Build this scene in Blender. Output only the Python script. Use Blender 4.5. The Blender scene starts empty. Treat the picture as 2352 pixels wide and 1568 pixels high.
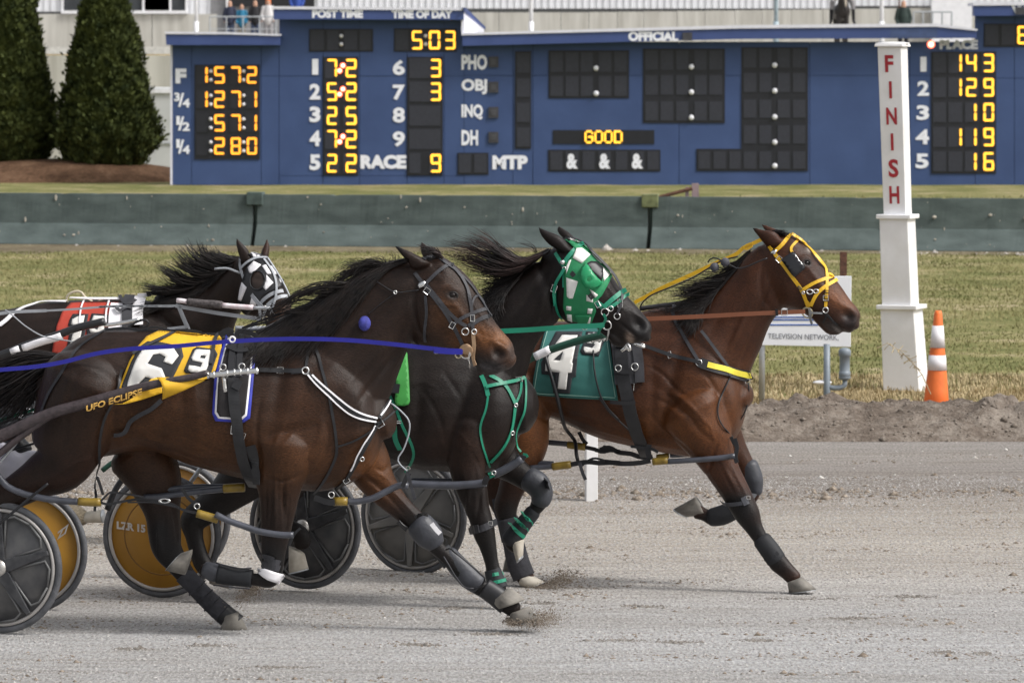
import bpy, bmesh, math, random
import numpy as np
from mathutils import Vector, Matrix, Quaternion
from mathutils.bvhtree import BVHTree
random.seed(7); rng = np.random.default_rng(7)
scn = bpy.context.scene
C = bpy.data.collections.new("racetrack"); scn.collection.children.link(C)

# ---------------- camera, sky, sun, exposure ----------------
FPX, CX, CY, HOR = 11438.0, 1176.0, 784.0, 119.4      # focal length, centre and horizon in a 2352 px wide view
CAM = Vector((0, -25, 2.9)); TH = math.atan((CY - HOR) / FPX)
cd = bpy.data.cameras.new("camera"); cam = bpy.data.objects.new("camera", cd); C.objects.link(cam); scn.camera = cam
cam.location = CAM; cam.rotation_euler = (math.pi / 2 - TH, 0, 0)
cd.sensor_width = 36; cd.lens = 36 * FPX / 2352; cd.clip_end = 2000
cd.dof.use_dof = True; cd.dof.focus_distance = 25.3; cd.dof.aperture_fstop = 11
world = bpy.data.worlds.new("World"); scn.world = world; world.use_nodes = True
wn = world.node_tree; bgn = wn.nodes["Background"]
sky = wn.nodes.new("ShaderNodeTexSky"); sky.sky_type = 'NISHITA'; sky.sun_disc = False
SUN_EL, SUN_AZ = 48, 25                                   # azimuth measured from +X (east) towards -Y (the camera side)
sky.sun_elevation = math.radians(SUN_EL); sky.sun_rotation = math.radians(90 + SUN_AZ)
sky.air_density = 1.0; sky.dust_density = 4.0
hs = wn.nodes.new("ShaderNodeHueSaturation"); hs.inputs["Saturation"].default_value = 0.22
wn.links.new(sky.outputs[0], hs.inputs["Color"]); wn.links.new(hs.outputs[0], bgn.inputs[0]); bgn.inputs[1].default_value = 0.13
sd = bpy.data.lights.new("sun", 'SUN'); sd.energy = 1.7; sd.angle = math.radians(11); sd.color = (1, .97, .93)
so = bpy.data.objects.new("sun", sd); C.objects.link(so)
sdir = Vector((math.cos(math.radians(SUN_EL)) * math.cos(math.radians(SUN_AZ)), -math.cos(math.radians(SUN_EL)) * math.sin(math.radians(SUN_AZ)), math.sin(math.radians(SUN_EL))))
so.rotation_euler = sdir.to_track_quat('Z', 'Y').to_euler(); so.location = (0, 0, 30)
scn.view_settings.view_transform = 'Standard'; scn.view_settings.look = 'None'
scn.view_settings.exposure = 0.5; scn.view_settings.gamma = 1.0; scn.view_settings.use_curve_mapping = False

# ---------------- view geometry ----------------
FW = Vector((0, math.cos(TH), -math.sin(TH))); UP = Vector((0, math.sin(TH), math.cos(TH))); RT = Vector((1, 0, 0))
def ray(u, v): return FW + RT * ((u - CX) / FPX) + UP * ((CY - v) / FPX)
def P(u, v, Y):
    d = ray(u, v); return CAM + d * ((Y - CAM.y) / d.y)
def G(u, v, z=0.0):
    d = ray(u, v); return CAM + d * ((z - CAM.z) / d.z)
def proj(X):
    d = X - np.array(CAM)
    z = d @ np.array(FW); return CX + FPX * (d @ np.array(RT)) / z, CY - FPX * (d @ np.array(UP)) / z
K = {0: (0, 0, 1 / .91875), 1: (850, 560, 3.92), 2: (1100, 540, 3.92), 3: (1550, 520, 3.0154), 4: (0, 900, 3.92), 5: (500, 900, 3.92), 6: (950, 880, 3.92),
     7: (1500, 950, 2.6133), 8: (0, 1150, 3.137), 9: (550, 1150, 3.485), 10: (1050, 1150, 3.485), 11: (0, 560, 3.92), 12: (350, 560, 3.92), 13: (1180, 540, 6.5333)}
K[0] = None
def k(n, pts):
    if not K[n]: return [tuple(p) for p in pts]
    x0, y0, s = K[n]; f = .91875
    return [((x0 + p[0] / s) * f, (y0 + p[1] / s) * f) + tuple(q * f / s for q in p[2:]) for p in pts]
def kr(n, r): return r if not K[n] else r * .91875 / K[n][2]

# ---------------- object helpers ----------------
def link(o, parent=None):
    C.objects.link(o)
    if parent: o.parent = parent
    return o
def tag(o, label=None, cat=None, group=None, kind=None):
    if label: o["label"] = label
    if cat: o["category"] = cat
    if group: o["group"] = group
    if kind: o["kind"] = kind
    return o
def root(name, loc, label, cat, group=None):
    o = bpy.data.objects.new(name, None); o.location = loc; o.empty_display_size = .2; C.objects.link(o)
    return tag(o, label, cat, group)
def mobj(name, verts, faces, m, parent=None, smooth=False):
    me = bpy.data.meshes.new(name); me.from_pydata([tuple(v) for v in verts], [], faces)
    if m: me.materials.append(m)
    if smooth: me.shade_smooth()
    me.update()
    o = bpy.data.objects.new(name, me); link(o)
    if parent: setp(o, parent)
    return o
def setp(o, parent):
    o.parent = parent
    M = Matrix.Identity(4); q = parent
    chain = []
    while q is not None: chain.append(q); q = q.parent
    for q in reversed(chain): M = M @ (q.matrix_parent_inverse @ Matrix.LocRotScale(q.location, q.rotation_euler, q.scale))
    o.matrix_parent_inverse = M.inverted()
class MB:
    def __init__(s): s.v = []; s.f = []
    def add(s, vs, fs):
        b = len(s.v); s.v += [Vector(v) for v in vs]; s.f += [tuple(b + i for i in f) for f in fs]; return s
    def box(s, c, size, R=None, bev=0):
        x, y, z = [q / 2 for q in size]; c = Vector(c)
        vs = [Vector((a, b, d)) for a in (-x, x) for b in (-y, y) for d in (-z, z)]
        if R is not None: vs = [R @ v for v in vs]
        return s.add([c + v for v in vs], [(0, 1, 3, 2), (4, 6, 7, 5), (0, 4, 5, 1), (2, 3, 7, 6), (0, 2, 6, 4), (1, 5, 7, 3)])
    def hexa(s, q, off):                       # quad q (4 points) extruded by off
        q = [Vector(p) for p in q]; b = [p + off for p in q]
        return s.add(q + b, [(0, 1, 2, 3), (7, 6, 5, 4), (0, 4, 5, 1), (1, 5, 6, 2), (2, 6, 7, 3), (3, 7, 4, 0)])
    def tube(s, pts, r, n=8, caps=True):
        pts = [Vector(p) for p in pts]; m = len(pts); rs = r if isinstance(r, (list, tuple)) else [r] * m
        N = None; b = len(s.v)
        for i, p in enumerate(pts):
            t = (pts[min(i + 1, m - 1)] - pts[max(i - 1, 0)]).normalized()
            if N is None: N = t.orthogonal().normalized()
            N = (N - t * N.dot(t)).normalized(); B = t.cross(N)
            for j in range(n):
                a = 2 * math.pi * j / n; s.v.append(p + (N * math.cos(a) + B * math.sin(a)) * rs[i])
        for i in range(m - 1):
            for j in range(n): s.f.append((b + i * n + j, b + i * n + (j + 1) % n, b + (i + 1) * n + (j + 1) % n, b + (i + 1) * n + j))
        if caps: s.f.append(tuple(b + j for j in reversed(range(n)))); s.f.append(tuple(b + (m - 1) * n + j for j in range(n)))
        return s
    def lathe(s, c, prof, n=24, ax=Vector((0, 0, 1))):       # prof: (radius, height along axis)
        ax = ax.normalized(); N = ax.orthogonal().normalized(); B = ax.cross(N); b = len(s.v); c = Vector(c)
        for r, h in prof:
            for j in range(n):
                a = 2 * math.pi * j / n; s.v.append(c + ax * h + (N * math.cos(a) + B * math.sin(a)) * r)
        for i in range(len(prof) - 1):
            for j in range(n): s.f.append((b + i * n + j, b + i * n + (j + 1) % n, b + (i + 1) * n + (j + 1) % n, b + (i + 1) * n + j))
        s.f.append(tuple(b + j for j in reversed(range(n)))); s.f.append(tuple(b + (len(prof) - 1) * n + j for j in range(n)))
        return s
    def torus(s, c, ax, R, r, n=20, m=6, sx=1.0):
        ax = ax.normalized(); N = Vector((0, 0, 1)); N = (N - ax * N.dot(ax)).normalized(); B = ax.cross(N); b = len(s.v); c = Vector(c)
        for i in range(n):
            a = 2 * math.pi * i / n; d = N * math.cos(a) + B * math.sin(a) * sx
            for j in range(m):
                t = 2 * math.pi * j / m; s.v.append(c + d * (R + r * math.cos(t)) + ax * r * math.sin(t))
        for i in range(n):
            for j in range(m): s.f.append((b + i * m + j, b + ((i + 1) % n) * m + j, b + ((i + 1) % n) * m + (j + 1) % m, b + i * m + (j + 1) % m))
        return s
    def ball(s, c, r, n=12, m=8, sc=(1, 1, 1)):
        c = Vector(c); b = len(s.v)
        for i in range(m + 1):
            t = math.pi * i / m
            for j in range(n):
                a = 2 * math.pi * j / n; s.v.append(c + Vector((math.sin(t) * math.cos(a) * sc[0], math.sin(t) * math.sin(a) * sc[1], math.cos(t) * sc[2])) * r)
        for i in range(m):
            for j in range(n): s.f.append((b + i * n + j, b + (i + 1) * n + j, b + (i + 1) * n + (j + 1) % n, b + i * n + (j + 1) % n))
        return s
    def obj(s, name, m, parent=None, smooth=False, bevel=0, norm=False):
        o = mobj(name, s.v, s.f, m, parent, smooth)
        if smooth or norm:
            bm = bmesh.new(); bm.from_mesh(o.data)
            if norm or smooth: bmesh.ops.remove_doubles(bm, verts=bm.verts, dist=1e-5); bmesh.ops.recalc_face_normals(bm, faces=bm.faces)
            bm.to_mesh(o.data); bm.free()
        if bevel:
            md = o.modifiers.new("bevel", 'BEVEL'); md.width = bevel; md.segments = 2; md.limit_method = 'ANGLE'
        return o

# ---------------- materials ----------------
MATS = {}
def mat(name, col, rough=.7, metal=0, var=.15, scale=8, bump=0, bscale=60, emit=None, estr=0, spec=.5, coat=0, col2=None, trans=0, stretch=None, sheen=0):
    if name in MATS: return MATS[name]
    m = bpy.data.materials.new(name); m.use_nodes = True; nt = m.node_tree; b = nt.nodes["Principled BSDF"]
    b.inputs["Roughness"].default_value = rough; b.inputs["Metallic"].default_value = metal; b.inputs["Specular IOR Level"].default_value = spec
    b.inputs["Coat Weight"].default_value = coat; b.inputs["Transmission Weight"].default_value = trans; b.inputs["Sheen Weight"].default_value = sheen
    tc = nt.nodes.new("ShaderNodeTexCoord"); src = tc.outputs["Object"]
    if stretch:
        mp = nt.nodes.new("ShaderNodeMapping"); mp.inputs["Scale"].default_value = stretch; nt.links.new(src, mp.inputs[0]); src = mp.outputs[0]
    no = nt.nodes.new("ShaderNodeTexNoise"); no.inputs["Scale"].default_value = scale; no.inputs["Detail"].default_value = 6; nt.links.new(src, no.inputs[0])
    rp = nt.nodes.new("ShaderNodeValToRGB"); c2 = col2 or tuple(min(1, c * (1 + var)) for c in col); c1 = tuple(c * (1 - var) for c in col) if not col2 else col
    rp.color_ramp.elements[0].color = (*c1, 1); rp.color_ramp.elements[1].color = (*c2, 1); rp.color_ramp.elements[0].position = .32; rp.color_ramp.elements[1].position = .68
    nt.links.new(no.outputs["Fac"], rp.inputs[0]); nt.links.new(rp.outputs[0], b.inputs["Base Color"])
    if bump:
        n2 = nt.nodes.new("ShaderNodeTexNoise"); n2.inputs["Scale"].default_value = bscale; n2.inputs["Detail"].default_value = 4; nt.links.new(src, n2.inputs[0])
        bp = nt.nodes.new("ShaderNodeBump"); bp.inputs["Strength"].default_value = min(1, bump); bp.inputs["Distance"].default_value = .01 * max(1, bump); nt.links.new(n2.outputs["Fac"], bp.inputs["Height"]); nt.links.new(bp.outputs[0], b.inputs["Normal"])
    if emit: b.inputs["Emission Color"].default_value = (*emit, 1); b.inputs["Emission Strength"].default_value = estr
    MATS[name] = m; return m

def text_verts(s, bold=0.0, space=1.0):
    cu = bpy.data.curves.new("t", 'FONT'); cu.body = s; cu.offset = bold; cu.space_character = space; cu.resolution_u = 3
    o = bpy.data.objects.new("t", cu); C.objects.link(o); bpy.context.view_layer.update()
    me = bpy.data.meshes.new_from_object(o.evaluated_get(bpy.context.evaluated_depsgraph_get()))
    vs = np.array([v.co[:2] for v in me.vertices]); fs = [tuple(p.vertices) for p in me.polygons]
    bpy.data.objects.remove(o); bpy.data.curves.remove(cu); bpy.data.meshes.remove(me)
    mn, mx = vs.min(0), vs.max(0); return (vs - mn) / (mx - mn), fs
def text_quad(name, s, q, m, parent, bold=.02, space=1.0, thick=None, kindname=None):
    """flat lettering filling the quad q = (top-left, top-right, bottom-right, bottom-left)"""
    vs, fs = text_verts(s, bold, space); tl, tr, br, bl = [Vector(p) for p in q]
    out = [(bl * (1 - x) + br * x) * (1 - y) + (tl * (1 - x) + tr * x) * y for x, y in vs]
    o = mobj(name, out, fs, m, parent)
    if thick:
        md = o.modifiers.new("thick", 'SOLIDIFY'); md.thickness = thick; md.offset = 0
    return o
# ================= setting =================
def ground_mat(name, stops, s1, s2, s3, bumpd, stretch=(1, 1, 1), fine=300):
    m = bpy.data.materials.new(name); m.use_nodes = True; nt = m.node_tree; b = nt.nodes["Principled BSDF"]; b.inputs["Roughness"].default_value = .95; b.inputs["Specular IOR Level"].default_value = .15
    tc = nt.nodes.new("ShaderNodeTexCoord"); mp = nt.nodes.new("ShaderNodeMapping"); mp.inputs["Scale"].default_value = stretch; nt.links.new(tc.outputs["Object"], mp.inputs[0])
    ns = []
    for sc, det, src in ((s1, 3, mp.outputs[0]), (s2, 8, mp.outputs[0]), (s3, 3, tc.outputs["Object"])):
        n = nt.nodes.new("ShaderNodeTexNoise"); n.inputs["Scale"].default_value = sc; n.inputs["Detail"].default_value = det; n.inputs["Roughness"].default_value = .65; nt.links.new(src, n.inputs[0]); ns.append(n)
    def mathn(op, a, b2):
        q = nt.nodes.new("ShaderNodeMath"); q.operation = op
        for i, x in enumerate((a, b2)):
            if isinstance(x, (int, float)): q.inputs[i].default_value = x
            else: nt.links.new(x, q.inputs[i])
        return q.outputs[0]
    v = mathn('ADD', mathn('ADD', mathn('MULTIPLY', ns[0].outputs["Fac"], .35), mathn('MULTIPLY', ns[1].outputs["Fac"], .35)), mathn('MULTIPLY', ns[2].outputs["Fac"], .3))
    rp = nt.nodes.new("ShaderNodeValToRGB"); el = rp.color_ramp.elements
    el[0].position, el[0].color = stops[0][0], (*stops[0][1], 1); el[1].position, el[1].color = stops[-1][0], (*stops[-1][1], 1)
    for p, c in stops[1:-1]: e = el.new(p); e.color = (*c, 1)
    nt.links.new(v, rp.inputs[0]); nt.links.new(rp.outputs[0], b.inputs["Base Color"])
    n2 = nt.nodes.new("ShaderNodeTexNoise"); n2.inputs["Scale"].default_value = fine; n2.inputs["Detail"].default_value = 3; nt.links.new(tc.outputs["Object"], n2.inputs[0])
    bp = nt.nodes.new("ShaderNodeBump"); bp.inputs["Distance"].default_value = bumpd; bp.inputs["Strength"].default_value = .8; nt.links.new(mathn('ADD', n2.outputs["Fac"], ns[1].outputs["Fac"]), bp.inputs["Height"]); nt.links.new(bp.outputs[0], b.inputs["Normal"])
    return m
M_track = ground_mat("limestone screenings", [(.36, (.235, .21, .185)), (.44, (.33, .31, .285)), (.52, (.415, .40, .385)), (.64, (.50, .49, .48))], .3, 4, 90, .012, (.35, 2.2, 1), 220)
def track_bands(m):
    nt = m.node_tree; b = nt.nodes["Principled BSDF"]; src = b.inputs["Base Color"].links[0].from_socket
    tc = nt.nodes.new("ShaderNodeTexCoord"); sx = nt.nodes.new("ShaderNodeSeparateXYZ"); nt.links.new(tc.outputs["Object"], sx.inputs[0])
    mp = nt.nodes.new("ShaderNodeMapping"); mp.inputs["Scale"].default_value = (.25, .8, 1); nt.links.new(tc.outputs["Object"], mp.inputs[0])
    n = nt.nodes.new("ShaderNodeTexNoise"); n.inputs["Scale"].default_value = 1.3; n.inputs["Detail"].default_value = 6; nt.links.new(mp.outputs[0], n.inputs[0])
    a = nt.nodes.new("ShaderNodeMath"); a.operation = 'MULTIPLY_ADD'; a.inputs[1].default_value = 1.6; nt.links.new(n.outputs["Fac"], a.inputs[0]); nt.links.new(sx.outputs["Y"], a.inputs[2])
    mr = nt.nodes.new("ShaderNodeMapRange"); mr.inputs[1].default_value = -3; mr.inputs[2].default_value = 14; nt.links.new(a.outputs[0], mr.inputs[0])
    rp = nt.nodes.new("ShaderNodeValToRGB"); el = rp.color_ramp.elements; Y = lambda y: (y + .8 + 3) / 17
    el[0].position, el[0].color = 0, (.97, 1.0, 1.04, 1); el[1].position, el[1].color = 1, (.55, .53, .52, 1)
    for y, c in ((.8, (1.0, 1.01, 1.03)), (2.6, (1.06, 1.02, .97)), (4.4, (1.0, .94, .86)), (5.6, (.95, .89, .81)), (6.9, (.84, .78, .71)), (7.7, (.63, .58, .54)), (9.6, (.66, .62, .59)), (10.8, (.74, .70, .66))): e = el.new(Y(y)); e.color = (*c, 1)
    nt.links.new(mr.outputs[0], rp.inputs[0]); mx = nt.nodes.new("ShaderNodeMix"); mx.data_type = 'RGBA'; mx.blend_type = 'MULTIPLY'; mx.inputs[0].default_value = 1
    nt.links.new(src, mx.inputs[6]); nt.links.new(rp.outputs[0], mx.inputs[7])
    # fine grain of the screenings
    mg = nt.nodes.new("ShaderNodeMapping"); mg.inputs["Scale"].default_value = (62, 13, 1); nt.links.new(tc.outputs["Object"], mg.inputs[0]); g = nt.nodes.new("ShaderNodeTexNoise"); g.inputs["Scale"].default_value = 1; g.inputs["Detail"].default_value = 3; nt.links.new(mg.outputs[0], g.inputs[0])
    gr = nt.nodes.new("ShaderNodeMapRange"); gr.inputs[1].default_value = .3; gr.inputs[2].default_value = .7; gr.inputs[3].default_value = .66; gr.inputs[4].default_value = 1.30; nt.links.new(g.outputs["Fac"], gr.inputs[0])
    vm = nt.nodes.new("ShaderNodeVectorMath"); vm.operation = 'SCALE'; nt.links.new(mx.outputs[2], vm.inputs[0]); nt.links.new(gr.outputs[0], vm.inputs["Scale"]); nt.links.new(vm.outputs[0], b.inputs["Base Color"])
track_bands(M_track)
M_lane = ground_mat("packed stone dust", [(.38, (.135, .118, .108)), (.5, (.20, .18, .165)), (.62, (.31, .28, .255))], .3, 2.5, 70, .006, (.12, 3.0, 1), 160)
M_grass = ground_mat("dormant turf", [(.38, (.085, .098, .030)), (.46, (.15, .158, .055)), (.53, (.24, .22, .095)), (.58, (.37, .31, .185)), (.66, (.44, .37, .25))], .45, 1.4, 14, .03, (1, 1, 1), 40)
M_straw = ground_mat("dry straw turf", [(.36, (.16, .12, .055)), (.48, (.30, .235, .12)), (.62, (.48, .38, .23))], .5, 3, 22, .03, (1, 1, 1), 40)
M_dirt = ground_mat("track dirt", [(.36, (.07, .053, .041)), (.48, (.14, .113, .092)), (.62, (.26, .225, .19))], 1.5, 7, 30, .02, (1, 1, 1), 50)
M_mulch = ground_mat("bark mulch", [(.38, (.06, .032, .018)), (.5, (.14, .078, .045)), (.62, (.24, .145, .09))], 2, 9, 25, .03)

def sheet(name, x0, x1, y0, y1, z, m, nx=1, ny=1, fz=None):
    vs = []; fs = []
    for j in range(ny + 1):
        for i in range(nx + 1):
            x = x0 + (x1 - x0) * i / nx; y = y0 + (y1 - y0) * j / ny; vs.append((x, y, z + (fz(x, y) if fz else 0)))
    for j in range(ny):
        for i in range(nx): a = j * (nx + 1) + i; fs.append((a, a + 1, a + nx + 2, a + nx + 1))
    o = mobj(name, vs, fs, m, smooth=True); o["kind"] = "structure"; return o
def fbm(x, y, s, seed=0, o=4):
    from mathutils import noise
    return noise.fractal(Vector((x * s + seed * 7.3, y * s, seed)), 1.0, 2.0, o)
sheet("ground", -600, 600, -120, 1200, -.03, M_grass)
sheet("racetrack", -60, 60, -60, 12.6, 0, M_track, 1, 1)
sheet("infield_grass", -60, 60, 12.2, 96, .012, M_grass, 240, 120, lambda x, y: .02 * fbm(x, y, .5, 3))
sheet("dry_grass_strip", -30, 30, 12.9, 18.5, .02, M_straw, 160, 40, lambda x, y: .035 * fbm(x, y, 1.3, 5) - .05 * max(0, (y - 17) / 1.5))

# the ploughed-up dirt ridge beside the lane
def berm_z(x, y):
    t = (y - 12.0) / 1.9
    if t < 0 or t > 1: return -.05
    prof = math.sin(math.pi * min(1, t * 1.02)) ** .8
    base = .25 + .05 * fbm(x, 0, .6, 9)
    from mathutils import noise
    vd = noise.voronoi(Vector((x * 3.0 + .4 * fbm(x, y, 2, 6), y * 3.0, 3.1)))[0][0]; v2 = noise.voronoi(Vector((x * 8.0, y * 8.0, 1.1)))[0][0]
    return prof * (base + .06 * fbm(x, y, 1.6, 1) + .16 * max(0, .42 - vd) + .05 * max(0, .4 - v2) + .02 * fbm(x, y, 14, 4)) - .02
o = sheet("dirt_ridge", -10, 10, 12.0, 13.9, 0, M_dirt, 900, 90, berm_z); 

def scatter(name, n, fpos, fsize, m, kind="stuff", sq=(1, 1, .6)):
    base = np.array([(1, 0, 0), (-1, 0, 0), (0, 1, 0), (0, -1, 0), (0, 0, 1), (0, 0, -1)], float)
    fb = np.array([(0, 2, 4), (2, 1, 4), (1, 3, 4), (3, 0, 4), (2, 0, 5), (1, 2, 5), (3, 1, 5), (0, 3, 5)])
    pos = fpos(n); n = len(pos); sz = fsize(n); V = base[None] * (rng.uniform(.6, 1.25, (n, 6, 1))) * np.array(sq)
    a = rng.uniform(0, 6.28, n); ca, sa = np.cos(a)[:, None], np.sin(a)[:, None]
    X = V[:, :, 0] * ca - V[:, :, 1] * sa; Y = V[:, :, 0] * sa + V[:, :, 1] * ca
    V = np.stack([X, Y, V[:, :, 2]], 2) * sz[:, None, None] + pos[:, None, :]
    F = fb[None] + 6 * np.arange(n)[:, None, None]
    me = bpy.data.meshes.new(name); me.vertices.add(6 * n); me.vertices.foreach_set("co", V.ravel()); me.loops.add(24 * n); me.polygons.add(8 * n)
    me.loops.foreach_set("vertex_index", F.ravel().astype(np.int32)); me.polygons.foreach_set("loop_start", np.arange(0, 24 * n, 3, dtype=np.int32)); me.update(calc_edges=True); me.materials.append(m)
    o = bpy.data.objects.new(name, me); link(o); o["kind"] = kind; return o
def visible_xy(n, d0, d1, margin=1.08):
    # uniform on the ground within the strip of track in front of the lens
    y = np.sqrt(rng.uniform(d0 ** 2, d1 ** 2, n)); x = rng.uniform(-1, 1, n) * y * (1176 / FPX) * margin
    return np.stack([x, y - 25, np.zeros(n)], 1)
def stone_mat(name, c1, c2):
    m = mat(name, c1, rough=.95, col2=c2, scale=45, spec=.2); return m
M_stone = stone_mat("stone chips", (.22, .205, .19), (.52, .505, .49))
M_clod = stone_mat("dirt clods", (.11, .085, .065), (.34, .29, .235))
scatter("gravel", 130000, lambda n: visible_xy(n, 22.5, 34), lambda n: rng.gamma(3.0, .0012, n) + .0016, M_stone)
def crumbs(n):
    p = visible_xy(n, 22.5, 36); w = np.array([fbm(a[0], a[1] * 3.0, .7, 11) for a in p]); return p[w > .2]
scatter("dirt_crumbs", 26000, crumbs, lambda n: rng.gamma(2.0, .003, n) + .002, M_clod)
def clodline(n):
    x = rng.uniform(-6, 6, n); y = 7.55 + rng.normal(0, .26, n); return np.stack([x, y, np.zeros(n)], 1)
scatter("loose_clods", 3600, clodline, lambda n: rng.gamma(1.1, .008, n) + .003, M_clod)
def ridgeclods(n):
    x = rng.uniform(-6, 7, n); y = rng.uniform(12.0, 13.6, n); return np.array([(a, b, berm_z(a, b)) for a, b in zip(x, y)])
scatter("ridge_clods", 4200, ridgeclods, lambda n: np.minimum(.05, rng.gamma(1.4, .006, n) + .004), stone_mat("ridge lumps", (.09, .07, .056), (.26, .225, .19)), sq=(1, 1, .8))
def lanestones(n):
    p = visible_xy(n, 33, 37.5); return p
scatter("lane_stones", 160, lanestones, lambda n: rng.gamma(1.5, .004, n) + .003, stone_mat("pale stones", (.35, .32, .28), (.7, .68, .65)))

# turf blades
def blades(name, n, fpos, L, W, m, lean=.6):
    pos = fpos(n); n = len(pos); a = rng.uniform(0, 6.28, n); le = rng.uniform(.5, 1.3, n) * L; ln = rng.uniform(.1, 1, n) * lean
    d = np.stack([np.cos(a), np.sin(a), np.zeros(n)], 1); w = np.stack([-np.sin(a), np.cos(a), np.zeros(n)], 1) * W
    z = np.array([0, 0, 1.0])
    p1 = pos - w; p2 = pos + w; mid = pos + d * (le * ln * .35)[:, None] + z * (le * .6)[:, None]; tip = pos + d * (le * ln)[:, None] + z * (le * np.sqrt(np.maximum(.05, 1 - ln ** 2)))[:, None]
    V = np.stack([p1, p2, mid + w * .7, mid - w * .7, tip], 1); F = []
    me = bpy.data.meshes.new(name); me.vertices.add(5 * n); me.vertices.foreach_set("co", V.ravel())
    idx = np.array([0, 1, 2, 3, 3, 2, 4])[None] + 5 * np.arange(n)[:, None]
    me.loops.add(7 * n); me.polygons.add(2 * n); me.loops.foreach_set("vertex_index", idx.ravel().astype(np.int32))
    ls = np.stack([7 * np.arange(n), 7 * np.arange(n) + 4], 1); me.polygons.foreach_set("loop_start", ls.ravel().astype(np.int32)); me.update(calc_edges=True); me.materials.append(m)
    o = bpy.data.objects.new(name, me); link(o); o["kind"] = "stuff"; return o
M_bl = mat("green blades", (.09, .108, .030), .9, col2=(.34, .30, .15), scale=.5, spec=.2)
M_bs = mat("straw blades", (.22, .165, .08), .9, col2=(.55, .45, .28), scale=2.5, spec=.2)
def gp(d0, d1, z=.012):
    def f(n):
        p = visible_xy(n, d0, d1); p[:, 2] = z; return p
    return f
blades("turf_grass", 90000, gp(43.0, 72), .032, .006, M_bl, 1.0)
blades("dry_grass", 42000, gp(38.6, 44.2, .02), .055, .0045, M_bs, 1.0)
blades("grass_behind_barrier", 16000, gp(75, 99), .06, .012, M_bl, .9)
def tuftpos(n):
    cx = np.array([5.15, 5.35, 5.6, 4.95, 6.05, 3.4, 4.1, 2.9, 6.3]); i = rng.integers(0, len(cx), n)
    return np.stack([cx[i] * .97 + rng.normal(0, .09, n), 14.6 + rng.normal(0, .3, n), np.full(n, .02)], 1)
blades("grass_tufts", 2400, tuftpos, .16, .005, M_bs, .9)

# ---------------- concrete barriers ----------------
M_bar = mat("green painted concrete", (.058, .078, .075), .8, col2=(.105, .135, .130), scale=2.2, bump=.3, bscale=18, stretch=(1, 1, 2.5))
M_barp = mat("worn green paint top", (.075, .105, .098), .8, var=.3, scale=7)
M_conc = mat("bare concrete chips", (.38, .35, .30), .9, var=.4, scale=9, bump=.5)
M_rust = mat("rusted steel", (.10, .045, .028), .85, var=.4, scale=30, bump=.3)
M_gap = mat("dark green channel", (.02, .035, .03), .8)
yl = G(0, 566).y; yr = G(2352, 584).y
xl = G(0, 566).x; xr = G(2352, 584).x
bdir = Vector((xr - xl, yr - yl, 0)).normalized(); bnor = Vector((bdir.y, -bdir.x, 0))
bprof = [(.30, 0), (.30, .06), (.115, .36), (.075, .80), (-.075, .80), (-.115, .36), (-.30, .06), (-.30, 0)]
joints = []
for u in (607, 1517):
    t = (u - 0) / 2352; joints.append(Vector((xl, yl, 0)) * (1 - t) + Vector((xr, yr, 0)) * t)
seg = (joints[1] - joints[0]).length
labs = {-1: "long green barrier section at the left edge under the hooded horse", 0: "middle green concrete barrier section between the two joints", 1: "right green concrete barrier section behind the finish post"}
for i in (-1, 0, 1):
    a = joints[0] + bdir * (seg * i + .035); b = joints[0] + bdir * (seg * (i + 1) - .035)
    r = root("concrete_barrier", (a + b) / 2, labs[i], "barrier", "green concrete barriers along the infield")
    mb = MB(); NX = 90; n = len(bprof); off = len(mb.v)
    for q in range(NX + 1):
        t = q / NX; c = a.lerp(b, t)
        for j, (d, z) in enumerate(bprof):
            w = .012 * fbm(t * 6, j, 2.3, 20 + i)
            zz = z - (.03 * max(0, fbm(t * 9, 1, 2, 30 + i) - .25) if j in (3, 4) else 0)
            mb.v.append(c - bnor * 0 + bnor * (d + w) + Vector((0, 0, zz)))
    for q in range(NX):
        for j in range(n): mb.f.append((q * n + j, q * n + (j + 1) % n, (q + 1) * n + (j + 1) % n, (q + 1) * n + j))
    mb.f.append(tuple(range(n))[::-1]); mb.f.append(tuple(NX * n + j for j in range(n)))
    ob = mb.obj("barrier_body", M_bar, r, norm=True)
    # chips and pale scars on its face
    cb = MB()
    for q in range(26):
        t = rng.uniform(.02, .98); z = rng.uniform(.08, .78); d = np.interp(z, [.06, .36, .8], [.30, .115, .075]) + .004; c = a.lerp(b, t) + bnor * (d + .01) + Vector((0, 0, z)); s_ = rng.gamma(2, .0035) + .003
        cb.ball(c, s_, 6, 4, (1.2, .5, .9 if rng.random() < .8 else 3))
    o = cb.obj("paint_chips", M_conc, r); o["kind"] = "stuff"
# joint cover plates and rusty bar
for i, J in enumerate(joints):
    r = root("joint_bracket", J + bnor * .1, ["dark green steel bracket over the left barrier joint", "pale worn bracket over the right barrier joint below the rusty bar"][i], "bracket", "brackets over the barrier joints")
    mb = MB(); R = Matrix.Rotation(math.atan2(bdir.y, bdir.x), 3, 'Z')
    mb.box(J + Vector((0, 0, .74)) + bnor * .04, (.24, .19, .19), R); mb.obj("cap_plate", [M_gap, mat("pale green paint", (.17, .19, .09), .8, var=.4)][i] if i else M_barp, r, bevel=.01)
    mb = MB(); mb.box(J + Vector((.05, 0, .33)), (.12, .16, .62), R); mb.obj("channel", M_gap, r)
J = joints[1]
r = root("rusty_bar", J + Vector((.3, 0, .8)), "rusty steel bar with a hinge block lying on top of the barrier", "steel bar")
mb = MB(); a = P(1495, 458, J.y - .05); b = P(1590, 433, J.y - .05); mb.tube([a, b], .028, 6); mb.obj("bar", M_rust, r)
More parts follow.
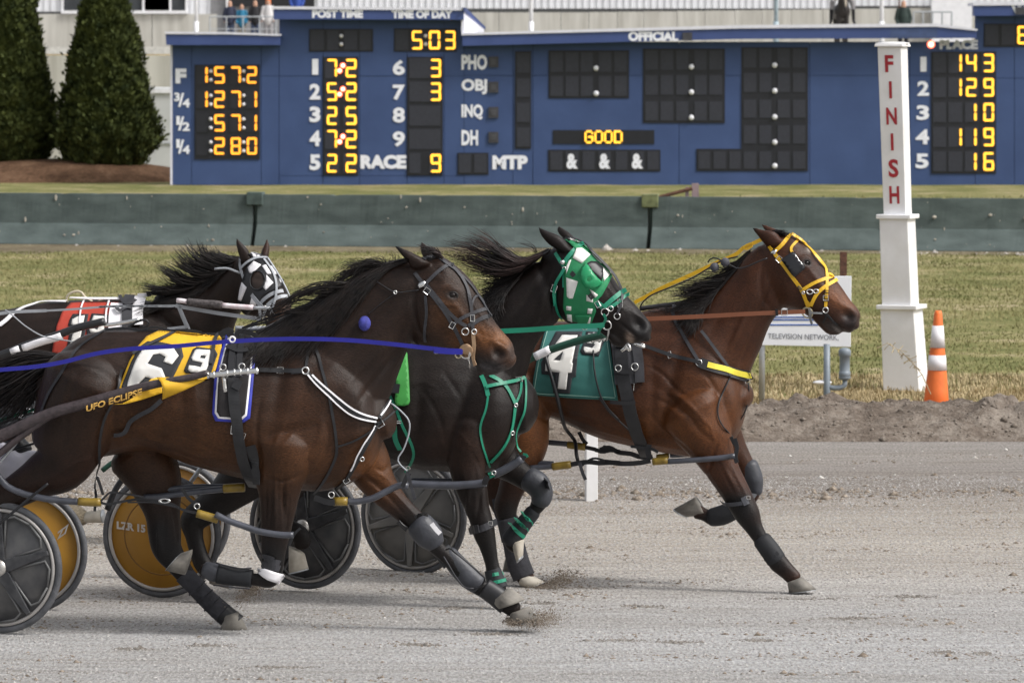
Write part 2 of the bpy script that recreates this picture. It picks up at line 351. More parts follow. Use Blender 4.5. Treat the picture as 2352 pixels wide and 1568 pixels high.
mb = MB(); mb.box(P(1597, 437, J.y), (.10, .1, .2)); mb.box(P(1578, 447, J.y), (.05, .06, .22)); mb.obj("hinge_block", mat("pinkish grey iron", (.26, .19, .2), .8), r)
bs = []
for i in range(61):
    t = -.35 + 1.7 * i / 60; c = Vector((xl, yl, 0)) * (1 - t) + Vector((xr, yr, 0)) * t
    for d, zz in ((.28, .05), (max(.7, (2.6 - 2.0 * t) + .9 * fbm(i * .35, 2, 1, 8)), -.015)): q = c + bnor * d; bs.append((q.x, q.y, zz))
o = mobj("bare_soil_strip", bs, [(2 * i, 2 * i + 1, 2 * i + 3, 2 * i + 2) for i in range(60)], ground_mat("bare soil", [(.36, (.13, .10, .07)), (.5, (.22, .185, .12)), (.62, (.36, .31, .20))], .5, 3, 20, .02)); o["kind"] = "structure"
# rubble along the barrier foot
def foot(n):
    t = rng.uniform(0, 1, n); base = np.array([np.array(joints[0] + bdir * ((q - .35) * 18)) for q in t]); nn = np.array(bnor)
    return base + nn[None] * (.34 + np.abs(rng.normal(0, .1, n)))[:, None] + np.array([0, 0, .01])
scatter("barrier_rubble", 2200, foot, lambda n: rng.gamma(1.4, .013, n) + .008, stone_mat("rubble", (.22, .19, .16), (.62, .58, .54)))

# ---------------- ground behind: mulch bed, terrace ----------------
def mul(x, y):
    a, b = (x + 10.2) / 3.6, (y - 87.5) / 2.6; q = a * a + b * b; return max(0, 1 - q) ** .7 * .5 - .03
sheet("mulch_bed", -15, -6, 84.8, 90.2, .01, M_mulch, 90, 50, mul)
M_oldc = mat("weathered concrete", (.40, .385, .345), .9, col2=(.56, .545, .50), scale=1.2, bump=.2, stretch=(2.5, 1, .25))
M_side = mat("white metal siding", (.72, .73, .76), .45, var=.05, scale=3)
M_pale = mat("pale grey panels", (.52, .53, .53), .6, var=.08, scale=2)
M_blue = mat("blue painted plywood", (.033, .064, .172), .6, col2=(.043, .080, .205), scale=1.4, bump=.25, bscale=9)
M_white = mat("white paint", (.78, .78, .80), .5, var=.05, scale=5)
M_dark = mat("dark opening", (.012, .012, .015), .5)
M_steel = mat("galvanised steel", (.42, .44, .46), .45, metal=.6, var=.15)
M_rail = mat("grey railing paint", (.38, .40, .42), .5)
sheet("terrace_ground", -60, 60, 121, 260, 2.83, ground_mat("outer track", [(.38, (.25, .23, .2)), (.5, (.36, .34, .3)), (.62, (.46, .43, .4))], .3, 2, 20, .01))
# bank between
vs = [(-60, 112, 0), (60, 112, 0), (60, 121, 2.83), (-60, 121, 2.83)]; o = mobj("grass_bank", vs, [(0, 1, 2, 3)], M_straw); o["kind"] = "structure"
# low walls seen in the gap left of the board
def wallbox(name, u0, v0, u1, v1, Y, m, label, cat, depth=.4, zb=None):
    a = P(u0, v0, Y); b = P(u1, v1, Y); mb = MB(); z0 = b.z if zb is None else zb
    mb.box(((a.x + b.x) / 2, Y + depth / 2, (a.z + z0) / 2), (b.x - a.x, depth, a.z - z0)); o = mb.obj(name, m, norm=True); tag(o, label, cat); return o
r = root("equipment_trailer", P(380, 428, 97), "pale grey box trailer standing behind the second evergreen beside the scoreboard", "trailer")
a = P(180, 202, 97); b = P(440, 400, 97)
MB().box(((a.x + b.x) / 2, 98.2, (a.z + b.z) / 2), (b.x - a.x, 2.4, a.z - b.z)).obj("box_body", M_pale, r, bevel=.02)
MB().box(((a.x + b.x) / 2, 96.97, a.z - .08), (b.x - a.x, .05, .10)).obj("top_rail", M_white, r)
MB().box(((a.x + b.x) / 2, 96.98, (a.z + b.z) / 2 - .3), (b.x - a.x, .03, .03)).obj("side_seam", M_rail, r)
MB().box(((a.x + b.x) / 2, 97.3, b.z - .12), (b.x - a.x - .3, .15, .10)).obj("chassis_rail", M_dark, r)
for du in (235, 300, 385):
    c = P(du, 414, 97.1); MB().lathe(c + Vector((0, 0, .02)), [(.16, 0), (.2, .03), (.2, .17), (.16, .2)], 20, Vector((0, 1, 0))).obj("wheel", M_dark, r)
wallbox("retaining_wall", -900, 128, 1500, 330, 111.0, M_oldc, "low tan concrete retaining wall seen between evergreen and scoreboard", "wall", .8, 0)
wallbox("upper_kerb_wall", -900, 108, 3200, 131, 140, mat("pale concrete kerb", (.55, .54, .5), .9), "long pale kerb wall on the terrace above the retaining wall", "wall", .8, 2.84)

# ---------------- building behind ----------------
BY = 195
bl = root("clubhouse", (0, BY, 2.83), "long white sided clubhouse with concrete base behind the scoreboard", "building")
def S(u, v, Y=BY): return P(u, v, Y)
def bbox(name, u0, v0, u1, v1, m, dy=0.0, depth=.3, bevel=0, parent=None):
    a = S(u0, v0, BY + dy); b = S(u1, v1, BY + dy); return MB().box(((a.x + b.x) / 2, BY + dy + depth / 2, (a.z + b.z) / 2), (abs(b.x - a.x), depth, abs(a.z - b.z))).obj(name, m, parent or bl, bevel=bevel)
zt = -110
# siding: individual ribs joined per wall
def siding(u0, u1, v0, v1):
    a = S(u0, v0); b = S(u1, v1); mb = MB(); n = max(2, int((b.x - a.x) / .3)); w = (b.x - a.x) / n
    mb.box(((a.x + b.x) / 2, BY + .25, (a.z + b.z) / 2), (b.x - a.x, .3, a.z - b.z))
    for i in range(n): mb.box((a.x + (i + .5) * w, BY + .08, (a.z + b.z) / 2), (.05, .05, a.z - b.z - .02))
    mb.obj("siding_wall", M_side, bl)["kind"] = "stuff"
siding(-700, 142, zt, 27); siding(142, 427, zt, -22); siding(427, 490, zt, 34); siding(490, 722, zt, -14); siding(722, 1960, zt, 20); siding(1960, 2352 + 600, zt, 14)
for (u0, u1, dk) in ((145, 215, 1), (218, 390, 1)):
    bbox("window", u0, -20, u1, 24, mat("window glass", (.05, .055, .06), .12, var=.3, scale=.8), .1, .1)
for u in (143, 216, 391 - 62, 391, 428): bbox("window_frame", u - 2.5, -22, u + 2.5, 27, M_white, -.02, .15)
bbox("window_sill", 140, 25, 430, 32, M_white, -.12, .3)
bbox("window", 331, -20, 389, 24, MATS["window glass"], .1, .1); bbox("window", 393, -20, 427, 24, MATS["window glass"], .1, .1)
# concrete base in cast panels
u = -700
while u < 2900:
    w = rng.uniform(60, 78) if u > 700 else 150; v0 = 33 if u < 700 else 29
    if u > 1300: v0 = 29 - (u - 1300) / 1100 * 18 * 0.75
    if not (470 < u < 660): bbox("concrete_panel", u, v0, u + w - 1.2, 150, M_oldc, .02, .35)
    u += w
bbox("white_doorway_block", 2140, -5, 2232, 150, M_white, -.5, .4)
bbox("dark_doorway", 524, -60, 722, 16, M_dark, -.1, .3); bbox("entry_wall", 484, -14, 722, 110, mat("shaded entry wall", (.24, .24, .25), .8), .05, .3)
bbox("door_frame", 519, -60, 525, 70, M_white, -.15, .2)
# poles
for (u, v0, v1, r_, Y, m, lab) in ((450, -160, 74, .062, 150, M_white, "white pole above the left end of the scoreboard roof"), (1220, -160, 78, .07, 150, M_white, "white pole standing behind the OFFICIAL roof beam"),
                             (1783, -160, 60, .075, 150, mat("blue grey pole paint", (.32, .40, .44), .5), "blue grey pole behind the middle of the scoreboard roof"), (2026, -160, 62, .075, 150, M_white, "white pole between rider and standing man"),
                             (2066, -160, 62, .03, 150, M_rust, "thin brown pole beside the standing man")):
    a = S(u, v0, Y); rr = root("pole", (a.x, Y, 2.83), lab, "pole")
    mb = MB(); mb.tube([(a.x, Y, 2.83), (a.x, Y, a.z)], r_, 12); mb.obj("pole_shaft", m, rr, smooth=True)
    mb = MB(); mb.tube([(a.x, Y, 2.83), (a.x, Y, S(0, 50, Y).z)], r_ * 1.35, 12); mb.obj("pole_sleeve", m, rr, smooth=True)
# railings
def railing(u0, u1, vt, vb, Y, n, lab):
    a = S(u0, vt, Y); b = S(u1, vt, Y); z0 = S(u0, vb, Y).z; rr = root("railing", ((a.x + b.x) / 2, Y, z0), lab, "railing")
    MB().tube([a, b], .03, 6).obj("top_rail", M_rail, rr); MB().tube([a - Vector((0, 0, .5)), b - Vector((0, 0, .5))], .02, 6).obj("mid_rail", M_rail, rr)
    for i in range(n): x = a.x + (b.x - a.x) * i / (n - 1); MB().tube([(x, Y, z0), (x, Y, a.z)], .03, 6).obj("post", M_rail, rr)
railing(482, 634, 39, 110, 178, 5, "grey railing in front of the four spectators")
railing(2098, 2186, 28, 90, 146, 5, "grey gate railing right of the standing man")

# ---------------- evergreens ----------------
def evergreen(u, vb, Y, wbase, H, label, seed):
    c = P(u, vb, Y); rr = root("evergreen_tree", (c.x, Y, c.z), label, "tree", "evergreens left of the scoreboard")
    R0 = wbase / 2; rg = np.random.default_rng(seed)
    MB().tube([(c.x, Y, c.z - .3), (c.x + .02, Y, c.z + H * .5), (c.x, Y, c.z + H * .9)], [.1, .07, .02], 8).obj("trunk", mat("bark", (.09, .06, .04), .9), rr)
    def rad(t): return R0 * (np.minimum(1, (t + .02) * 5.5) ** .4) * np.clip(1.02 - t, 0, 1) ** .62 * (1 - .16 * t)
    n = 52000; t = rg.beta(1.05, 1.25, n); ph = rg.uniform(0, 6.283, n)
    lump = np.array([fbm(math.cos(p) * 1.6 + a_ * .5, a_ * H * 1.3 + math.sin(p) * 1.6, 2.2, seed) for a_, p in zip(t, ph)])
    rr_ = rad(t) * (1 + .26 * lump) * (1 - np.abs(rg.normal(0, .11, n)) * np.where(rg.random(n) < .04, -.6, 1))
    pos = np.stack([c.x + rr_ * np.cos(ph), Y + rr_ * np.sin(ph), c.z + t * H + rg.normal(0, .03, n)], 1)
    # upward pointing flat sprays
    out = np.stack([np.cos(ph), np.sin(ph), np.zeros(n)], 1); tg = np.stack([-np.sin(ph), np.cos(ph), np.zeros(n)], 1)
    up = np.array([0, 0, 1.0]) * rg.uniform(.4, 1.0, n)[:, None] + out * rg.uniform(.1, .9, n)[:, None] + tg * rg.normal(0, .5, n)[:, None]; up /= np.linalg.norm(up, axis=1)[:, None]
    sd_ = np.cross(up, out + rg.normal(0, .5, (n, 3))); sd_ /= np.linalg.norm(sd_, axis=1)[:, None]
    L = rg.uniform(.07, .16, n)[:, None]; W = L * .28
    V = np.stack([pos, pos + up * L * .5 + sd_ * W, pos + up * L, pos + up * L * .5 - sd_ * W], 1)
    me = bpy.data.meshes.new("crown"); me.vertices.add(4 * n); me.vertices.foreach_set("co", V.ravel()); me.loops.add(4 * n); me.polygons.add(n)
    me.loops.foreach_set("vertex_index", np.arange(4 * n, dtype=np.int32)); me.polygons.foreach_set("loop_start", np.arange(0, 4 * n, 4, dtype=np.int32)); me.update(calc_edges=True)
    me.materials.append(M_leaf); o = bpy.data.objects.new("crown", me); link(o); setp(o, rr)
    prof = [(.05, 0)] + [(float(rad(np.array(q / 14.)) * .74), H * q / 14.) for q in range(15)]
    MB().lathe((c.x, Y, c.z), prof, 20).obj("dark_crown_core", mat("shaded crown core", (.018, .02, .008), 1), rr, smooth=True)  # solid dark core added to block light and darken the crown's inside
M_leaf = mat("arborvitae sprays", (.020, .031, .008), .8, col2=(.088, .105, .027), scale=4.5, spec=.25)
evergreen(22, 392, 88.2, 2.32, 5.6, "leftmost tall dark evergreen cut by the frame edge", 41)
evergreen(243, 404, 87.3, 2.50, 5.0, "second dark conical evergreen nearest the blue scoreboard", 42)

# dark crumb streaks on the screenings: clumps, plus furrow shadows put in as colour
def furrow_marks(n):
    cs = [(480, 1482, 70), (1130, 1456, 60), (1420, 1470, 90), (1560, 1474, 60), (1040, 1396, 20), (2170, 1498, 30), (2255, 1500, 22), (1250, 1385, 40), (1840, 1375, 110), (640, 1532, 80), (1740, 1470, 40), (960, 1480, 50), (2090, 1370, 60), (1350, 1350, 60), (300, 1490, 50), (1950, 1420, 60), (1490, 1392, 50)]
    o = []
    for i in range(n):
        u, v, w = cs[rng.integers(len(cs))]; g_ = G(u + rng.normal(0, w * .5), v + rng.normal(0, 1.6)); o.append((g_.x, g_.y, 0))
    return np.array(o)
scatter("furrow_shadow_crumbs", 5200, furrow_marks, lambda n: rng.gamma(1.6, .0024, n) + .0015, stone_mat("grey crumbs", (.12, .105, .09), (.30, .28, .255)))
# ================= scoreboard =================
SY = 83.4
SB = root("scoreboard", P(1300, 427, SY), "wide blue toteboard with glowing orange digits and white lettering", "scoreboard")
M_blue2 = mat("blue fascia", (.040, .068, .205), .5, col2=(.050, .082, .235), scale=2)
M_pan = mat("display surround", (.010, .011, .017), .5)
M_cell = mat("unlit lamp cell", (.026, .028, .040), .55, var=.12, scale=20)
M_dig = mat("orange lit digit", (.8, .3, .02), .5, emit=(1.0, .36, .03), estr=1.15)
M_digy = mat("amber lit digit", (.9, .45, .02), .5, emit=(1.0, .50, .05), estr=1.25)
M_red = mat("red lamp", (.9, .1, .05), .4, emit=(1, .16, .08), estr=2.2)
M_redc = mat("red lamp core", (1, .8, .6), .4, emit=(1, .75, .55), estr=1.6)
M_bulb = mat("white bulb", (.75, .75, .8), .4, var=.02)
M_let = mat("white letters", (.82, .83, .90), .55, var=.04)
M_edge = mat("white roof edge", (.70, .70, .78), .5, var=.06)
def sb(name, u0, v0, u1, v1, m, front=0.0, depth=.02, parent=None, bevel=0, poly=None):
    """a slab whose front face stands `front` metres before the board's face plane"""
    Y = SY - front
    q = [P(u0, v0, Y), P(u1, v0, Y), P(u1, v1, Y), P(u0, v1, Y)] if poly is None else [P(a, b, Y) for a, b in poly]
    mb = MB()
    if len(q) == 4: mb.hexa(q, Vector((0, depth, 0)))
    else:
        n = len(q); mb.add(q + [p + Vector((0, depth, 0)) for p in q], [tuple(range(n)), tuple(range(2 * n - 1, n - 1, -1))] + [(i, i + n, (i + 1) % n + n, (i + 1) % n) for i in range(n)])
    o = mb.obj(name, m, parent or SB, norm=True)
    if bevel: md = o.modifiers.new("bevel", 'BEVEL'); md.width = bevel; md.segments = 2
    return o
# wall panels with open joints
GAP = .9
def panels(xs, v0f, v1, vsplit=(175,)):
    for a, b in zip(xs[:-1], xs[1:]):
        cuts = [v0f] + [q for q in vsplit if v0f < q < v1] + [v1]
        for c, d in zip(cuts[:-1], cuts[1:]): sb("wall_panel", a + GAP * .6, c + GAP * .5, b - GAP * .6, d - GAP * .5, M_blue, rng.uniform(-.004, .008), .06)
panels([395, 440, 600, 641], 98, 425); panels([641, 742, 826, 935, 1020, 1066], 40, 427, (175, 404)); panels([1066, 1178, 1224, 1560, 1860, 2030, 2090, 2240], 96, 428, (174,))
panels([2240, 2330, 2440, 2600, 2760], 32, 428, (180,))
sb("backing_wall", 396, 100, 2700, 426, mat("dark joint shadow board", (.02, .035, .09), .8), -.07, .25)
sb("backing_wall", 642, 30, 1062, 101, MATS["dark joint shadow board"], -.07, .25); sb("backing_wall", 2241, 22, 2700, 101, MATS["dark joint shadow board"], -.07, .25)
sb("corner_trim", 391, 100, 396, 425, M_edge, .01, .3)
# roofs: fascia + white edge, standing .35 m proud of the face
def fascia(poly_f, poly_e):
    sb("roof_fascia", 0, 0, 0, 0, M_blue2, .36, .42, poly=poly_f); sb("roof_edge", 0, 0, 0, 0, M_edge, .39, 1.3, poly=poly_e)
fascia([(380, 79), (520, 80), (643, 84), (643, 104), (382, 104)], [(378, 73), (520, 74), (645, 79), (645, 82.5), (520, 79), (380, 78)])
fascia([(628, 21), (1065, 24), (1065, 46), (628, 45)], [(626, 15), (1067, 19), (1067, 24.5), (626, 21.5)])
fascia([(1062, 81), (1700, 66), (2150, 62), (2243, 71), (2243, 88), (1700, 90), (1062, 106)], [(1060, 76), (1700, 58), (2150, 54.5), (2245, 67), (2245, 71.5), (2150, 62), (1700, 66), (1060, 81.5)])
fascia([(2237, 13), (2700, 10), (2700, 36), (2237, 37)], [(2235, 7), (2700, 4), (2700, 10.5), (2235, 13.5)])
sb("fascia_patch", 2045, 67, 2152, 87, mat("faded fascia patch", (.05, .08, .19), .6), .365, .01)
# gable return of the tall roof
g = [P(1066, 46, SY - .3), P(1066, 20, SY - .3), P(1112, 66, SY + 1.6), P(1112, 78, SY + 1.6), P(1066, 80, SY - .3)]
MB().add(g + [p + Vector((-.06, 0, 0)) for p in g], [(0, 1, 2, 3, 4), (9, 8, 7, 6, 5)] + [(i, i + 5, (i + 1) % 5 + 5, (i + 1) % 5) for i in range(5)]).obj("gable_panel", M_edge, SB, norm=True)
g2 = [P(1064, 18, SY - .45), P(1070, 18, SY - .45), P(1115, 62, SY + 1.7), P(1115, 69, SY + 1.7), P(1066, 26, SY - .45)]
MB().add(g2 + [p + Vector((-.05, .12, 0)) for p in g2], [(0, 1, 2, 3, 4), (9, 8, 7, 6, 5)] + [(i, i + 5, (i + 1) % 5 + 5, (i + 1) % 5) for i in range(5)]).obj("gable_trim", M_blue2, SB, norm=True)

SEG = {'0': 'abcdef', '1': 'bc', '2': 'abged', '3': 'abgcd', '4': 'fgbc', '5': 'afgcd', '6': 'afgedc', '7': 'abc', '8': 'abcdefg', '9': 'abcdfg'}
def digit(ch, u0, v0, u1, v1, parent, m, f=.05):
    w = u1 - u0; h = v1 - v0; t = .21 * w; mb = MB(); Y = SY - f; c = t * .55
    def poly(pts): n = len(pts); q = [P(a, b, Y) for a, b in pts]; mb.add(q + [p + Vector((0, .012, 0)) for p in q], [tuple(range(n)), tuple(range(2 * n - 1, n - 1, -1))] + [(i, i + n, (i + 1) % n + n, (i + 1) % n) for i in range(n)])
    def H(y, top=None): poly([(u0 + c, y - t / 2), (u1 - c, y - t / 2), (u1 - c * .3, y), (u1 - c, y + t / 2), (u0 + c, y + t / 2), (u0 + c * .3, y)])
    def Vt(x, a, b): poly([(x - t / 2, a + c), (x, a + c * .3), (x + t / 2, a + c), (x + t / 2, b - c), (x, b - c * .3), (x - t / 2, b - c)])
    ym = (v0 + v1) / 2; xl_, xr_ = u0 + t / 2, u1 - t / 2
    for s in SEG[ch]:
        if s == 'a': H(v0 + t / 2)
        if s == 'd': H(v1 - t / 2)
        if s == 'g': H(ym)
        if s == 'f': Vt(xl_, v0 + t * .15, ym)
        if s == 'e': Vt(xl_, ym, v1 - t * .15)
        if s == 'b': Vt(xr_, v0 + t * .15, ym)
        if s == 'c': Vt(xr_, ym, v1 - t * .15)
    mb.obj("digit", m, parent)
def dot(u, v, r, parent, m, f=.05, name="bulb"):
    c = P(u, v, SY - f); rr = r / 105.4; MB().lathe(c, [(rr, 0), (rr * .85, .02), (rr * .4, .035)], 12, Vector((0, -1, 0))).obj(name, m, parent, smooth=False)
def display(u0, v0, u1, v1): return sb("display_panel", u0, v0, u1, v1, M_pan, .022, .03)
def cells(pn, us, vs_):
    for (a, b) in vs_:
        for (c, d) in us: sb("lamp_cell", c, a, d, b, M_cell, .034, .011, parent=pn)
# 1 race times
pn = display(447, 149, 597, 366); rows = [153, 209, 263, 316]
for r0, s in zip(rows, ("1572", "1271", " 571", " 280")):
    for (a, b), ch in zip(((453, 477), (492, 516), (530, 553), (567, 590)), s):
        sb("lamp_cell", a - 3, r0 - 2, b + 3, r0 + 41, mat("dark time cell", (.014, .015, .022), .5), .034, .01, parent=pn)
        if ch != ' ': digit(ch, a, r0, b, r0 + 39, pn, M_dig)
    for u in (484, 559.5):
        for dv in (11, 31): dot(u, r0 + dv, 4.2, pn, M_bulb)
# 2 post time
pn = display(710, 67, 857, 119); cells(pn, [(713, 744), (751, 778), (790, 820), (826, 852)], [(70, 116)])
for v in (83, 102): dot(784, v, 4.4, pn, M_bulb)
# 3 time of day
pn = display(905, 66, 1049, 119); cells(pn, [(908, 938), (944, 972), (984, 1013), (1020, 1046)], [(69, 116)])
for ch, a, b in (("5", 946, 970), ("0", 985, 1011), ("3", 1022, 1046)): digit(ch, a, 71, b, 114, pn, M_digy)
for v in (83, 102): dot(977.5, v, 4.4, pn, M_bulb)
# 4, 5 odds
pn = display(742, 131, 823, 403); R5 = [136, 190, 245, 299, 354]
cells(pn, [(746, 779), (788, 820)], [(r0 - 2, r0 + 44) for r0 in R5])
for r0, s in zip(R5, ("72", "52", "25", "72", "22")):
    digit(s[0], 751, r0, 774, r0 + 42, pn, M_digy); digit(s[1], 794, r0, 819, r0 + 42, pn, M_digy)
for r0 in (136, 190, 299):
    for (a, b) in ((787.5, 15), (780, 27)): dot(a, r0 + b, 6.4, pn, M_red, .055); dot(a, r0 + b, 4.2, pn, M_redc, .085, "lamp_core")
pn = display(935, 131, 1017, 403); cells(pn, [(940, 1012)], [(r0 - 2, r0 + 44) for r0 in R5[:4]]); cells(pn, [(940, 966), (986, 1012)], [(352, 398)])
for r0, ch in ((136, "3"), (190, "3"), (354, "9")): digit(ch, 989, r0, 1013, r0 + 42, pn, M_digy)
# 8 tall narrow
pn = display(1183, 118, 1220, 342); cells(pn, [(1187, 1217)], [(122, 168), (180, 223), (236, 281), (293, 337)])
# 7 MTP
pn = display(1051, 351, 1122, 401); cells(pn, [(1054, 1082), (1089, 1118)], [(354, 397)])
# 9-11
pn = display(1260, 116, 1445, 226); cells(pn, [(1264, 1293), (1299, 1329), (1334, 1362), (1375, 1404), (1411, 1440)], [(120, 166), (175, 221)])
for v in (157, 215): dot(1369, v, 6.3, pn, M_bulb)
pn = display(1477, 112, 1665, 283); cells(pn, [(1482, 1511), (1517, 1546), (1553, 1581), (1595, 1623), (1629, 1659)], [(116, 161), (173, 218), (233, 277)])
for v in (154, 212, 270.5): dot(1588, v, 6.3, pn, M_bulb)
pn = sb("display_panel", 0, 0, 0, 0, M_pan, .022, .03, poly=[(1703, 109), (1856, 109), (1856, 393), (1600, 393), (1600, 342), (1703, 342)])
cells(pn, [(1708, 1737), (1744, 1772), (1786, 1814), (1821, 1850)], [(112, 156), (168, 212), (229, 271), (288, 330), (348, 388)]); cells(pn, [(1604, 1631), (1639, 1667), (1675, 1701)], [(348, 388)])
for v in (150, 209, 269, 327, 381): dot(1779.5, v, 6.3, pn, M_bulb)
# 12 message line (dot matrix)
pn = display(1270, 299, 1503, 331)
F57 = {'G': ["01110", "10001", "10000", "10111", "10001", "10001", "01110"], 'O': ["01110", "10001", "10001", "10001", "10001", "10001", "01110"], 'D': ["11110", "10001", "10001", "10001", "10001", "10001", "11110"]}
for i, ch in enumerate("GOOD"):
    mb = MB(); x0 = 1343 + i * 22.4
    for r_, row in enumerate(F57[ch]):
        for c_, b in enumerate(row):
            if b == '1':
                c = P(x0 + c_ * 3.9 + 2, 300.5 + r_ * 4.2 + 1.5, SY - .05); mb.box(c, (.036, .02, .039))
    mb.obj("message_letter", M_digy, pn)
# 13 figure line
pn = display(1259, 344, 1517, 394); cells(pn, [(1264, 1292), (1299, 1329), (1338, 1366), (1375, 1403), (1414, 1441), (1449, 1479), (1487, 1513)], [(348, 390)])
for u in (1314, 1389, 1464):
    text_quad("figure", "&", [P(u - 13, 353, SY - .045), P(u + 13, 353, SY - .045), P(u + 13, 388, SY - .045), P(u - 13, 388, SY - .045)], M_let, pn, .05)
# 14 place
pn = display(2139, 119, 2288, 399); RP = [124, 180, 237, 294, 350]
cells(pn, [(2143, 2173), (2178, 2210), (2216, 2247), (2255, 2284)], [(r0 - 2, r0 + 44) for r0 in RP])
for r0, s in zip(RP, ("143", "129", " 10", "119", " 16")):
    for (a, b), ch in zip(((2187, 2209), (2219, 2243), (2259, 2283)), s):
        if ch != ' ': digit(ch, a, r0, b, r0 + 42, pn, M_digy)
# 15 win
pn = display(2260, 55, 2420, 108); cells(pn, [(2263, 2293), (2300, 2331), (2337, 2366), (2374, 2404)], [(58, 104)]); digit("8", 2337, 60, 2362, 102, pn, M_digy); digit("4", 2375, 60, 2400, 102, pn, M_digy)
dot(2138.5, 102.5, 9, SB, M_red, .01, "red_lamp"); dot(2138.5, 102.5, 6.5, SB, M_redc, .04, "lamp_core")
sb("lamp_housing", 1568, 75, 1590, 94, mat("brown lamp housing", (.05, .05, .06), .6), .40, .04)
sb("lamp_housing", 2333, 17, 2357, 34, MATS["brown lamp housing"], .40, .04)
for v0 in (130, 188, 246, 303): sb("lamp_housing", 1122, v0, 1145, v0 + 25, MATS["brown lamp housing"], .04, .05); sb("lamp_lens", 1127, v0 + 6, 1140, v0 + 19, mat("lamp lens", (.07, .07, .08), .3), .05, .01)
def word(s, u0, v0, u1, v1, f=.016, bold=.06, m=M_let, sp=1.0): text_quad("lettering", s, [P(u0, v0, SY - f), P(u1, v0, SY - f), P(u1, v1, SY - f), P(u0, v1, SY - f)], m, SB, bold, sp)
word("POST TIME", 717, 23, 834, 42, .364); word("TIME OF DAY", 900, 24, 1040, 43, .364); word("OFFICIAL", 1443, 73, 1558, 95, .364); word("WIN", 2322, 12, 2392, 33, .364)
word("PLACE", 2158, 92, 2246, 114, .014, .06, mat("grey letters", (.66, .68, .76), .6))
word("F", 403, 158, 428, 192); 
for a_, b_, v_ in (("3", "4", 213), ("1", "2", 267), ("1", "4", 320)):
    word(a_, 400 if a_ == "3" else 405, v_, 413, v_ + 20, .016, .04); word("/", 409, v_ + 1, 423, v_ + 33, .016, .03); word(b_, 419, v_ + 14, 436, v_ + 34, .016, .04)
for i, (v0, s, t) in enumerate(zip((136, 193, 245, 300, 355), "12345", "6789 ")):
    word(s, 717 if s == '1' else 711, v0, 731 if s == '1' else 736, v0 + 36, .016, .045)
    if t != ' ': word(t, 902, v0 + 2, 930, v0 + 37, .016, .035)
word("RACE", 828, 356, 933, 388, .016, .06); word("MTP", 1131, 357, 1212, 389, .016, .06)
for s, v0, u1 in (("PHO", 126, 1119), ("OBJ", 182, 1119), ("INQ", 240, 1109), ("DH", 299, 1098)): word(s, 1060, v0, u1, v0 + 35, .016, .045)
for i, s in enumerate("12345"): word(s, (2114, 2107, 2105, 2103, 2103)[i], 131 + i * 55.5, (2128, 2134, 2134, 2134, 2133)[i], 165 + i * 55.5, .016, .035)

# ================= finish post =================
FY = G(2255, 902).y
yaw = math.radians(-20); RF = Matrix.Rotation(yaw, 3, 'Z'); fn = RF @ Vector((0, -1, 0)); fx = RF @ Vector((1, 0, 0))
fpz = root("finish_post", G(2262, 902), "tall white square post with FINISH in red letters down its face", "post")
M_post = mat("post white paint", (.70, .69, .68), .5, col2=(.82, .82, .84), scale=3, bump=.12, bscale=25)
M_fred = mat("red letters", (.36, .02, .03), .6, var=.1)
def section(name, vb, vt, uL0, uR0, uL1, uR1, m=M_post):
    # square section between image rows vb (bottom) and vt (top) with the silhouettes given
    mb = MB(); q = []
    for v, uL, uR in ((vb, uL0, uR0), (vt, uL1, uR1)):
        a = P(uL, v, FY); b = P(uR, v, FY); w = (b.x - a.x) / (math.cos(yaw) + abs(math.sin(yaw))) ; cx = Vector(((a.x + b.x) / 2, FY, (a.z + b.z) / 2))
        q += [cx + RF @ Vector((sx * w / 2, sy * w / 2, 0)) for sx, sy in ((-1, -1), (1, -1), (1, 1), (-1, 1))]
    mb.add(q, [(3, 2, 1, 0), (4, 5, 6, 7), (0, 1, 5, 4), (1, 2, 6, 5), (2, 3, 7, 6), (3, 0, 4, 7)]); return mb.obj(name, m, fpz, bevel=.006), q
section("lower_shaft", 905, 708, 2027, 2137, 2020, 2121); section("collar", 709, 699, 2010, 2132, 2010, 2132); section("middle_shaft", 700, 502, 2024, 2113, 2018, 2104)
section("collar", 502, 492, 2010, 2114, 2010, 2114); _, q = section("upper_shaft", 493, 108, 2028, 2096, 2014, 2086); section("cap", 108, 101, 2006, 2094, 2008, 2092)
mb = MB(); mb.ball(P(2050, 100, FY), .09, 12, 5, (1.7, 1.2, .16)); mb.obj("peeling_cap_top", M_post, fpz, smooth=True)
def onface(s, t):   # s across 0..1, t up 0..1 on the front face of the upper shaft
    return q[0].lerp(q[1], s).lerp(q[4].lerp(q[5], s), t) + fn * .004
for ch, v0, v1, s0, s1 in (("F", 127, 166, .30, .66), ("I", 187, 226, .44, .56), ("N", 247, 286, .28, .74), ("I", 306, 345, .44, .56), ("S", 365, 407, .3, .74), ("H", 427, 467, .30, .74)):
    t0 = (493 - v0) / 385; t1 = (493 - v1) / 385
    text_quad("letter", ch, [onface(s0, t0), onface(s1, t0), onface(s1, t1), onface(s0, t1)], M_fred, fpz, .03)

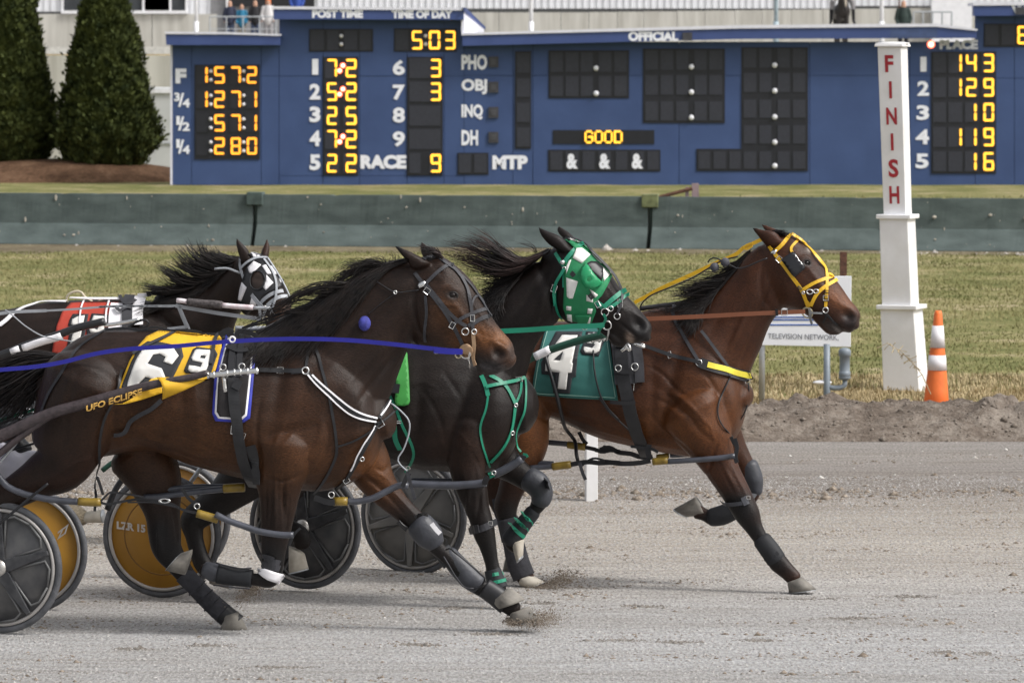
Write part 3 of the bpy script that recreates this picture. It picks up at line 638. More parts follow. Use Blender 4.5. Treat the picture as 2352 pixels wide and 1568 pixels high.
# ================= traffic cone =================
cp = G(2150, 928); cp.y = min(cp.y, 14.2); cp = P(2150, 925, cp.y); cn = root("traffic_cone", (cp.x, cp.y, 0.02), "orange traffic cone with two white reflective bands beside the finish post", "traffic cone")
top = P(2155, 713, cp.y); Hc = top.z - .02; r0 = 32.5 / (FPX / (cp.y + 25)); r1 = 8.5 / (FPX / (cp.y + 25))
M_or = mat("orange rubber", (.78, .17, .035), .55, var=.12, scale=9); M_refl = mat("reflective white", (.78, .76, .78), .4, var=.06)
def cz(t, d=0): return (r0 + (r1 - r0) * t + d, .02 + Hc * t)
ax = (top - Vector((cp.x, cp.y, 0))).normalized()
MB().lathe((cp.x, cp.y, 0), [cz(0), cz(.25), cz(.5), cz(.75), cz(.97), (r1 * .8, .02 + Hc), (r1 * .5, .02 + Hc)], 28, ax).obj("cone_body", M_or, cn, smooth=True)
for a, b in ((.655, .86), (.445, .585)): MB().lathe((cp.x, cp.y, 0), [cz(a, .001), cz(a, .004), cz(b, .004), cz(b, .001)], 28, ax).obj("reflective_band", M_refl, cn, smooth=True)
MB().box((cp.x, cp.y, .03), (.36, .36, .05)).obj("base_plate", M_or, cn, bevel=.01)

# ================= network sign, standpipe =================
SGY = 15.6
sg = root("board_sign", P(1850, 800, SGY), "white notice board with blue lines behind the leading horse's head", "sign")
MB().hexa([P(1722, 636, SGY), P(1956, 634, SGY), P(1954, 797, SGY), P(1722, 792, SGY)], Vector((0, .03, 0))).obj("panel", mat("white sign face", (.74, .76, .80), .4, var=.03), sg, norm=True, bevel=.004)
M_bl = mat("blue stripe", (.03, .10, .36), .5)
for v, ue in ((733, 1890), (744.5, 1884), (727, 1895)):
    MB().hexa([P(1735, v, SGY - .004), P(ue, v, SGY - .004), P(ue - 4, v + 2.8, SGY - .004), P(1735, v + 2.8, SGY - .004)], Vector((0, .003, 0))).obj("stripe", M_bl, sg, norm=True)
text_quad("lettering", "TELEVISION NETWORK,", [P(1764, 765, SGY - .004), P(1926, 769, SGY - .004), P(1926, 783, SGY - .004), P(1764, 779, SGY - .004)], mat("grey print", (.16, .17, .2), .6), sg, .005)
text_quad("lettering", "ON TV", [P(1725, 700, SGY - .004), P(1860, 700, SGY - .004), P(1860, 722, SGY - .004), P(1725, 722, SGY - .004)], mat("black print", (.03, .03, .04), .6), sg, .02) if False else None
for u0 in (1735, 1772, 1812): MB().hexa([P(u0, 700, SGY - .004), P(u0 + 26, 700, SGY - .004), P(u0 + 20, 718, SGY - .004), P(u0 - 6, 718, SGY - .004)], Vector((0, .003, 0))).obj("dark_mark", mat("black print", (.03, .03, .04), .6), sg, norm=True)
MB().tube([P(1751, 700, SGY + .06), Vector((P(1751, 700, SGY).x, SGY + .06, 0))], .025, 8).obj("leg", M_steel, sg, smooth=True)
MB().tube([P(1900, 700, SGY + .06), Vector((P(1898, 700, SGY).x, SGY + .06, 0))], .022, 8).obj("leg", M_steel, sg, smooth=True)
MB().box(P(1937, 618, SGY + .08), (.055, .05, .28)).obj("rusty_stake", M_rust, sg)
PY = 14.4; pp = root("standpipe", G(1905, 925), "grey plastic standpipe with capped vertical cylinder below the notice board", "pipe")
M_pvc = mat("grey pvc", (.20, .235, .27), .45, var=.1)
S2 = lambda u, v: P(u, v, PY)
MB().tube([S2(1899, 790), S2(1900, 905), S2(1899, 935)], .026, 12).obj("riser", M_pvc, pp, smooth=True)
MB().tube([S2(1899, 888), S2(1915, 891), S2(1930, 890), S2(1940, 885), S2(1941, 870)], .021, 10).obj("elbow_pipe", M_pvc, pp, smooth=True)
c = S2(1940, 872); sc = (PY + 25) / FPX
MB().lathe(c, [(.035, 0), (.05, 6 * sc), (12.5 * sc, 8 * sc), (13.5 * sc, 9 * sc), (13.5 * sc, 18 * sc), (12.5 * sc, 19 * sc), (12 * sc, 20 * sc), (12 * sc, 54 * sc), (14 * sc, 55 * sc), (14.5 * sc, 67 * sc), (11 * sc, 72 * sc), (5 * sc, 74 * sc)], 20).obj("capped_cylinder", M_pvc, pp, smooth=True)
MB().tube([S2(1938, 808), S2(1938, 820)], .008, 6).obj("latch", M_white, pp)
MB().ball(G(1892, 938) + Vector((0, .2, .2)), .05, 10, 6, (1.6, 1, .4)).obj("white_stone", M_white)
o = bpy.data.objects["white_stone"]; tag(o, "flat white marker stone at the foot of the standpipe", "stone")
# distance marker in front of the ridge
wp = G(1358, 1149); mk = root("marker_post", wp, "short plain white post on the track below the leading horse's belly", "post")
w = 27 / (FPX / (wp.y + 25)); t = P(1358, 985, wp.y)
MB().box((wp.x, wp.y, t.z / 2 - .02), (w, w, t.z + .04), Matrix.Rotation(.12, 3, 'Z')).obj("post_shaft", M_post, mk, bevel=.004)
MB().box((wp.x, wp.y, t.z + .012), (w * 1.08, w * 1.08, .02), Matrix.Rotation(.12, 3, 'Z')).obj("post_cap", M_post, mk, bevel=.004)

wd = root("dry_weed", P(2126, 905, 14.0), "thin dry weed stalk leaning across the foot of the finish post", "weed")
pts = [P(2138, 905, 14.0), P(2118, 860, 13.98), P(2095, 832, 13.95), P(2068, 806, 13.93), P(2036, 786, 13.9)]
MB().tube(pts, [.004, .004, .003, .0025, .0015], 5).obj("stem", M_bs, wd)
mb = MB()
for i in range(40):
    t = rng.uniform(.25, 1) * 3.99; a = int(t); c = pts[a].lerp(pts[a + 1], t - a); mb.tube([c, c + Vector((rng.normal(0, .03), rng.normal(0, .02), rng.normal(-.01, .025)))], [.0025, .004], 4)
mb.obj("seed_heads", M_bs, wd)["kind"] = "stuff"
# ================= horses =================
def catmull(A, n):
    A = np.array(A, float); out = []; m = len(A)
    for i in range(m - 1):
        p0, p1, p2, p3 = A[max(i - 1, 0)], A[i], A[i + 1], A[min(i + 2, m - 1)]
        for j in range(n):
            t = j / n; out.append(.5 * ((2 * p1) + (-p0 + p2) * t + (2 * p0 - 5 * p1 + 4 * p2 - p3) * t * t + (-p0 + 3 * p1 - 3 * p2 + p3) * t ** 3))
    out.append(A[-1]); return np.array(out)
def coat_mat(name, rough, spec, sheen=.15, curly=.4):
    m = bpy.data.materials.new(name); m.use_nodes = True; nt = m.node_tree; b = nt.nodes["Principled BSDF"]
    at = nt.nodes.new("ShaderNodeAttribute"); at.attribute_name = "coat"
    tc = nt.nodes.new("ShaderNodeTexCoord"); mp = nt.nodes.new("ShaderNodeMapping"); mp.inputs["Scale"].default_value = (30, 120, 130); mp.inputs["Rotation"].default_value = (0, .5, 0); nt.links.new(tc.outputs["Object"], mp.inputs[0])
    n1 = nt.nodes.new("ShaderNodeTexNoise"); n1.inputs["Scale"].default_value = 2.2; n1.inputs["Detail"].default_value = 5; nt.links.new(mp.outputs[0], n1.inputs[0])
    n2 = nt.nodes.new("ShaderNodeTexNoise"); n2.inputs["Scale"].default_value = 5; n2.inputs["Detail"].default_value = 7; n2.inputs["Roughness"].default_value = .6; nt.links.new(tc.outputs["Object"], n2.inputs[0])
    mr = nt.nodes.new("ShaderNodeMapRange"); mr.inputs[1].default_value = .3; mr.inputs[2].default_value = .7; mr.inputs[3].default_value = .55; mr.inputs[4].default_value = 1.5; nt.links.new(n1.outputs["Fac"], mr.inputs[0])
    mr2 = nt.nodes.new("ShaderNodeMapRange"); mr2.inputs[1].default_value = .3; mr2.inputs[2].default_value = .7; mr2.inputs[3].default_value = .6; mr2.inputs[4].default_value = 1.42; nt.links.new(n2.outputs["Fac"], mr2.inputs[0])
    mu = nt.nodes.new("ShaderNodeMath"); mu.operation = 'MULTIPLY'; nt.links.new(mr.outputs[0], mu.inputs[0]); nt.links.new(mr2.outputs[0], mu.inputs[1])
    vm = nt.nodes.new("ShaderNodeVectorMath"); vm.operation = 'SCALE'; nt.links.new(at.outputs["Color"], vm.inputs[0]); nt.links.new(mu.outputs[0], vm.inputs["Scale"]); nt.links.new(vm.outputs[0], b.inputs["Base Color"])
    bp = nt.nodes.new("ShaderNodeBump"); bp.inputs["Strength"].default_value = .42; bp.inputs["Distance"].default_value = .006; nt.links.new(n1.outputs["Fac"], bp.inputs["Height"]); nt.links.new(bp.outputs[0], b.inputs["Normal"])
    b.inputs["Roughness"].default_value = rough; b.inputs["Specular IOR Level"].default_value = spec; b.inputs["Sheen Weight"].default_value = sheen; b.inputs["Sheen Roughness"].default_value = .5
    return m
M_hair = mat("black horse hair", (.006, .005, .005), .5, var=.4, scale=20, spec=.4, col2=(.018, .012, .010))
M_hairb = mat("sun bleached mane", (.008, .006, .006), .5, scale=6, spec=.4, col2=(.045, .022, .018))
M_eye = mat("dark eye", (.006, .003, .002), .12, spec=.35)
M_lid = mat("eyelid skin", (.010, .007, .006), .6)
M_hoof = mat("dusty hoof", (.09, .083, .073), .7, col2=(.25, .23, .20), scale=14, bump=.2)
M_hoofw = mat("pale hoof", (.36, .32, .26), .8, col2=(.55, .51, .44), scale=14)
M_blk = mat("black leather", (.012, .012, .014), .45, var=.3, scale=20)
M_dgr = mat("dusty black leather", (.028, .028, .033), .6, var=.35, scale=14)
M_boot = mat("black neoprene boot", (.011, .012, .015), .7, var=.35, scale=14, bump=.15)
M_bootg = mat("grey dusty boot", (.036, .038, .046), .5, var=.3, scale=12, bump=.2)
M_band = mat("charcoal bandage", (.034, .034, .040), .9, var=.3, scale=30, bump=.3)
M_chrome = mat("nickel fittings", (.75, .74, .72), .25, metal=1, var=.05)
M_brass = mat("pale brass ring", (.62, .55, .38), .3, metal=.9, var=.05)
M_tan = mat("tan leather", (.42, .27, .16), .6)
M_yel = mat("yellow nylon", (.72, .42, .015), .45, var=.1)
M_grn = mat("green nylon", (.012, .22, .13), .45, var=.12)
M_grnc = mat("green cloth", (.012, .20, .075), .7, var=.15, scale=10, bump=.1)
M_teal = mat("teal saddlecloth", (.032, .145, .128), .7, var=.16, scale=7, bump=.15, bscale=30)
M_red = mat("red saddlecloth", (.42, .045, .025), .7, var=.14, scale=7)
M_ycl = mat("yellow saddlecloth", (.70, .40, .015), .6, var=.12, scale=6, bump=.2, bscale=9)
M_num = mat("off white numerals", (.76, .74, .70), .6, var=.06, scale=12)
M_numb = mat("charcoal numeral border", (.022, .023, .027), .7)
M_bluen = mat("royal blue nylon", (.016, .016, .27), .4, var=.1)
M_blb = mat("blue webbing", (.03, .04, .36), .5)
M_white2 = mat("white vinyl", (.84, .82, .84), .45, var=.06)
M_hob = mat("grey plastic hobble", (.068, .072, .088), .32, var=.3, scale=9)
M_gold = mat("gold tape", (.25, .165, .025), .4, var=.25, scale=18)
M_greyn = mat("grey nylon", (.33, .345, .37), .5)
M_brown = mat("brown leather rein", (.23, .080, .038), .55, var=.12)
M_sock = mat("white sock hair", (.50, .44, .36), .8, var=.12)

class Horse:
    def __init__(s, D, u0, yaw_deg, label, name="horse"):
        s.d = ray(u0, 800); s.O = CAM + s.d * (D / s.d.y); a = math.radians(yaw_deg)
        s.h = Vector((math.cos(a), -math.sin(a), 0)); s.n = Vector((-math.sin(a), -math.cos(a), 0))
        s.V = []; s.F = []; s.root = root(name, (s.O.x, s.O.y, 0), label, "horse", "horses racing in the bunch"); s.sc = []; s.cz = []; s.hooves = []
    def P(s, u, v, lat=0.0):
        d = ray(u, v); return CAM + d * ((s.O + s.n * lat - CAM).dot(s.n) / d.dot(s.n))
    def pxm(s, u=None, v=800): 
        return FPX / (s.P(u or 1000, v).y + 25)
    def _rings(s, R, cap=True, N=26, egg=0.0):
        """R rows: Tu,Tv,Bu,Bv,w(m),lat"""
        rings = []
        for r in R:
            T = s.P(r[0], r[1], r[5]); B = s.P(r[2], r[3], r[5]); c = (T + B) / 2; A = (T - B) / 2; rings.append((c, A, r[4]))
        if cap:
            def endcap(c, A, w, dirv):
                L = min(A.length, w) * .75; return [(c + dirv * L * .5, A * .86, w * .86), (c + dirv * L * .86, A * .5, w * .5), (c + dirv * L, A * .12, w * .12)]
            d0 = (rings[0][0] - rings[1][0]).normalized(); d1 = (rings[-1][0] - rings[-2][0]).normalized()
            rings = endcap(*rings[0], d0)[::-1] + rings + endcap(*rings[-1], d1)
        b = len(s.V)
        for c, A, w in rings:
            for j in range(N):
                t = 2 * math.pi * j / N; ct, st = math.cos(t), math.sin(t)
                s.V.append(c + A * ct + s.n * w * st * (1 - egg * ct))
        m = len(rings)
        for i in range(m - 1):
            for j in range(N): s.F.append((b + i * N + j, b + i * N + (j + 1) % N, b + (i + 1) * N + (j + 1) % N, b + (i + 1) * N + j))
        s.F.append(tuple(b + j for j in reversed(range(N)))); s.F.append(tuple(b + (m - 1) * N + j for j in range(N)))
    def pair(s, kk, rows, egg=0.0, n=5):           # rows: (Tu,Tv),(Bu,Bv),w,lat
        R = []
        for T, B, w, lat in rows: (a,), (b,) = k(kk, [T]), k(kk, [B]); R.append((*a, *b, w, lat))
        s._rings(catmull(R, n), egg=egg)
    def legrows(s, kk, pts, lat, wf, n=5, grow=1.0):
        # pts: (u,v,r[,lat offset])
        R = []
        for p in pts:
            q = k(kk, [p[:3]])[0]; R.append((q[0], q[1], q[2] * grow, lat + (p[3] if len(p) > 3 else 0)))
        R = catmull(R, n); out = []
        for i in range(len(R)):
            t = R[min(i + 1, len(R) - 1), :2] - R[max(i - 1, 0), :2]; t /= np.linalg.norm(t) + 1e-9; nn = np.array([t[1], -t[0]])
            w = R[i, 2] / s.pxm() * wf
            out.append((R[i, 0] + nn[0] * R[i, 2], R[i, 1] + nn[1] * R[i, 2], R[i, 0] - nn[0] * R[i, 2], R[i, 1] - nn[1] * R[i, 2], w, R[i, 3]))
        return out
    def leg(s, kk, pts, lat, wf=.8): s._rings(s.legrows(kk, pts, lat, wf))
    def solid(s, name, m, rows, parent=None, cap=True, N=20, bevel=0):
        """a separate part made of the same kind of rings"""
        V, F = s.V, s.F; s.V, s.F = [], []; s._rings(rows, cap, N); mb = MB(); mb.v, mb.f = s.V, s.F; s.V, s.F = V, F
        o = mb.obj(name, m, parent or s.root, smooth=True); return o
    def bootp(s, name, m, kk, pts, lat, wf=.85, cap=False, parent=None):
        return s.solid(name, m, s.legrows(kk, pts, lat, wf), parent, cap)
    def hoof(s, kk, a, b, c, d, lat, m=None, w=.055):
        (a,), (b,), (c,), (d,) = k(kk, [a]), k(kk, [b]), k(kk, [c]), k(kk, [d])
        R = []
        for t, g in ((-.12, .8), (0, .93), (.5, .98), (1, 1.04)):
            A = [a[i] * (1 - t) + c[i] * t for i in (0, 1)]; B = [b[i] * (1 - t) + d[i] * t for i in (0, 1)]; R.append((*A, *B, w * g, lat))
        o = s.solid("hoof", m or M_hoof, R, cap=False)
        R2 = [(R[-1][0], R[-1][1], R[-1][2], R[-1][3], w * 1.06, lat)]; dx = (c[0] - a[0]) * .06, (c[1] - a[1]) * .06
        R2.append((c[0] + dx[0], c[1] + dx[1], d[0] + dx[0], d[1] + dx[1], w * 1.06, lat)); s.solid("horseshoe", M_steel, R2, parent=o, cap=False)
    def bump(s, kk, u, v, ra, rb, ang, amp): (p,) = k(kk, [(u, v, ra, rb)]); s.sc.append((*p, math.radians(ang), amp))
    def groove(s, kk, pts, w, amp): s.gr = getattr(s, "gr", []); s.gr.append((catmull(k(kk, pts), 5), kr(kk, w), amp))
    def zone(s, kk, u, v, ra, rb, ang, col, st=1.0): (p,) = k(kk, [(u, v, ra, rb)]); s.cz.append((*p, math.radians(ang), col, st))
    def finish_body(s, coat, base, voxel=.0085, smooth=5):
        me = bpy.data.meshes.new("body"); me.from_pydata([tuple(v) for v in s.V], [], s.F)
        bm = bmesh.new(); bm.from_mesh(me); bmesh.ops.recalc_face_normals(bm, faces=bm.faces); bm.to_mesh(me); bm.free()
        o = bpy.data.objects.new("tmp", me); C.objects.link(o)
        md = o.modifiers.new("r", 'REMESH'); md.mode = 'VOXEL'; md.voxel_size = voxel; md.adaptivity = 0
        sm = o.modifiers.new("s", 'SMOOTH'); sm.factor = .5; sm.iterations = smooth
        m2 = bpy.data.meshes.new_from_object(o.evaluated_get(bpy.context.evaluated_depsgraph_get())); bpy.data.objects.remove(o); bpy.data.meshes.remove(me)
        n = len(m2.vertices); co = np.empty(3 * n); m2.vertices.foreach_get("co", co); co = co.reshape(-1, 3); no = np.empty(3 * n); m2.vertices.foreach_get("normal", no); no = no.reshape(-1, 3)
        nn = np.array(s.n); side = no @ nn; u, v = proj(co)
        near = np.clip((side + .15) / .35, 0, 1)
        disp = np.zeros(n)
        def g(p, sharp=2):
            c_, s_ = math.cos(p[4]), math.sin(p[4]); a = (u - p[0]) * c_ + (v - p[1]) * s_; b = -(u - p[0]) * s_ + (v - p[1]) * c_
            return np.exp(-((a / p[2]) ** 2 + (b / p[3]) ** 2))
        for p in s.sc: disp += p[5] * g(p)
        for pl, w_, amp in getattr(s, "gr", []):
            lo_, hi_ = pl.min(0) - 3 * w_, pl.max(0) + 3 * w_; ix = np.where((u > lo_[0]) & (u < hi_[0]) & (v > lo_[1]) & (v < hi_[1]) & (near > .1))[0]
            q = np.stack([u[ix], v[ix]], 1); best = np.full(len(ix), 1e9); tb = np.zeros(len(ix)); M_ = len(pl) - 1
            for j in range(M_):
                d = pl[j + 1] - pl[j]; t = np.clip(((q - pl[j]) @ d) / (d @ d + 1e-9), 0, 1); dd = np.linalg.norm(q - pl[j] - t[:, None] * d, axis=1); m_ = dd < best; best[m_] = dd[m_]; tb[m_] = (j + t[m_]) / M_
            disp[ix] += amp * np.exp(-(best / w_) ** 2) * np.sin(np.pi * np.clip(tb * .94 + .03, 0, 1)) ** .6
        co = co + no * (disp * near)[:, None]
        m2.vertices.foreach_set("co", co.ravel()); m2.update()
        col = np.tile(np.array(base, float), (n, 1))
        for p in s.cz: w = (g(p) * p[6])[:, None]; w = np.clip(w * 1.25, 0, p[6]); col = col * (1 - w) + np.array(p[5]) * w
        ca = m2.color_attributes.new("coat", 'FLOAT_COLOR', 'POINT'); buf = np.ones((n, 4)); buf[:, :3] = col; ca.data.foreach_set("color", buf.ravel())
        m2.materials.append(coat); m2.shade_smooth(); m2.name = "body"
        o = bpy.data.objects.new("body", m2); link(o); setp(o, s.root); s.body = o
        s.bvh = BVHTree.FromPolygons([Vector(c) for c in co], [tuple(p.vertices) for p in m2.polygons])
    def hit(s, u, v, lat0=.15, near=.10):
        d = ray(u, v).normalized(); loc, nor, _, _ = s.bvh.ray_cast(CAM, d)
        if loc is not None:
            return loc, nor
        p = s.P(u, v, lat0 * .3); loc, nor, _, dist = s.bvh.find_nearest(p)
        if loc is not None and dist < near:
            return loc.lerp(p, .5), (nor + s.n * .6).normalized()
        return s.P(u, v, lat0), s.n.copy()
    def path(s, kk, pts, lat=None, off=.006, step=7.0, sm=2):
        q = catmull([(p[0], p[1], (p[2] if len(p) > 2 else 0)) for p in ([(*a, *(x[2:] if len(x) > 2 else ())) for a, x in zip(k(kk, [y[:2] for y in pts]), pts)])], 10)
        L = np.r_[0, np.cumsum(np.linalg.norm(np.diff(q[:, :2], axis=0), axis=1))]; N = max(2, int(L[-1] / step)); t = np.linspace(0, L[-1], N + 1)
        uu, vv, ll = [np.interp(t, L, q[:, i]) for i in (0, 1, 2)]
        W = []; NN = []
        for a, b, l in zip(uu, vv, ll):
            if lat is None:
                loc, nor = s.hit(a, b); W.append(np.array(loc + nor * off)); NN.append(np.array(nor))
            else: W.append(np.array(s.P(a, b, lat + l))); NN.append(np.array(s.n))
        W = np.array(W); NN = np.array(NN)
        if lat is None:
            for _ in range(sm): W[1:-1] = (W[:-2] + W[2:] + 2 * W[1:-1]) / 4; NN[1:-1] = (NN[:-2] + NN[2:] + 2 * NN[1:-1]) / 4
        return W, NN
    def ribbon(s, mb, kk, pts, w, lat=None, off=.006, th=.004, step=7.0):
        W, NN = s.path(kk, pts, lat, off, step); m = len(W); b = len(mb.v)
        for i in range(m):
            t = W[min(i + 1, m - 1)] - W[max(i - 1, 0)]; t /= np.linalg.norm(t) + 1e-9; nn = NN[i] - t * (NN[i] @ t); nn /= np.linalg.norm(nn) + 1e-9; x = np.cross(t, nn)
            for a, c in ((-1, -1), (1, -1), (1, 1), (-1, 1)): mb.v.append(Vector(W[i] + x * w / 2 * a + nn * th / 2 * c))
        for i in range(m - 1):
            for j in range(4): mb.f.append((b + i * 4 + j, b + i * 4 + (j + 1) % 4, b + (i + 1) * 4 + (j + 1) % 4, b + (i + 1) * 4 + j))
        mb.f.append((b + 3, b + 2, b + 1, b)); e = b + (m - 1) * 4; mb.f.append((e, e + 1, e + 2, e + 3))
    def straps(s, name, m, lst, parent=None, w=.018):
        """each strap is its own part"""
        first = None
        for it in lst:
            kk, pts = it[0], it[1]; ww = it[2] if len(it) > 2 else w; opt = it[3] if len(it) > 3 else {}
            mb = MB(); s.ribbon(mb, kk, pts, ww, **opt); o = mb.obj(name, m, parent or s.root)
            first = first or o
        return first
    def cord(s, name, m, kk, pts, r, lat=None, parent=None, off=.006, n=8, step=8.0):
        W, _ = s.path(kk, pts, lat, off + (r if lat is None else 0), step); rr = r if not isinstance(r, (list, tuple)) else list(np.interp(np.linspace(0, 1, len(W)), np.linspace(0, 1, len(r)), r))
        return MB().tube([Vector(w) for w in W], rr, n).obj(name, m, parent or s.root, smooth=True)
    def ring(s, kk, u, v, r, m=None, th=.0035, lat=None, parent=None, sx=1.0, name="ring"):
        (p,) = k(kk, [(u, v, r)]); 
        if lat is None: loc, nor = s.hit(p[0], p[1]); c = loc + nor * .012; ax = (nor + s.n).normalized()
        else: c = s.P(p[0], p[1], lat); ax = s.n
        MB().torus(c, ax, p[2] / s.pxm(), th, sx=sx).obj(name, m or M_chrome, parent or s.root, smooth=True)
    def buckle(s, kk, u, v, wd, ht, ang, m=None, parent=None, lat=None):
        (p,) = k(kk, [(u, v)]); sc_ = 1 / s.pxm()
        if lat is None: loc, nor = s.hit(*p); c = loc + nor * .013
        else: c = s.P(p[0], p[1], lat)
        a = math.radians(ang); X = s.h * math.cos(a) - Vector((0, 0, 1)) * math.sin(a); Y = s.h * math.sin(a) + Vector((0, 0, 1)) * math.cos(a)
        q = [c + X * x * wd / 2 + Y * y * ht / 2 for x, y in ((-1, -1), (1, -1), (1, 1), (-1, 1))]; MB().tube(q + [q[0]], .0028, 5).obj("buckle", m or M_chrome, parent or s.root)
    def patch(s, name, m, kk, loops, parent=None, off=.008, lat=None, th=.003, maxe=9.0, free=False):
        bm = bmesh.new(); 
        for lp in loops:
            q = k(kk, lp); vs = [bm.verts.new((a, b, 0)) for a, b in q]
            for i in range(len(vs)): bm.edges.new((vs[i], vs[(i + 1) % len(vs)]))
        bmesh.ops.triangle_fill(bm, edges=bm.edges[:], use_beauty=True)
        for _ in range(7):
            le = [e for e in bm.edges if e.calc_length() > maxe]
            if not le: break
            bmesh.ops.subdivide_edges(bm, edges=le, cuts=1); bmesh.ops.triangulate(bm, faces=bm.faces[:])
        for v in bm.verts:
            if lat is not None:
                l = lat(v.co.x, v.co.y) if callable(lat) else lat; v.co = s.P(v.co.x, v.co.y, l)
            else:
                of = off(v.co.x, v.co.y) if callable(off) else off; loc, nor = s.hit(v.co.x, v.co.y); nor = (nor + s.n * .7).normalized(); v.co = loc + nor * of
        for f in bm.faces:
            f.normal_update()
            if f.normal.dot(s.n) < 0: f.normal_flip()
        me = bpy.data.meshes.new(name); bm.to_mesh(me); bm.free(); me.materials.append(m); me.shade_smooth()
        o = bpy.data.objects.new(name, me); link(o); setp(o, parent or s.root)
        md = o.modifiers.new("th", 'SOLIDIFY'); md.thickness = th; md.offset = -1
        return o
    def mane(s, name, m, kk, guides, n, w=.0032, spread=.018, hug=True, lat=.03, seed=1, curl=6.0, tipspread=26, clump=46, lo=.015, hi=.05, gather=.75):
        rg = np.random.default_rng(seed); Gd = np.array([[p for p in k(kk, g)] for g in guides]); NG = len(Gd); mb_v = []; mb_f = []
        tips = [(rg.uniform(0, NG - 1), rg.normal(0, tipspread), rg.normal(0, tipspread * .6)) for _ in range(clump)]
        for i in range(n):
            c = tips[rg.integers(clump)]; t = np.clip(c[0] + rg.normal(0, .34), 0, NG - 1.001); a = int(t); f = t - a
            pts = Gd[a] * (1 - f) + Gd[a + 1] * f; tc_ = min(max(c[0], 0), NG - 1.001); a2 = int(tc_); f2 = tc_ - a2; ptc = Gd[a2] * (1 - f2) + Gd[a2 + 1] * f2; wt = (np.linspace(0, 1, len(pts)) ** .8 * gather)[:, None]; pts = pts * (1 - wt) + ptc * wt; m_ = len(pts); L = rg.uniform(.55, 1.08) ; q = catmull(pts, 4)
            tt = np.linspace(0, 1, len(q)); q = np.stack([np.interp(tt * L, tt, q[:, 0]) if L <= 1 else q[:, 0] + (q[:, 0] - q[0, 0]) * (L - 1), np.interp(tt * L, tt, q[:, 1]) if L <= 1 else q[:, 1] + (q[:, 1] - q[0, 1]) * (L - 1)], 1)
            ph = rg.uniform(0, 6.28); q[:, 0] += tt ** 1.5 * (c[1] + rg.normal(0, 4)) + np.sin(tt * 5 + ph) * curl * tt; q[:, 1] += tt ** 1.5 * (c[2] + rg.normal(0, 4)) + np.cos(tt * 4.3 + ph * 1.3) * curl * tt
            q += rg.normal(0, 1.6, 2)
            W = []; l0 = rg.normal(0, spread)
            lt = lo + rg.random() * hi
            for (uu, vv), x in zip(q, tt):
                if hug:
                    d = ray(uu, vv).normalized(); loc, nor, _, _ = s.bvh.ray_cast(CAM, d)
                    if loc is not None:
                        h_ = (loc - s.O).dot(s.n); l = h_ + .006 + lt * x * .6
                    else: l = None
                else: l = lat + l0 + lt * x
                W.append((uu, vv, l))
            # fill missing laterals
            ls = [w_[2] for w_ in W]; last = None
            for j in range(len(ls)):
                if ls[j] is None: ls[j] = (last if last is not None else lat * .3 + l0 * .3)
                last = ls[j]
            ls = np.array(ls); 
            for _ in range(3): ls[1:-1] = (ls[:-2] + ls[2:] + ls[1:-1]) / 3
            X = np.array([np.array(s.P(a_, b_, l)) for (a_, b_, _), l in zip(W, ls)]); b = len(mb_v); mm = len(X); ww = w * rg.uniform(.6, 1.3)
            for j in range(mm):
                tg = X[min(j + 1, mm - 1)] - X[max(j - 1, 0)]; tg /= np.linalg.norm(tg) + 1e-9; e1 = np.cross(tg, np.array(s.n)); e1 /= np.linalg.norm(e1) + 1e-9; e2 = np.cross(tg, e1); r = ww * (1 - tt[j] ** 2 * .85)
                for an in (0, 2.094, 4.189): mb_v.append(X[j] + (e1 * math.cos(an + ph) + e2 * math.sin(an + ph)) * r)
            for j in range(mm - 1):
                for z in range(3): mb_f.append((b + j * 3 + z, b + j * 3 + (z + 1) % 3, b + (j + 1) * 3 + (z + 1) % 3, b + (j + 1) * 3 + z))
        o = mobj(name, mb_v, mb_f, m, s.root, smooth=True); return o
    def eye(s, kk, u, v, r):
        (p,) = k(kk, [(u, v, r)]); loc, nor = s.hit(p[0], p[1]); R_ = p[2] / s.pxm()
        e = MB().ball(loc - nor * R_ * .62, R_, 20, 14, (1.0, 1, .82)).obj("eye", M_eye, s.root, smooth=True)
        mb = MB(); ax = (nor + s.n * .5).normalized(); mb.torus(loc + nor * .002, ax, R_ * .72, R_ * .16, 20, 6, 1.35); mb.obj("eyelid", M_lid, e, smooth=True)

# ---------- horse A: number 6, nearest the camera ----------
coatA = coat_mat("dark bay coat", .42, .22, 0)
A = Horse(24.8, 560, 6, "nearest dark bay racehorse wearing the yellow number 6 saddlecloth")
A.pair(0, [((112, 850), (96, 930), .10, 0), ((148, 800), (100, 1010), .20, 0), ((205, 766), (160, 1055), .255, 0), ((290, 757), (262, 1045), .27, 0), ((370, 759), (350, 1035), .275, 0),
           ((460, 770), (440, 1068), .285, 0), ((545, 768), (545, 1096), .28, 0), ((625, 756), (645, 1118), .25, 0), ((700, 745), (735, 1128), .22, 0), ((765, 760), (805, 1110), .20, 0), ((825, 830), (855, 1070), .18, 0), ((862, 900), (878, 1010), .12, 0)], egg=.12)
A.pair(0, [((590, 758), (850, 1000), .17, 0), ((670, 718), (888, 930), .14, 0), ((755, 663), (915, 860), .12, 0), ((835, 622), (936, 805), .11, 0), ((900, 600), (955, 775), .105, 0), ((955, 592), (985, 770), .09, 0)])
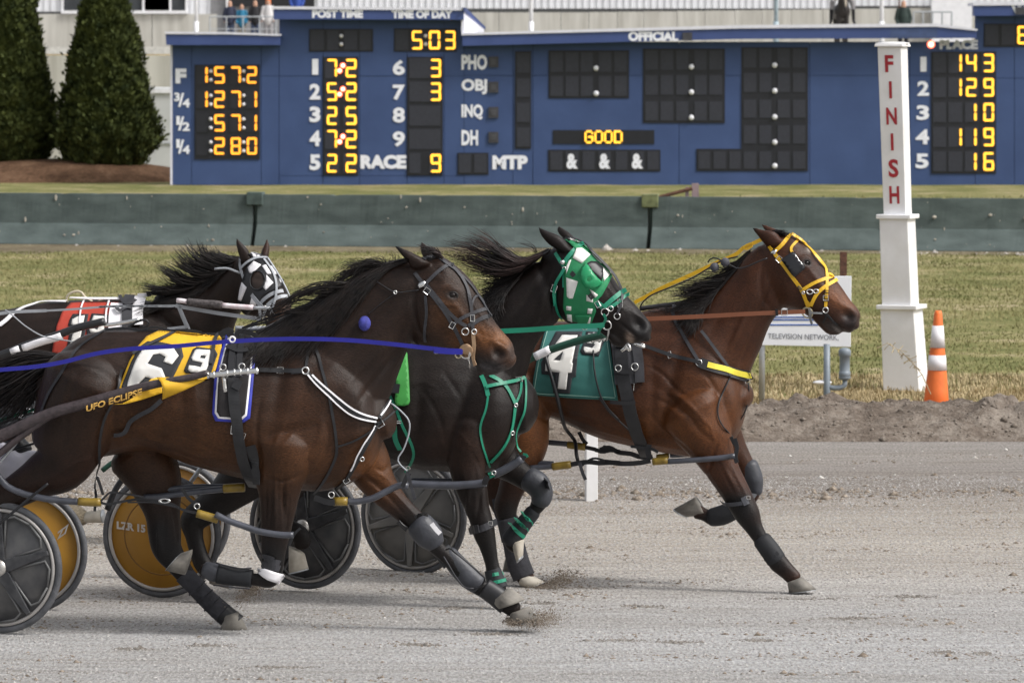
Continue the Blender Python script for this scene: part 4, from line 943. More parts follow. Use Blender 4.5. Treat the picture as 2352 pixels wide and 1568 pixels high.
A.pair(1, [((740, 420), (600, 880), .085, 0), ((860, 335), (725, 1150), .10, 0), ((1010, 325), (850, 1220), .118, 0), ((1130, 400), (930, 1228), .118, 0), ((1240, 500), (1020, 1240), .112, 0), ((1330, 610), (1110, 1255), .10, 0),
           ((1385, 720), (1180, 1275), .085, 0), ((1450, 840), (1250, 1300), .072, 0), ((1520, 955), (1310, 1350), .062, 0), ((1600, 1055), (1350, 1430), .060, 0), ((1670, 1135), (1410, 1475), .062, 0), ((1705, 1210), (1520, 1475), .058, 0), ((1708, 1275), (1610, 1435), .04, 0)], n=4)
# ears
A._rings(catmull([(*k(1, [(700, 430)])[0], *k(1, [(880, 370)])[0], .035, .07), (*k(1, [(660, 370)])[0], *k(1, [(790, 320)])[0], .03, .085), (*k(1, [(590, 290)])[0], *k(1, [(680, 265)])[0], .02, .09), (*k(1, [(525, 213)])[0], *k(1, [(545, 208)])[0], .007, .09)], 4))
A._rings(catmull([(*k(1, [(830, 360)])[0], *k(1, [(1010, 350)])[0], .03, -.07), (*k(1, [(790, 270)])[0], *k(1, [(930, 270)])[0], .025, -.085), (*k(1, [(785, 200)])[0], *k(1, [(850, 210)])[0], .014, -.09), (*k(1, [(795, 175)])[0], *k(1, [(812, 172)])[0], .006, -.09)], 4))
# near hind (stretched back)
A.leg(0, [(215, 880, 118), (168, 985, 98), (140, 1062, 70), (92, 1095, 50), (45, 1123, 40), (-20, 1162, 33), (-85, 1195, 33), (-130, 1200, 24), (-190, 1180, 20), (-245, 1150, 21), (-270, 1175, 18)], .14, .75)
A.hoof(0, (-255, 1170), (-290, 1180), (-262, 1225), (-320, 1228), .14)
# far hind
A.leg(8, [(1080, -60, 250), (1190, 100, 225), (1240, 250, 190), (1275, 420, 140), (1290, 560, 132), (1310, 690, 118), (1390, 810, 92), (1480, 930, 74), (1590, 1050, 66), (1700, 1150, 64), (1780, 1215, 68), (1830, 1260, 62)], -.15, .72)
A.hoof(9, (20, 1370), (170, 1335), (0, 1492), (255, 1500), -.15)
# near fore (folded)
A.leg(9, [(540, -150, 280), (520, 100, 240), (515, 300, 180), (500, 480, 150), (480, 650, 128), (465, 800, 108), (455, 930, 98), (430, 1030, 84), (330, 1040, 58), (200, 1020, 58), (60, 1005, 60), (-30, 985, 62), (-90, 970, 60), (-150, 950, 58)], .15, .72)
# far fore (reaching forward)
A.leg(9, [(1150, -180, 240), (1270, 0, 210), (1360, 170, 165), (1470, 310, 128), (1590, 430, 104), (1700, 530, 98), (1790, 640, 98), (1870, 740, 72), (1990, 860, 62), (2110, 990, 62)], -.15, .72)
A.leg(10, [(250, 860, 62), (400, 1010, 66), (500, 1090, 78), (600, 1150, 70), (700, 1230, 70), (830, 1300, 75)], -.17, .75)
# sculpting: eye socket, cheek, nostril, mouth, shoulder and haunch muscles, ribs
for b in ((1, 1095, 700, 75, 60, 15, .012), (1, 1095, 640, 90, 30, 15, .008), (1, 1095, 700, 40, 30, 15, -.014), (1, 880, 900, 150, 220, 10, .010), (1, 1040, 1060, 60, 240, -35, -.008), (1, 1190, 880, 30, 200, -38, .007),
          (1, 1555, 1260, 62, 55, 30, -.030), (1, 1555, 1185, 90, 22, 35, .010), (1, 1480, 1270, 25, 70, 0, .006), (1, 1450, 1395, 130, 14, 22, -.009), (1, 1400, 1440, 60, 40, 0, .006), (1, 930, 560, 60, 40, 0, -.008),
          (0, 700, 880, 60, 110, 20, .016), (0, 640, 900, 16, 110, 10, -.012), (0, 780, 985, 26, 90, 30, -.014), (0, 700, 1050, 60, 50, 0, .016), (0, 760, 930, 18, 120, 40, -.006), (0, 610, 1080, 60, 20, 60, -.012),
          (0, 200, 900, 60, 120, 15, .012), (0, 290, 930, 26, 120, 5, -.016), (0, 150, 1000, 50, 20, -60, -.006), (0, 440, 900, 16, 120, 5, .004), (0, 480, 900, 12, 110, 5, -.005), (0, 860, 740, 16, 120, 50, -.010), (0, 905, 800, 12, 60, 20, -.012),
          (9, 480, 350, 16, 200, 0, .012), (9, 560, 350, 12, 180, 0, -.012), (9, 400, 400, 12, 160, 0, -.010), (9, 1420, 260, 90, 20, 40, -.008), (0, 660, 990, 60, 12, -15, -.007), (0, 340, 990, 70, 12, 25, -.006), (0, 545, 985, 14, 70, 10, -.005)):
    A.bump(*b)
for b in ((0, 640, 1000, 5, 60, 20, .004), (0, 665, 1005, 4, 50, 40, .004), (0, 400, 1020, 60, 4, 10, .004), (0, 330, 880, 14, 60, -20, .006), (0, 250, 830, 60, 16, 15, .006), (0, 250, 870, 60, 10, 10, -.005), (0, 730, 830, 14, 80, 25, -.006), (0, 780, 820, 14, 70, 35, .006), (0, 820, 900, 40, 30, 40, .007), (0, 650, 820, 40, 20, 10, .006), (0, 420, 930, 10, 60, -5, -.004), (0, 450, 930, 8, 60, -3, .004), (0, 500, 925, 8, 60, 0, .004), (1, 1400, 1080, 120, 12, 25, -.004), (1, 1500, 1020, 60, 8, 60, .004), (1, 1250, 1180, 60, 8, 50, .004), (1, 820, 1050, 60, 100, 0, .006),
          (0, 130, 1060, 60, 8, -40, -.006), (0, 180, 990, 14, 60, 20, -.006), (8, 1290, 480, 14, 120, 0, -.008), (8, 1240, 620, 10, 100, 0, .006), (9, 1560, 420, 90, 10, 45, -.006), (9, 1400, 120, 100, 14, 40, .006)): A.bump(*b)
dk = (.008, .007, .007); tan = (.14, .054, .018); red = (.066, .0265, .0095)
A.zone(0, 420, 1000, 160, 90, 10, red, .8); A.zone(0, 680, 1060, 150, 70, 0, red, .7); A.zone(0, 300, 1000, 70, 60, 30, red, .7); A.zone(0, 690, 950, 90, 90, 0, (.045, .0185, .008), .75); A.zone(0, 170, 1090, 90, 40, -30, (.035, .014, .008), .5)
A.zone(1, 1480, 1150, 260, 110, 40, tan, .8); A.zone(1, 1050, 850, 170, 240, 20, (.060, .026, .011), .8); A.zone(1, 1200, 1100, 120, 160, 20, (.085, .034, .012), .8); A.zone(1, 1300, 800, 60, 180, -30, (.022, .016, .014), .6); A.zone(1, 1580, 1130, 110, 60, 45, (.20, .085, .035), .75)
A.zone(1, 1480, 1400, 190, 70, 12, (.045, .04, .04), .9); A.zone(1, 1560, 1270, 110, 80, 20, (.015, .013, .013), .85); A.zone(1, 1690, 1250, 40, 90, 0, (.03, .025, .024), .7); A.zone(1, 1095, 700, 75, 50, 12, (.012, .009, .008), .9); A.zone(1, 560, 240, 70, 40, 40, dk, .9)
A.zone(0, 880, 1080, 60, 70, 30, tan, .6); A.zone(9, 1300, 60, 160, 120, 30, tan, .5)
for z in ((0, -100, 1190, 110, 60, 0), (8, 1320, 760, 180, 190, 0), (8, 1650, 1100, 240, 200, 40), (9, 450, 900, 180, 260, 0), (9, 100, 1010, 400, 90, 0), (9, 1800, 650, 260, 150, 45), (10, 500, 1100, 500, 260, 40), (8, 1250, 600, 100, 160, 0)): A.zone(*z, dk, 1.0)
for g_ in ((5, [(600, 380), (560, 560), (560, 800), (590, 1000), (560, 1180)], 22, -.007), (5, [(640, 1160), (780, 1190), (900, 1160), (990, 1100)], 18, -.007), (5, [(830, 1230), (820, 1380), (850, 1560)], 16, -.006), (5, [(1180, 560), (1190, 680), (1150, 820), (1050, 960)], 26, .006), (5, [(1240, 620), (1260, 760), (1230, 900), (1120, 1080)], 20, -.007),
           (5, [(1420, 1010), (1560, 860), (1640, 700)], 20, -.007), (5, [(1480, 1010), (1600, 900), (1700, 760)], 18, .005), (5, [(1700, 1050), (1790, 1090), (1870, 1010)], 20, -.008), (5, [(1500, 1130), (1680, 1180), (1850, 1260)], 18, -.006), (0, [(925, 800), (880, 850), (840, 900), (800, 960)], 7, -.008), (0, [(905, 780), (850, 830), (800, 880), (770, 930)], 9, .005),
           (0, [(360, 1010), (400, 1000), (450, 1015), (520, 1050)], 6, -.005), (0, [(470, 1060), (490, 1040), (510, 1045)], 3, .003), (0, [(400, 1040), (440, 1055), (500, 1078)], 2.5, .0035), (0, [(280, 850), (262, 920), (262, 980), (280, 1020)], 9, -.009), (0, [(180, 850), (160, 920), (150, 990), (140, 1040)], 8, -.006), (0, [(225, 1050), (180, 1060), (130, 1090), (90, 1120)], 4, .004), (0, [(110, 1075), (60, 1100), (20, 1130)], 5, -.006),
           (1, [(1180, 960), (1260, 1040), (1340, 1100), (1400, 1180)], 12, .005), (1, [(1380, 1010), (1420, 1080), (1430, 1150)], 8, .004), (1, [(960, 760), (1060, 790), (1170, 800)], 14, .006), (1, [(760, 620), (720, 760), (740, 920), (800, 1060), (900, 1160)], 26, -.008), (1, [(1230, 620), (1290, 760), (1370, 880), (1460, 1000)], 14, .005), (1, [(1000, 640), (1090, 615), (1160, 650)], 9, .007), (1, [(900, 470), (960, 440), (1000, 500)], 20, -.006), (1, [(1360, 1310), (1440, 1370), (1530, 1395), (1640, 1350)], 8, -.009), (1, [(1470, 1180), (1500, 1140), (1570, 1130), (1630, 1170)], 10, .008),
           (9, [(600, 320), (590, 500), (570, 650)], 12, -.006), (9, [(450, 300), (440, 500), (430, 700)], 10, -.006), (9, [(1260, 130), (1400, 260), (1560, 400)], 16, -.008), (9, [(1480, 240), (1600, 370), (1720, 500)], 10, .005), (8, [(1330, 300), (1370, 460), (1390, 640)], 14, -.008), (8, [(1230, 500), (1250, 620), (1280, 740)], 12, .006)): A.groove(*g_)
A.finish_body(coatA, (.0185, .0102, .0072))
A.eye(1, 1100, 700, 52)
# bells of the forelock and mane
A.mane("mane", M_hair, 0, [[(640, 735), (610, 760), (580, 780), (555, 795), (535, 805)], [(700, 705), (660, 735), (620, 770), (590, 800), (575, 815)], [(760, 665), (712, 710), (665, 760), (625, 800), (600, 830)], [(820, 635), (775, 680), (715, 740), (655, 790), (610, 825)],
    [(870, 612), (825, 650), (780, 710), (730, 770), (690, 815)], [(905, 600), (865, 630), (810, 690), (760, 745), (710, 800)], [(935, 598), (890, 615), (830, 650), (785, 690), (745, 735)]], 1500, seed=3, curl=7, tipspread=13, clump=60)
A.mane("mane", M_hair, 0, [[(905, 604), (870, 600), (835, 603), (805, 618), (785, 640)], [(880, 612), (845, 606), (815, 618), (795, 635), (790, 655)], [(850, 625), (815, 630), (780, 648), (760, 672), (745, 700)]], 130, seed=5, curl=12, tipspread=16, hug=False, lat=0, clump=14, w=.0022)
A.mane("forelock", M_hairb, 1, [[(960, 330), (900, 270), (860, 240), (820, 215), (770, 195)], [(1000, 335), (960, 290), (900, 260), (850, 250), (780, 240)], [(1010, 345), (980, 300), (940, 280), (880, 275), (820, 280)]], 120, seed=6, curl=3, tipspread=5, hug=False, lat=0.0, clump=14, w=.0022)
A.mane("tail", M_hair, 0, [[(135, 815), (80, 812), (30, 822), (-30, 845), (-90, 875)], [(130, 825), (70, 835), (20, 855), (-40, 880), (-100, 905)], [(125, 835), (80, 865), (40, 900), (0, 935), (-50, 975)], [(120, 850), (90, 890), (70, 920), (50, 955), (10, 1000)]], 900, seed=8, curl=8, tipspread=16, hug=False, lat=-.03, clump=40, spread=.05, w=.0035)
# bridle
br = A.straps("bridle_strap", M_dgr, [(1, [(730, 480), (830, 600), (900, 690), (1000, 820), (1100, 980), (1170, 1110), (1212, 1200)]), (1, [(850, 600), (950, 720), (1080, 880), (1180, 965), (1240, 1000)]), (1, [(845, 585), (950, 480), (1060, 400), (1120, 388)]),
    (1, [(815, 345), (900, 318), (980, 340), (1060, 405), (1120, 440), (1180, 510)], .02), (1, [(1180, 510), (1240, 620), (1280, 780), (1288, 900), (1302, 1050)], .017), (1, [(1190, 505), (1280, 600), (1335, 680), (1395, 770), (1440, 850), (1480, 905)], .012),
    (1, [(1292, 790), (1300, 725), (1340, 690), (1388, 735), (1412, 800)], .010), (1, [(1120, 970), (1200, 912), (1260, 888), (1350, 850), (1430, 832)], .017), (1, [(1255, 992), (1310, 970), (1380, 922), (1480, 895)], .02), (1, [(840, 700), (848, 800), (850, 900), (830, 1050), (838, 1150)], .014)])
A.straps("nose_strap", M_tan, [(1, [(1302, 1062), (1316, 1200), (1306, 1300), (1318, 1388)], .019)])
A.patch("bit_guard", M_tan, 1, [[(1235 + 72 * math.cos(a), 1240 + 72 * math.sin(a)) for a in np.linspace(0, 6.28, 14)[:-1]]], off=.012)
for r in ((1, 1225, 1045, 34), (1, 1308, 1056, 24), (1, 543, 670, 15)): A.ring(*r, parent=br)
A.ring(1, 1235, 1250, 52, parent=br, th=.005, m=M_chrome); A.ring(1, 1157, 1292, 28, M_brass, parent=br)
A.straps("bit_shank", M_chrome, [(1, [(1285, 1240), (1270, 1320), (1256, 1415)], .010, dict(off=.02))])
A.patch("brow_plate", M_chrome, 1, [[(765, 605), (785, 570), (830, 555), (845, 575), (830, 610), (785, 630)]], off=.014)
A.buckle(1, 862, 660, .028, .028, 35, parent=br); A.buckle(1, 1100, 985, .022, .03, 30, parent=br); A.buckle(1, 1290, 922, .02, .03, 0, parent=br); A.buckle(1, 948, 1238, .022, .026, 0, parent=br, lat=.16)
A.cord("ear_plug_cord", M_blk, 1, [(320, 540), (430, 610), (543, 670), (700, 655), (780, 650)], .0028); A.cord("ear_plug_cord", M_blk, 1, [(543, 680), (400, 780), (270, 890)], .002)
loc, nor = A.hit(*k(1, [(237, 965)])[0]); MB().ball(loc + nor * .03, .034, 16, 12, (.9, .9, 1.1)).obj("blue_pull_ball", mat("blue cloth", (.05, .055, .30), .8, var=.3, scale=30, bump=.3), A.root, smooth=True)
A.straps("rein", M_bluen, [(0, [(-60, 856), (0, 849), (80, 842), (150, 830), (220, 812), (300, 801), (400, 795), (500, 786), (600, 780), (700, 778), (800, 781), (900, 790), (980, 799), (1063, 808)], .021, dict(lat=.31))])
A.straps("rein_end", M_bluen, [(1, [(920, 1235), (1060, 1245), (1192, 1250)], .029, dict(lat=.318))])
# saddlecloth and numerals
cl = A.patch("saddlecloth", M_ycl, 11, [[(1140, 1680), (1180, 1570), (1270, 1350), (1350, 1210), (1440, 1110), (1560, 1055), (1760, 1052), (1932, 1068), (2172, 1110), (2178, 1260), (2130, 1400), (2090, 1500), (1900, 1560), (1600, 1650)]], off=.012)
A.patch("numeral_border", M_numb, 11, [[(1180, 1650), (1195, 1590), (1290, 1360), (1370, 1215), (1450, 1160), (1560, 1165), (1780, 1210), (1803, 1305), (1700, 1505), (1640, 1640), (1400, 1672)]], parent=cl, off=.016)
A.patch("numeral", M_num, 11, [[(1340, 1340), (1420, 1215), (1690, 1208), (1755, 1300), (1690, 1385), (1605, 1355), (1628, 1312), (1570, 1280), (1505, 1290), (1450, 1375), (1590, 1422), (1625, 1500), (1640, 1560), (1560, 1650), (1400, 1662), (1240, 1645), (1262, 1540)], [(1375, 1560), (1430, 1500), (1490, 1520), (1480, 1570), (1400, 1610)]], parent=cl, off=.020)
A.patch("numeral_border", M_numb, 12, [[(560, 1215), (740, 1240), (765, 1282), (705, 1455), (660, 1470), (455, 1467), (435, 1440), (520, 1240)]], parent=cl, off=.016)
A.patch("numeral", M_num, 12, [[(560, 1243), (690, 1250), (712, 1280), (652, 1440), (620, 1460), (500, 1455), (475, 1430), (487, 1392), (540, 1398), (598, 1410), (615, 1368), (520, 1348), (508, 1320), (542, 1255)], [(600, 1297), (650, 1300), (640, 1330), (590, 1325)]], parent=cl, off=.020)
A.patch("turned_flap", M_ycl, 4, [[(1535, 165), (1680, 168), (2015, 195), (1820, 290), (1590, 388), (1598, 280), (1575, 210)]], lat=lambda u, v: .35 + .07 * max(0, 1 - ((v - 888) / 26) ** 2) * max(0, 1 - max(0, u - 361) / 112), parent=cl)
A.patch("turned_flap", M_ycl, 4, [[(1100, 435), (1200, 425), (1300, 370), (1400, 265), (1480, 185), (1545, 168), (1585, 210), (1592, 320), (1400, 385), (1230, 430)]], lat=lambda u, v: .40 - .09 * max(0, (u - 300) / 62), parent=cl)
A.straps("cloth_tie", M_dgr, [(4, [(1590, 395), (1480, 480), (1350, 545), (1280, 590), (1230, 690), (1100, 715)], .022, dict(off=.02)), (11, [(1740, 1065), (1640, 1120), (1540, 1165), (1380, 1240), (1310, 1290)], .018, dict(off=.02)), (12, [(780, 1090), (745, 1150), (715, 1300), (700, 1390)], .018, dict(off=.024))], parent=cl)
# saddle pad, girth, fittings
pad = A.patch("pad_border", M_blb, 0, [[(520, 772), (508, 807), (494, 866), (489, 950), (496, 966), (560, 970), (575, 960), (587, 827), (598, 772), (556, 758)]], off=.014)
A.patch("pad_piping", M_white2, 0, [[(526, 775), (515, 810), (500, 868), (495, 948), (502, 960), (556, 964), (568, 954), (581, 827), (590, 776), (556, 763)]], off=.018, parent=pad)
A.patch("saddle_pad", mat("black pad", (.016, .013, .014), .8, var=.3), 0, [[(529, 779), (518, 812), (503, 868), (499, 945), (505, 956), (553, 960), (564, 950), (577, 827), (585, 780), (556, 767)]], off=.0215, parent=pad)
A.straps("girth_strap", M_blk, [(0, [(556, 768), (546, 800), (537, 850), (538, 930), (545, 975), (551, 1010), (562, 1060), (585, 1105)], .055, dict(off=.03)), (0, [(575, 1020), (590, 1070), (596, 1110)], .05, dict(off=.02)), (0, [(542, 786), (533, 830), (531, 870)], .030, dict(off=.036)), (0, [(558, 790), (552, 830), (550, 870)], .028, dict(off=.036)),
    (0, [(522, 806), (545, 815), (572, 812)], .022, dict(off=.04)), (5, [(330, 240), (400, 270)], .05, dict(off=.045))])
A.buckle(5, 348, 680, .045, .04, 5); A.buckle(5, 415, 735, .03, .03, 20); A.buckle(5, 265, 250, .03, .07, 5)
A.cord("shaft_clamp", M_chrome, 5, [(78, 150), (200, 138), (330, 122), (450, 112), (575, 106)], .014, lat=.36); 
for q in ((80, 150), (140, 145), (270, 130), (340, 120), (400, 116), (470, 110), (560, 105)): A.cord("clamp_collar", M_chrome, 5, [(q[0] - 8, q[1]), (q[0] + 8, q[1] - 1)], .020, lat=.36)
A.cord("clamp_hook", M_chrome, 5, [(235, 165), (240, 240), (250, 310)], .011, lat=.35); A.ring(5, 225, 70, 30, lat=.34); A.ring(5, 410, 62, 30, lat=.34); A.ring(12, 905, 1130, 26, M_white2, lat=.31, th=.005)
# breast harness
A.straps("breast_strap", M_blk, [(5, [(580, 102), (700, 106), (800, 104), (900, 112), (1000, 106)], .022, dict(off=.014)), (5, [(1000, 115), (900, 125)], .02, dict(off=.012)), (5, [(1050, 135), (1250, 310), (1500, 510), (1620, 570), (1715, 590)], .020, dict(off=.012)), (5, [(1740, 600), (1640, 800), (1500, 1050), (1420, 1180), (1330, 1260)], .022), (5, [(1760, 560), (1830, 440), (1850, 400)], .02)])
A.straps("white_edging", M_white2, [(5, [(1050, 150), (1150, 255), (1240, 340), (1400, 480), (1500, 550), (1600, 590), (1700, 605)], .008, dict(off=.02)), (5, [(1100, 155), (1250, 290), (1400, 410), (1500, 480), (1600, 540), (1715, 572)], .009, dict(off=.02)), (5, [(1700, 640), (1600, 830), (1470, 1070)], .007, dict(off=.014)), (5, [(1765, 545), (1820, 470), (1845, 400)], .008, dict(off=.014))])
A.straps("neck_strap", M_blk, [(5, [(1055, -90), (1050, 0), (1035, 80)], .014), (5, [(1120, -140), (1165, -20), (1250, 300), (1300, 550), (1340, 830), (1330, 950), (1230, 1150), (1110, 1320)], .014), (5, [(1345, 845), (1500, 790), (1700, 660), (1940, 465)], .009, dict(off=.014))])
A.ring(5, 1030, 108, 33, th=.005); A.ring(5, 1740, 590, 28, M_blk, th=.005); A.ring(5, 1580, 955, 20); A.buckle(5, 785, 105, .03, .03, 0); A.buckle(5, 1760, 625, .035, .026, -30); A.buckle(5, 1430, 1160, .03, .02, -30)
A.cord("spreader_cord", M_greyn, 5, [(1870, 420), (1960, 490), (2045, 590), (2050, 700), (2000, 860), (1940, 960), (1960, 1020), (2030, 1085)], .004, lat=.16); A.straps("hanging_tab", M_dgr, [(5, [(2030, 1090), (2060, 1200), (2105, 1360)], .016, dict(lat=.12))])
A.straps("hip_strap", M_blk, [(0, [(240, 760), (180, 800), (140, 860), (110, 910), (90, 965)], .016), (4, [(1200, 100), (1100, 360), (1000, 600), (960, 820), (950, 1060), (960, 1200), (935, 1475)], .013, dict(off=.02)), (4, [(950, 1140), (980, 1220), (1010, 1320)], .014, dict(lat=.24))])
A.straps("crupper_strap", M_blk, [(12, [(-340, 1035), (-150, 1020), (0, 1040), (200, 1050), (400, 1055), (600, 1075), (900, 1085)], .014, dict(lat=.04)), (12, [(0, 1035), (150, 1010), (300, 1040), (450, 1035), (600, 1060)], .010, dict(lat=.06)), (12, [(780, 1090), (860, 1040), (900, 1060), (870, 1110)], .03, dict(lat=.1)), (12, [(950, 1100), (970, 1050), (1100, 1075), (1150, 1110)], .024, dict(lat=.12)),
    (12, [(1000, 1020), (1150, 960), (1350, 890), (1550, 820), (1700, 760)], .012, dict(lat=.06)), (12, [(1040, 1010), (1200, 970), (1400, 900), (1600, 815)], .010, dict(lat=.04))])
A.cord("crupper_tube", M_greyn, 12, [(935, 1022), (1100, 1025), (1260, 1022)], .013, lat=.0)
# boots
A.bootp("bandage", M_band, 8, [(1440, 890, 80), (1520, 975, 76), (1610, 1070, 76), (1700, 1155, 80), (1745, 1195, 82)], -.15, .78); A.bootp("elastic_cuff", M_blk, 8, [(1745, 1195, 84), (1800, 1240, 82), (1850, 1285, 88)], -.15, .78)
A.bootp("knee_boot", M_bootg, 9, [(1740, 560, 122), (1790, 620, 128), (1840, 680, 118), (1870, 720, 92)], -.15, .85, cap=True); A.bootp("tendon_boot", M_boot, 9, [(1930, 780, 78), (2020, 890, 88)], -.17, .85)
A.bootp("tendon_boot", M_bootg, 10, [(250, 820, 80), (330, 920, 92), (430, 1020, 98), (500, 1080, 88)], -.17, .85, cap=True); A.bootp("elastic_cuff", M_blk, 10, [(560, 1110, 88), (650, 1170, 92), (760, 1255, 98)], -.17, .8)
A.solid("bell_boot", M_hoof, catmull([(*k(10, [(640, 1225)])[0], *k(10, [(770, 1105)])[0], .055, -.17), (*k(10, [(640, 1255)])[0], *k(10, [(850, 1150)])[0], .065, -.17), (*k(10, [(680, 1292)])[0], *k(10, [(915, 1212)])[0], .072, -.17)], 3), cap=False)
A.hoof(10, (780, 1340), (965, 1285), (790, 1425), (1035, 1395), -.17)
A.bootp("tendon_boot", M_boot, 9, [(280, 1030, 78), (130, 1012, 84), (-20, 985, 88)], .15, .85); A.bootp("fetlock_boot", M_bootg, 9, [(-30, 985, 80), (-80, 965, 78), (-120, 950, 70)], .15, .85, cap=True)
A.patch("knee_cap_patch", M_white2, 9, [[(338, 945), (400, 938), (480, 968), (552, 990), (545, 1025), (500, 1062), (420, 1035), (355, 990)]], off=.022); A.straps("knee_strap", M_dgr, [(9, [(350, 860), (420, 890), (480, 880), (560, 915)], .03, dict(off=.014)), (9, [(380, 900), (450, 930), (560, 940)], .03, dict(off=.014)), (9, [(340, 830), (420, 835), (470, 860)], .02, dict(off=.016))])
A.hoof(8, (1500, 700), (1435, 895), (1425, 725), (1300, 865), .15, w=.06)
# hobbles
def hob(H, kk, pts, lat, r=.0165, m=None, name="hobble_tube"): return H.cord(name, m or M_hob, kk, pts, r, lat=lat)
hob(A, 8, [(-40, 90), (0, 140), (60, 205), (180, 260), (350, 300), (500, 318), (620, 325)], .24); hob(A, 8, [(615, 322), (700, 328), (790, 328)], .24, .021, M_gold, "hobble_tape")
hob(A, 8, [(1545, 415), (1630, 440), (1710, 465)], .24, .021, M_gold, "hobble_tape"); hob(A, 9, [(-40, 470), (60, 520), (200, 570), (350, 620), (520, 648), (640, 650)], .26)
hob(A, 8, [(1130, 290), (1250, 285), (1420, 262), (1600, 240), (1760, 225)], -.05, .016); hob(A, 8, [(1130, 270), (1420, 215), (1760, 205)], -.09, .014); hob(A, 9, [(30, 245), (120, 240), (215, 235)], -.05, .023, M_gold, "hobble_tape")
hob(A, 9, [(990, 358), (1050, 358), (1110, 358)], .05, .022, M_gold, "hobble_tape"); hob(A, 9, [(1100, 358), (1200, 358), (1330, 330), (1450, 270), (1560, 220), (1640, 225)], .03)
A.straps("hobble_strap", M_blk, [(8, [(790, 330), (850, 345), (950, 325), (1100, 305), (1250, 320), (1350, 345), (1440, 390), (1550, 415)], .012, dict(lat=.24)), (8, [(790, 320), (830, 280), (870, 252), (1000, 265), (1130, 290)], .010, dict(lat=.25)), (8, [(1000, 330), (1200, 330), (1400, 370)], .008, dict(lat=.26)), (8, [(1430, 225), (1480, 300), (1550, 350)], .016, dict(lat=.2)),
    (9, [(820, 325), (880, 345), (940, 365), (1000, 365)], .03, dict(lat=.1)), (9, [(700, 590), (650, 640), (600, 740)], .012, dict(lat=.25)), (9, [(1590, 230), (1620, 160), (1650, 110)], .022, dict(lat=.06))])
A.ring(9, 970, 300, 26, lat=.1); A.ring(8, 1545, 360, 22, lat=.22); A.ring(8, 1290, 318, 16, lat=.25, sx=2.4)

A.mane("mane", M_hair, 1, [[(200, 470), (150, 420), (100, 390), (40, 400), (0, 450)], [(330, 460), (300, 390), (260, 360), (210, 370), (190, 420)], [(420, 440), (380, 370), (330, 345), (270, 360), (230, 410)], [(560, 430), (560, 380), (545, 340), (520, 305), (500, 290)]], 60, seed=44, curl=9, tipspread=8, hug=False, lat=0, clump=16, w=.0018)
A.mane("mane", M_hair, 0, [[(700, 720), (650, 720), (600, 735), (560, 760), (530, 790)], [(760, 670), (700, 675), (650, 700), (610, 730), (585, 770)], [(800, 650), (760, 650), (720, 660), (680, 690), (650, 730)]], 90, seed=45, curl=9, tipspread=14, hug=False, lat=.08, clump=16, w=.002)
# seams and piping of the far fore boots
A.cord("boot_piping", M_blk, 10, [(215, 790), (260, 770), (330, 810), (430, 890), (520, 970), (555, 1040), (540, 1100), (480, 1110)], .0045, off=.030)
A.cord("boot_piping", M_dgr, 10, [(210, 830), (260, 900), (340, 1010), (420, 1090), (480, 1105)], .004, off=.028)
A.straps("boot_patch", M_white2, [(9, [(1850, 545), (1880, 590), (1925, 635)], .022, dict(off=.030))]); A.straps("knee_strap", M_blk, [(9, [(1700, 500), (1750, 470), (1810, 470)], .02, dict(off=.012)), (9, [(1560, 520), (1600, 560), (1640, 590)], .035, dict(off=.012))])
A.cord("boot_piping", M_dgr, 9, [(270, 985), (100, 965), (-40, 935)], .004, off=.028); A.cord("boot_piping", M_dgr, 9, [(270, 1075), (100, 1060), (-40, 1040)], .004, off=.028)
for a_ in ((1560, 1000), (1620, 1060), (1680, 1120)): A.straps("bandage_fold", M_band, [(8, [(a_[0] - 60, a_[1] + 40), a_, (a_[0] + 50, a_[1] - 50)], .008, dict(off=.020))])
# ---------- horse B: green hood, very dark ----------
coatB = coat_mat("brown black coat", .40, .24, 0)
B = Horse(26.0, 1130, 10, "very dark brown racehorse in a green and white checked hood with green straps")
B.pair(0, [((520, 840), (540, 940), .12, 0), ((570, 800), (590, 1040), .24, 0), ((660, 782), (660, 1060), .26, 0), ((760, 780), (760, 1045), .27, 0), ((850, 782), (860, 1052), .27, 0), ((930, 776), (950, 1074), .27, 0), ((1010, 762), (1030, 1084), .24, 0),
           ((1080, 765), (1100, 1088), .22, 0), ((1145, 800), (1160, 1062), .20, 0), ((1185, 860), (1192, 1000), .15, 0)], egg=.1)
B.pair(0, [((1000, 765), (1195, 905), .15, 0), ((1060, 712), (1212, 850), .13, 0), ((1125, 672), (1228, 800), .12, 0), ((1178, 640), (1250, 765), .11, 0), ((1225, 602), (1280, 740), .10, 0)])
B.pair(2, [((1060, 350), (1110, 900), .085, 0), ((1215, 235), (1235, 1040), .11, 0), ((1370, 250), (1330, 1065), .118, 0), ((1530, 390), (1440, 1075), .112, 0), ((1660, 545), (1530, 1095), .10, 0), ((1760, 700), (1600, 1120), .082, 0), ((1870, 820), (1655, 1150), .07, 0),
           ((1965, 925), (1720, 1190), .062, 0), ((2050, 1030), (1810, 1235), .058, 0), ((2078, 1095), (1900, 1250), .052, 0), ((2060, 1165), (1990, 1230), .035, 0)], n=4)
B.pair(2, [((1600, 1090), (1560, 1130), .05, 0), ((1680, 1110), (1650, 1200), .045, 0), ((1740, 1150), (1700, 1265), .04, 0), ((1800, 1200), (1780, 1288), .03, 0)])
B._rings(catmull([(*k(2, [(1150, 330)])[0], *k(2, [(1300, 330)])[0], .035, .07), (*k(2, [(1060, 275)])[0], *k(2, [(1190, 205)])[0], .03, .085), (*k(2, [(990, 190)])[0], *k(2, [(1065, 150)])[0], .02, .09), (*k(2, [(960, 112)])[0], *k(2, [(975, 112)])[0], .006, .09)], 4))
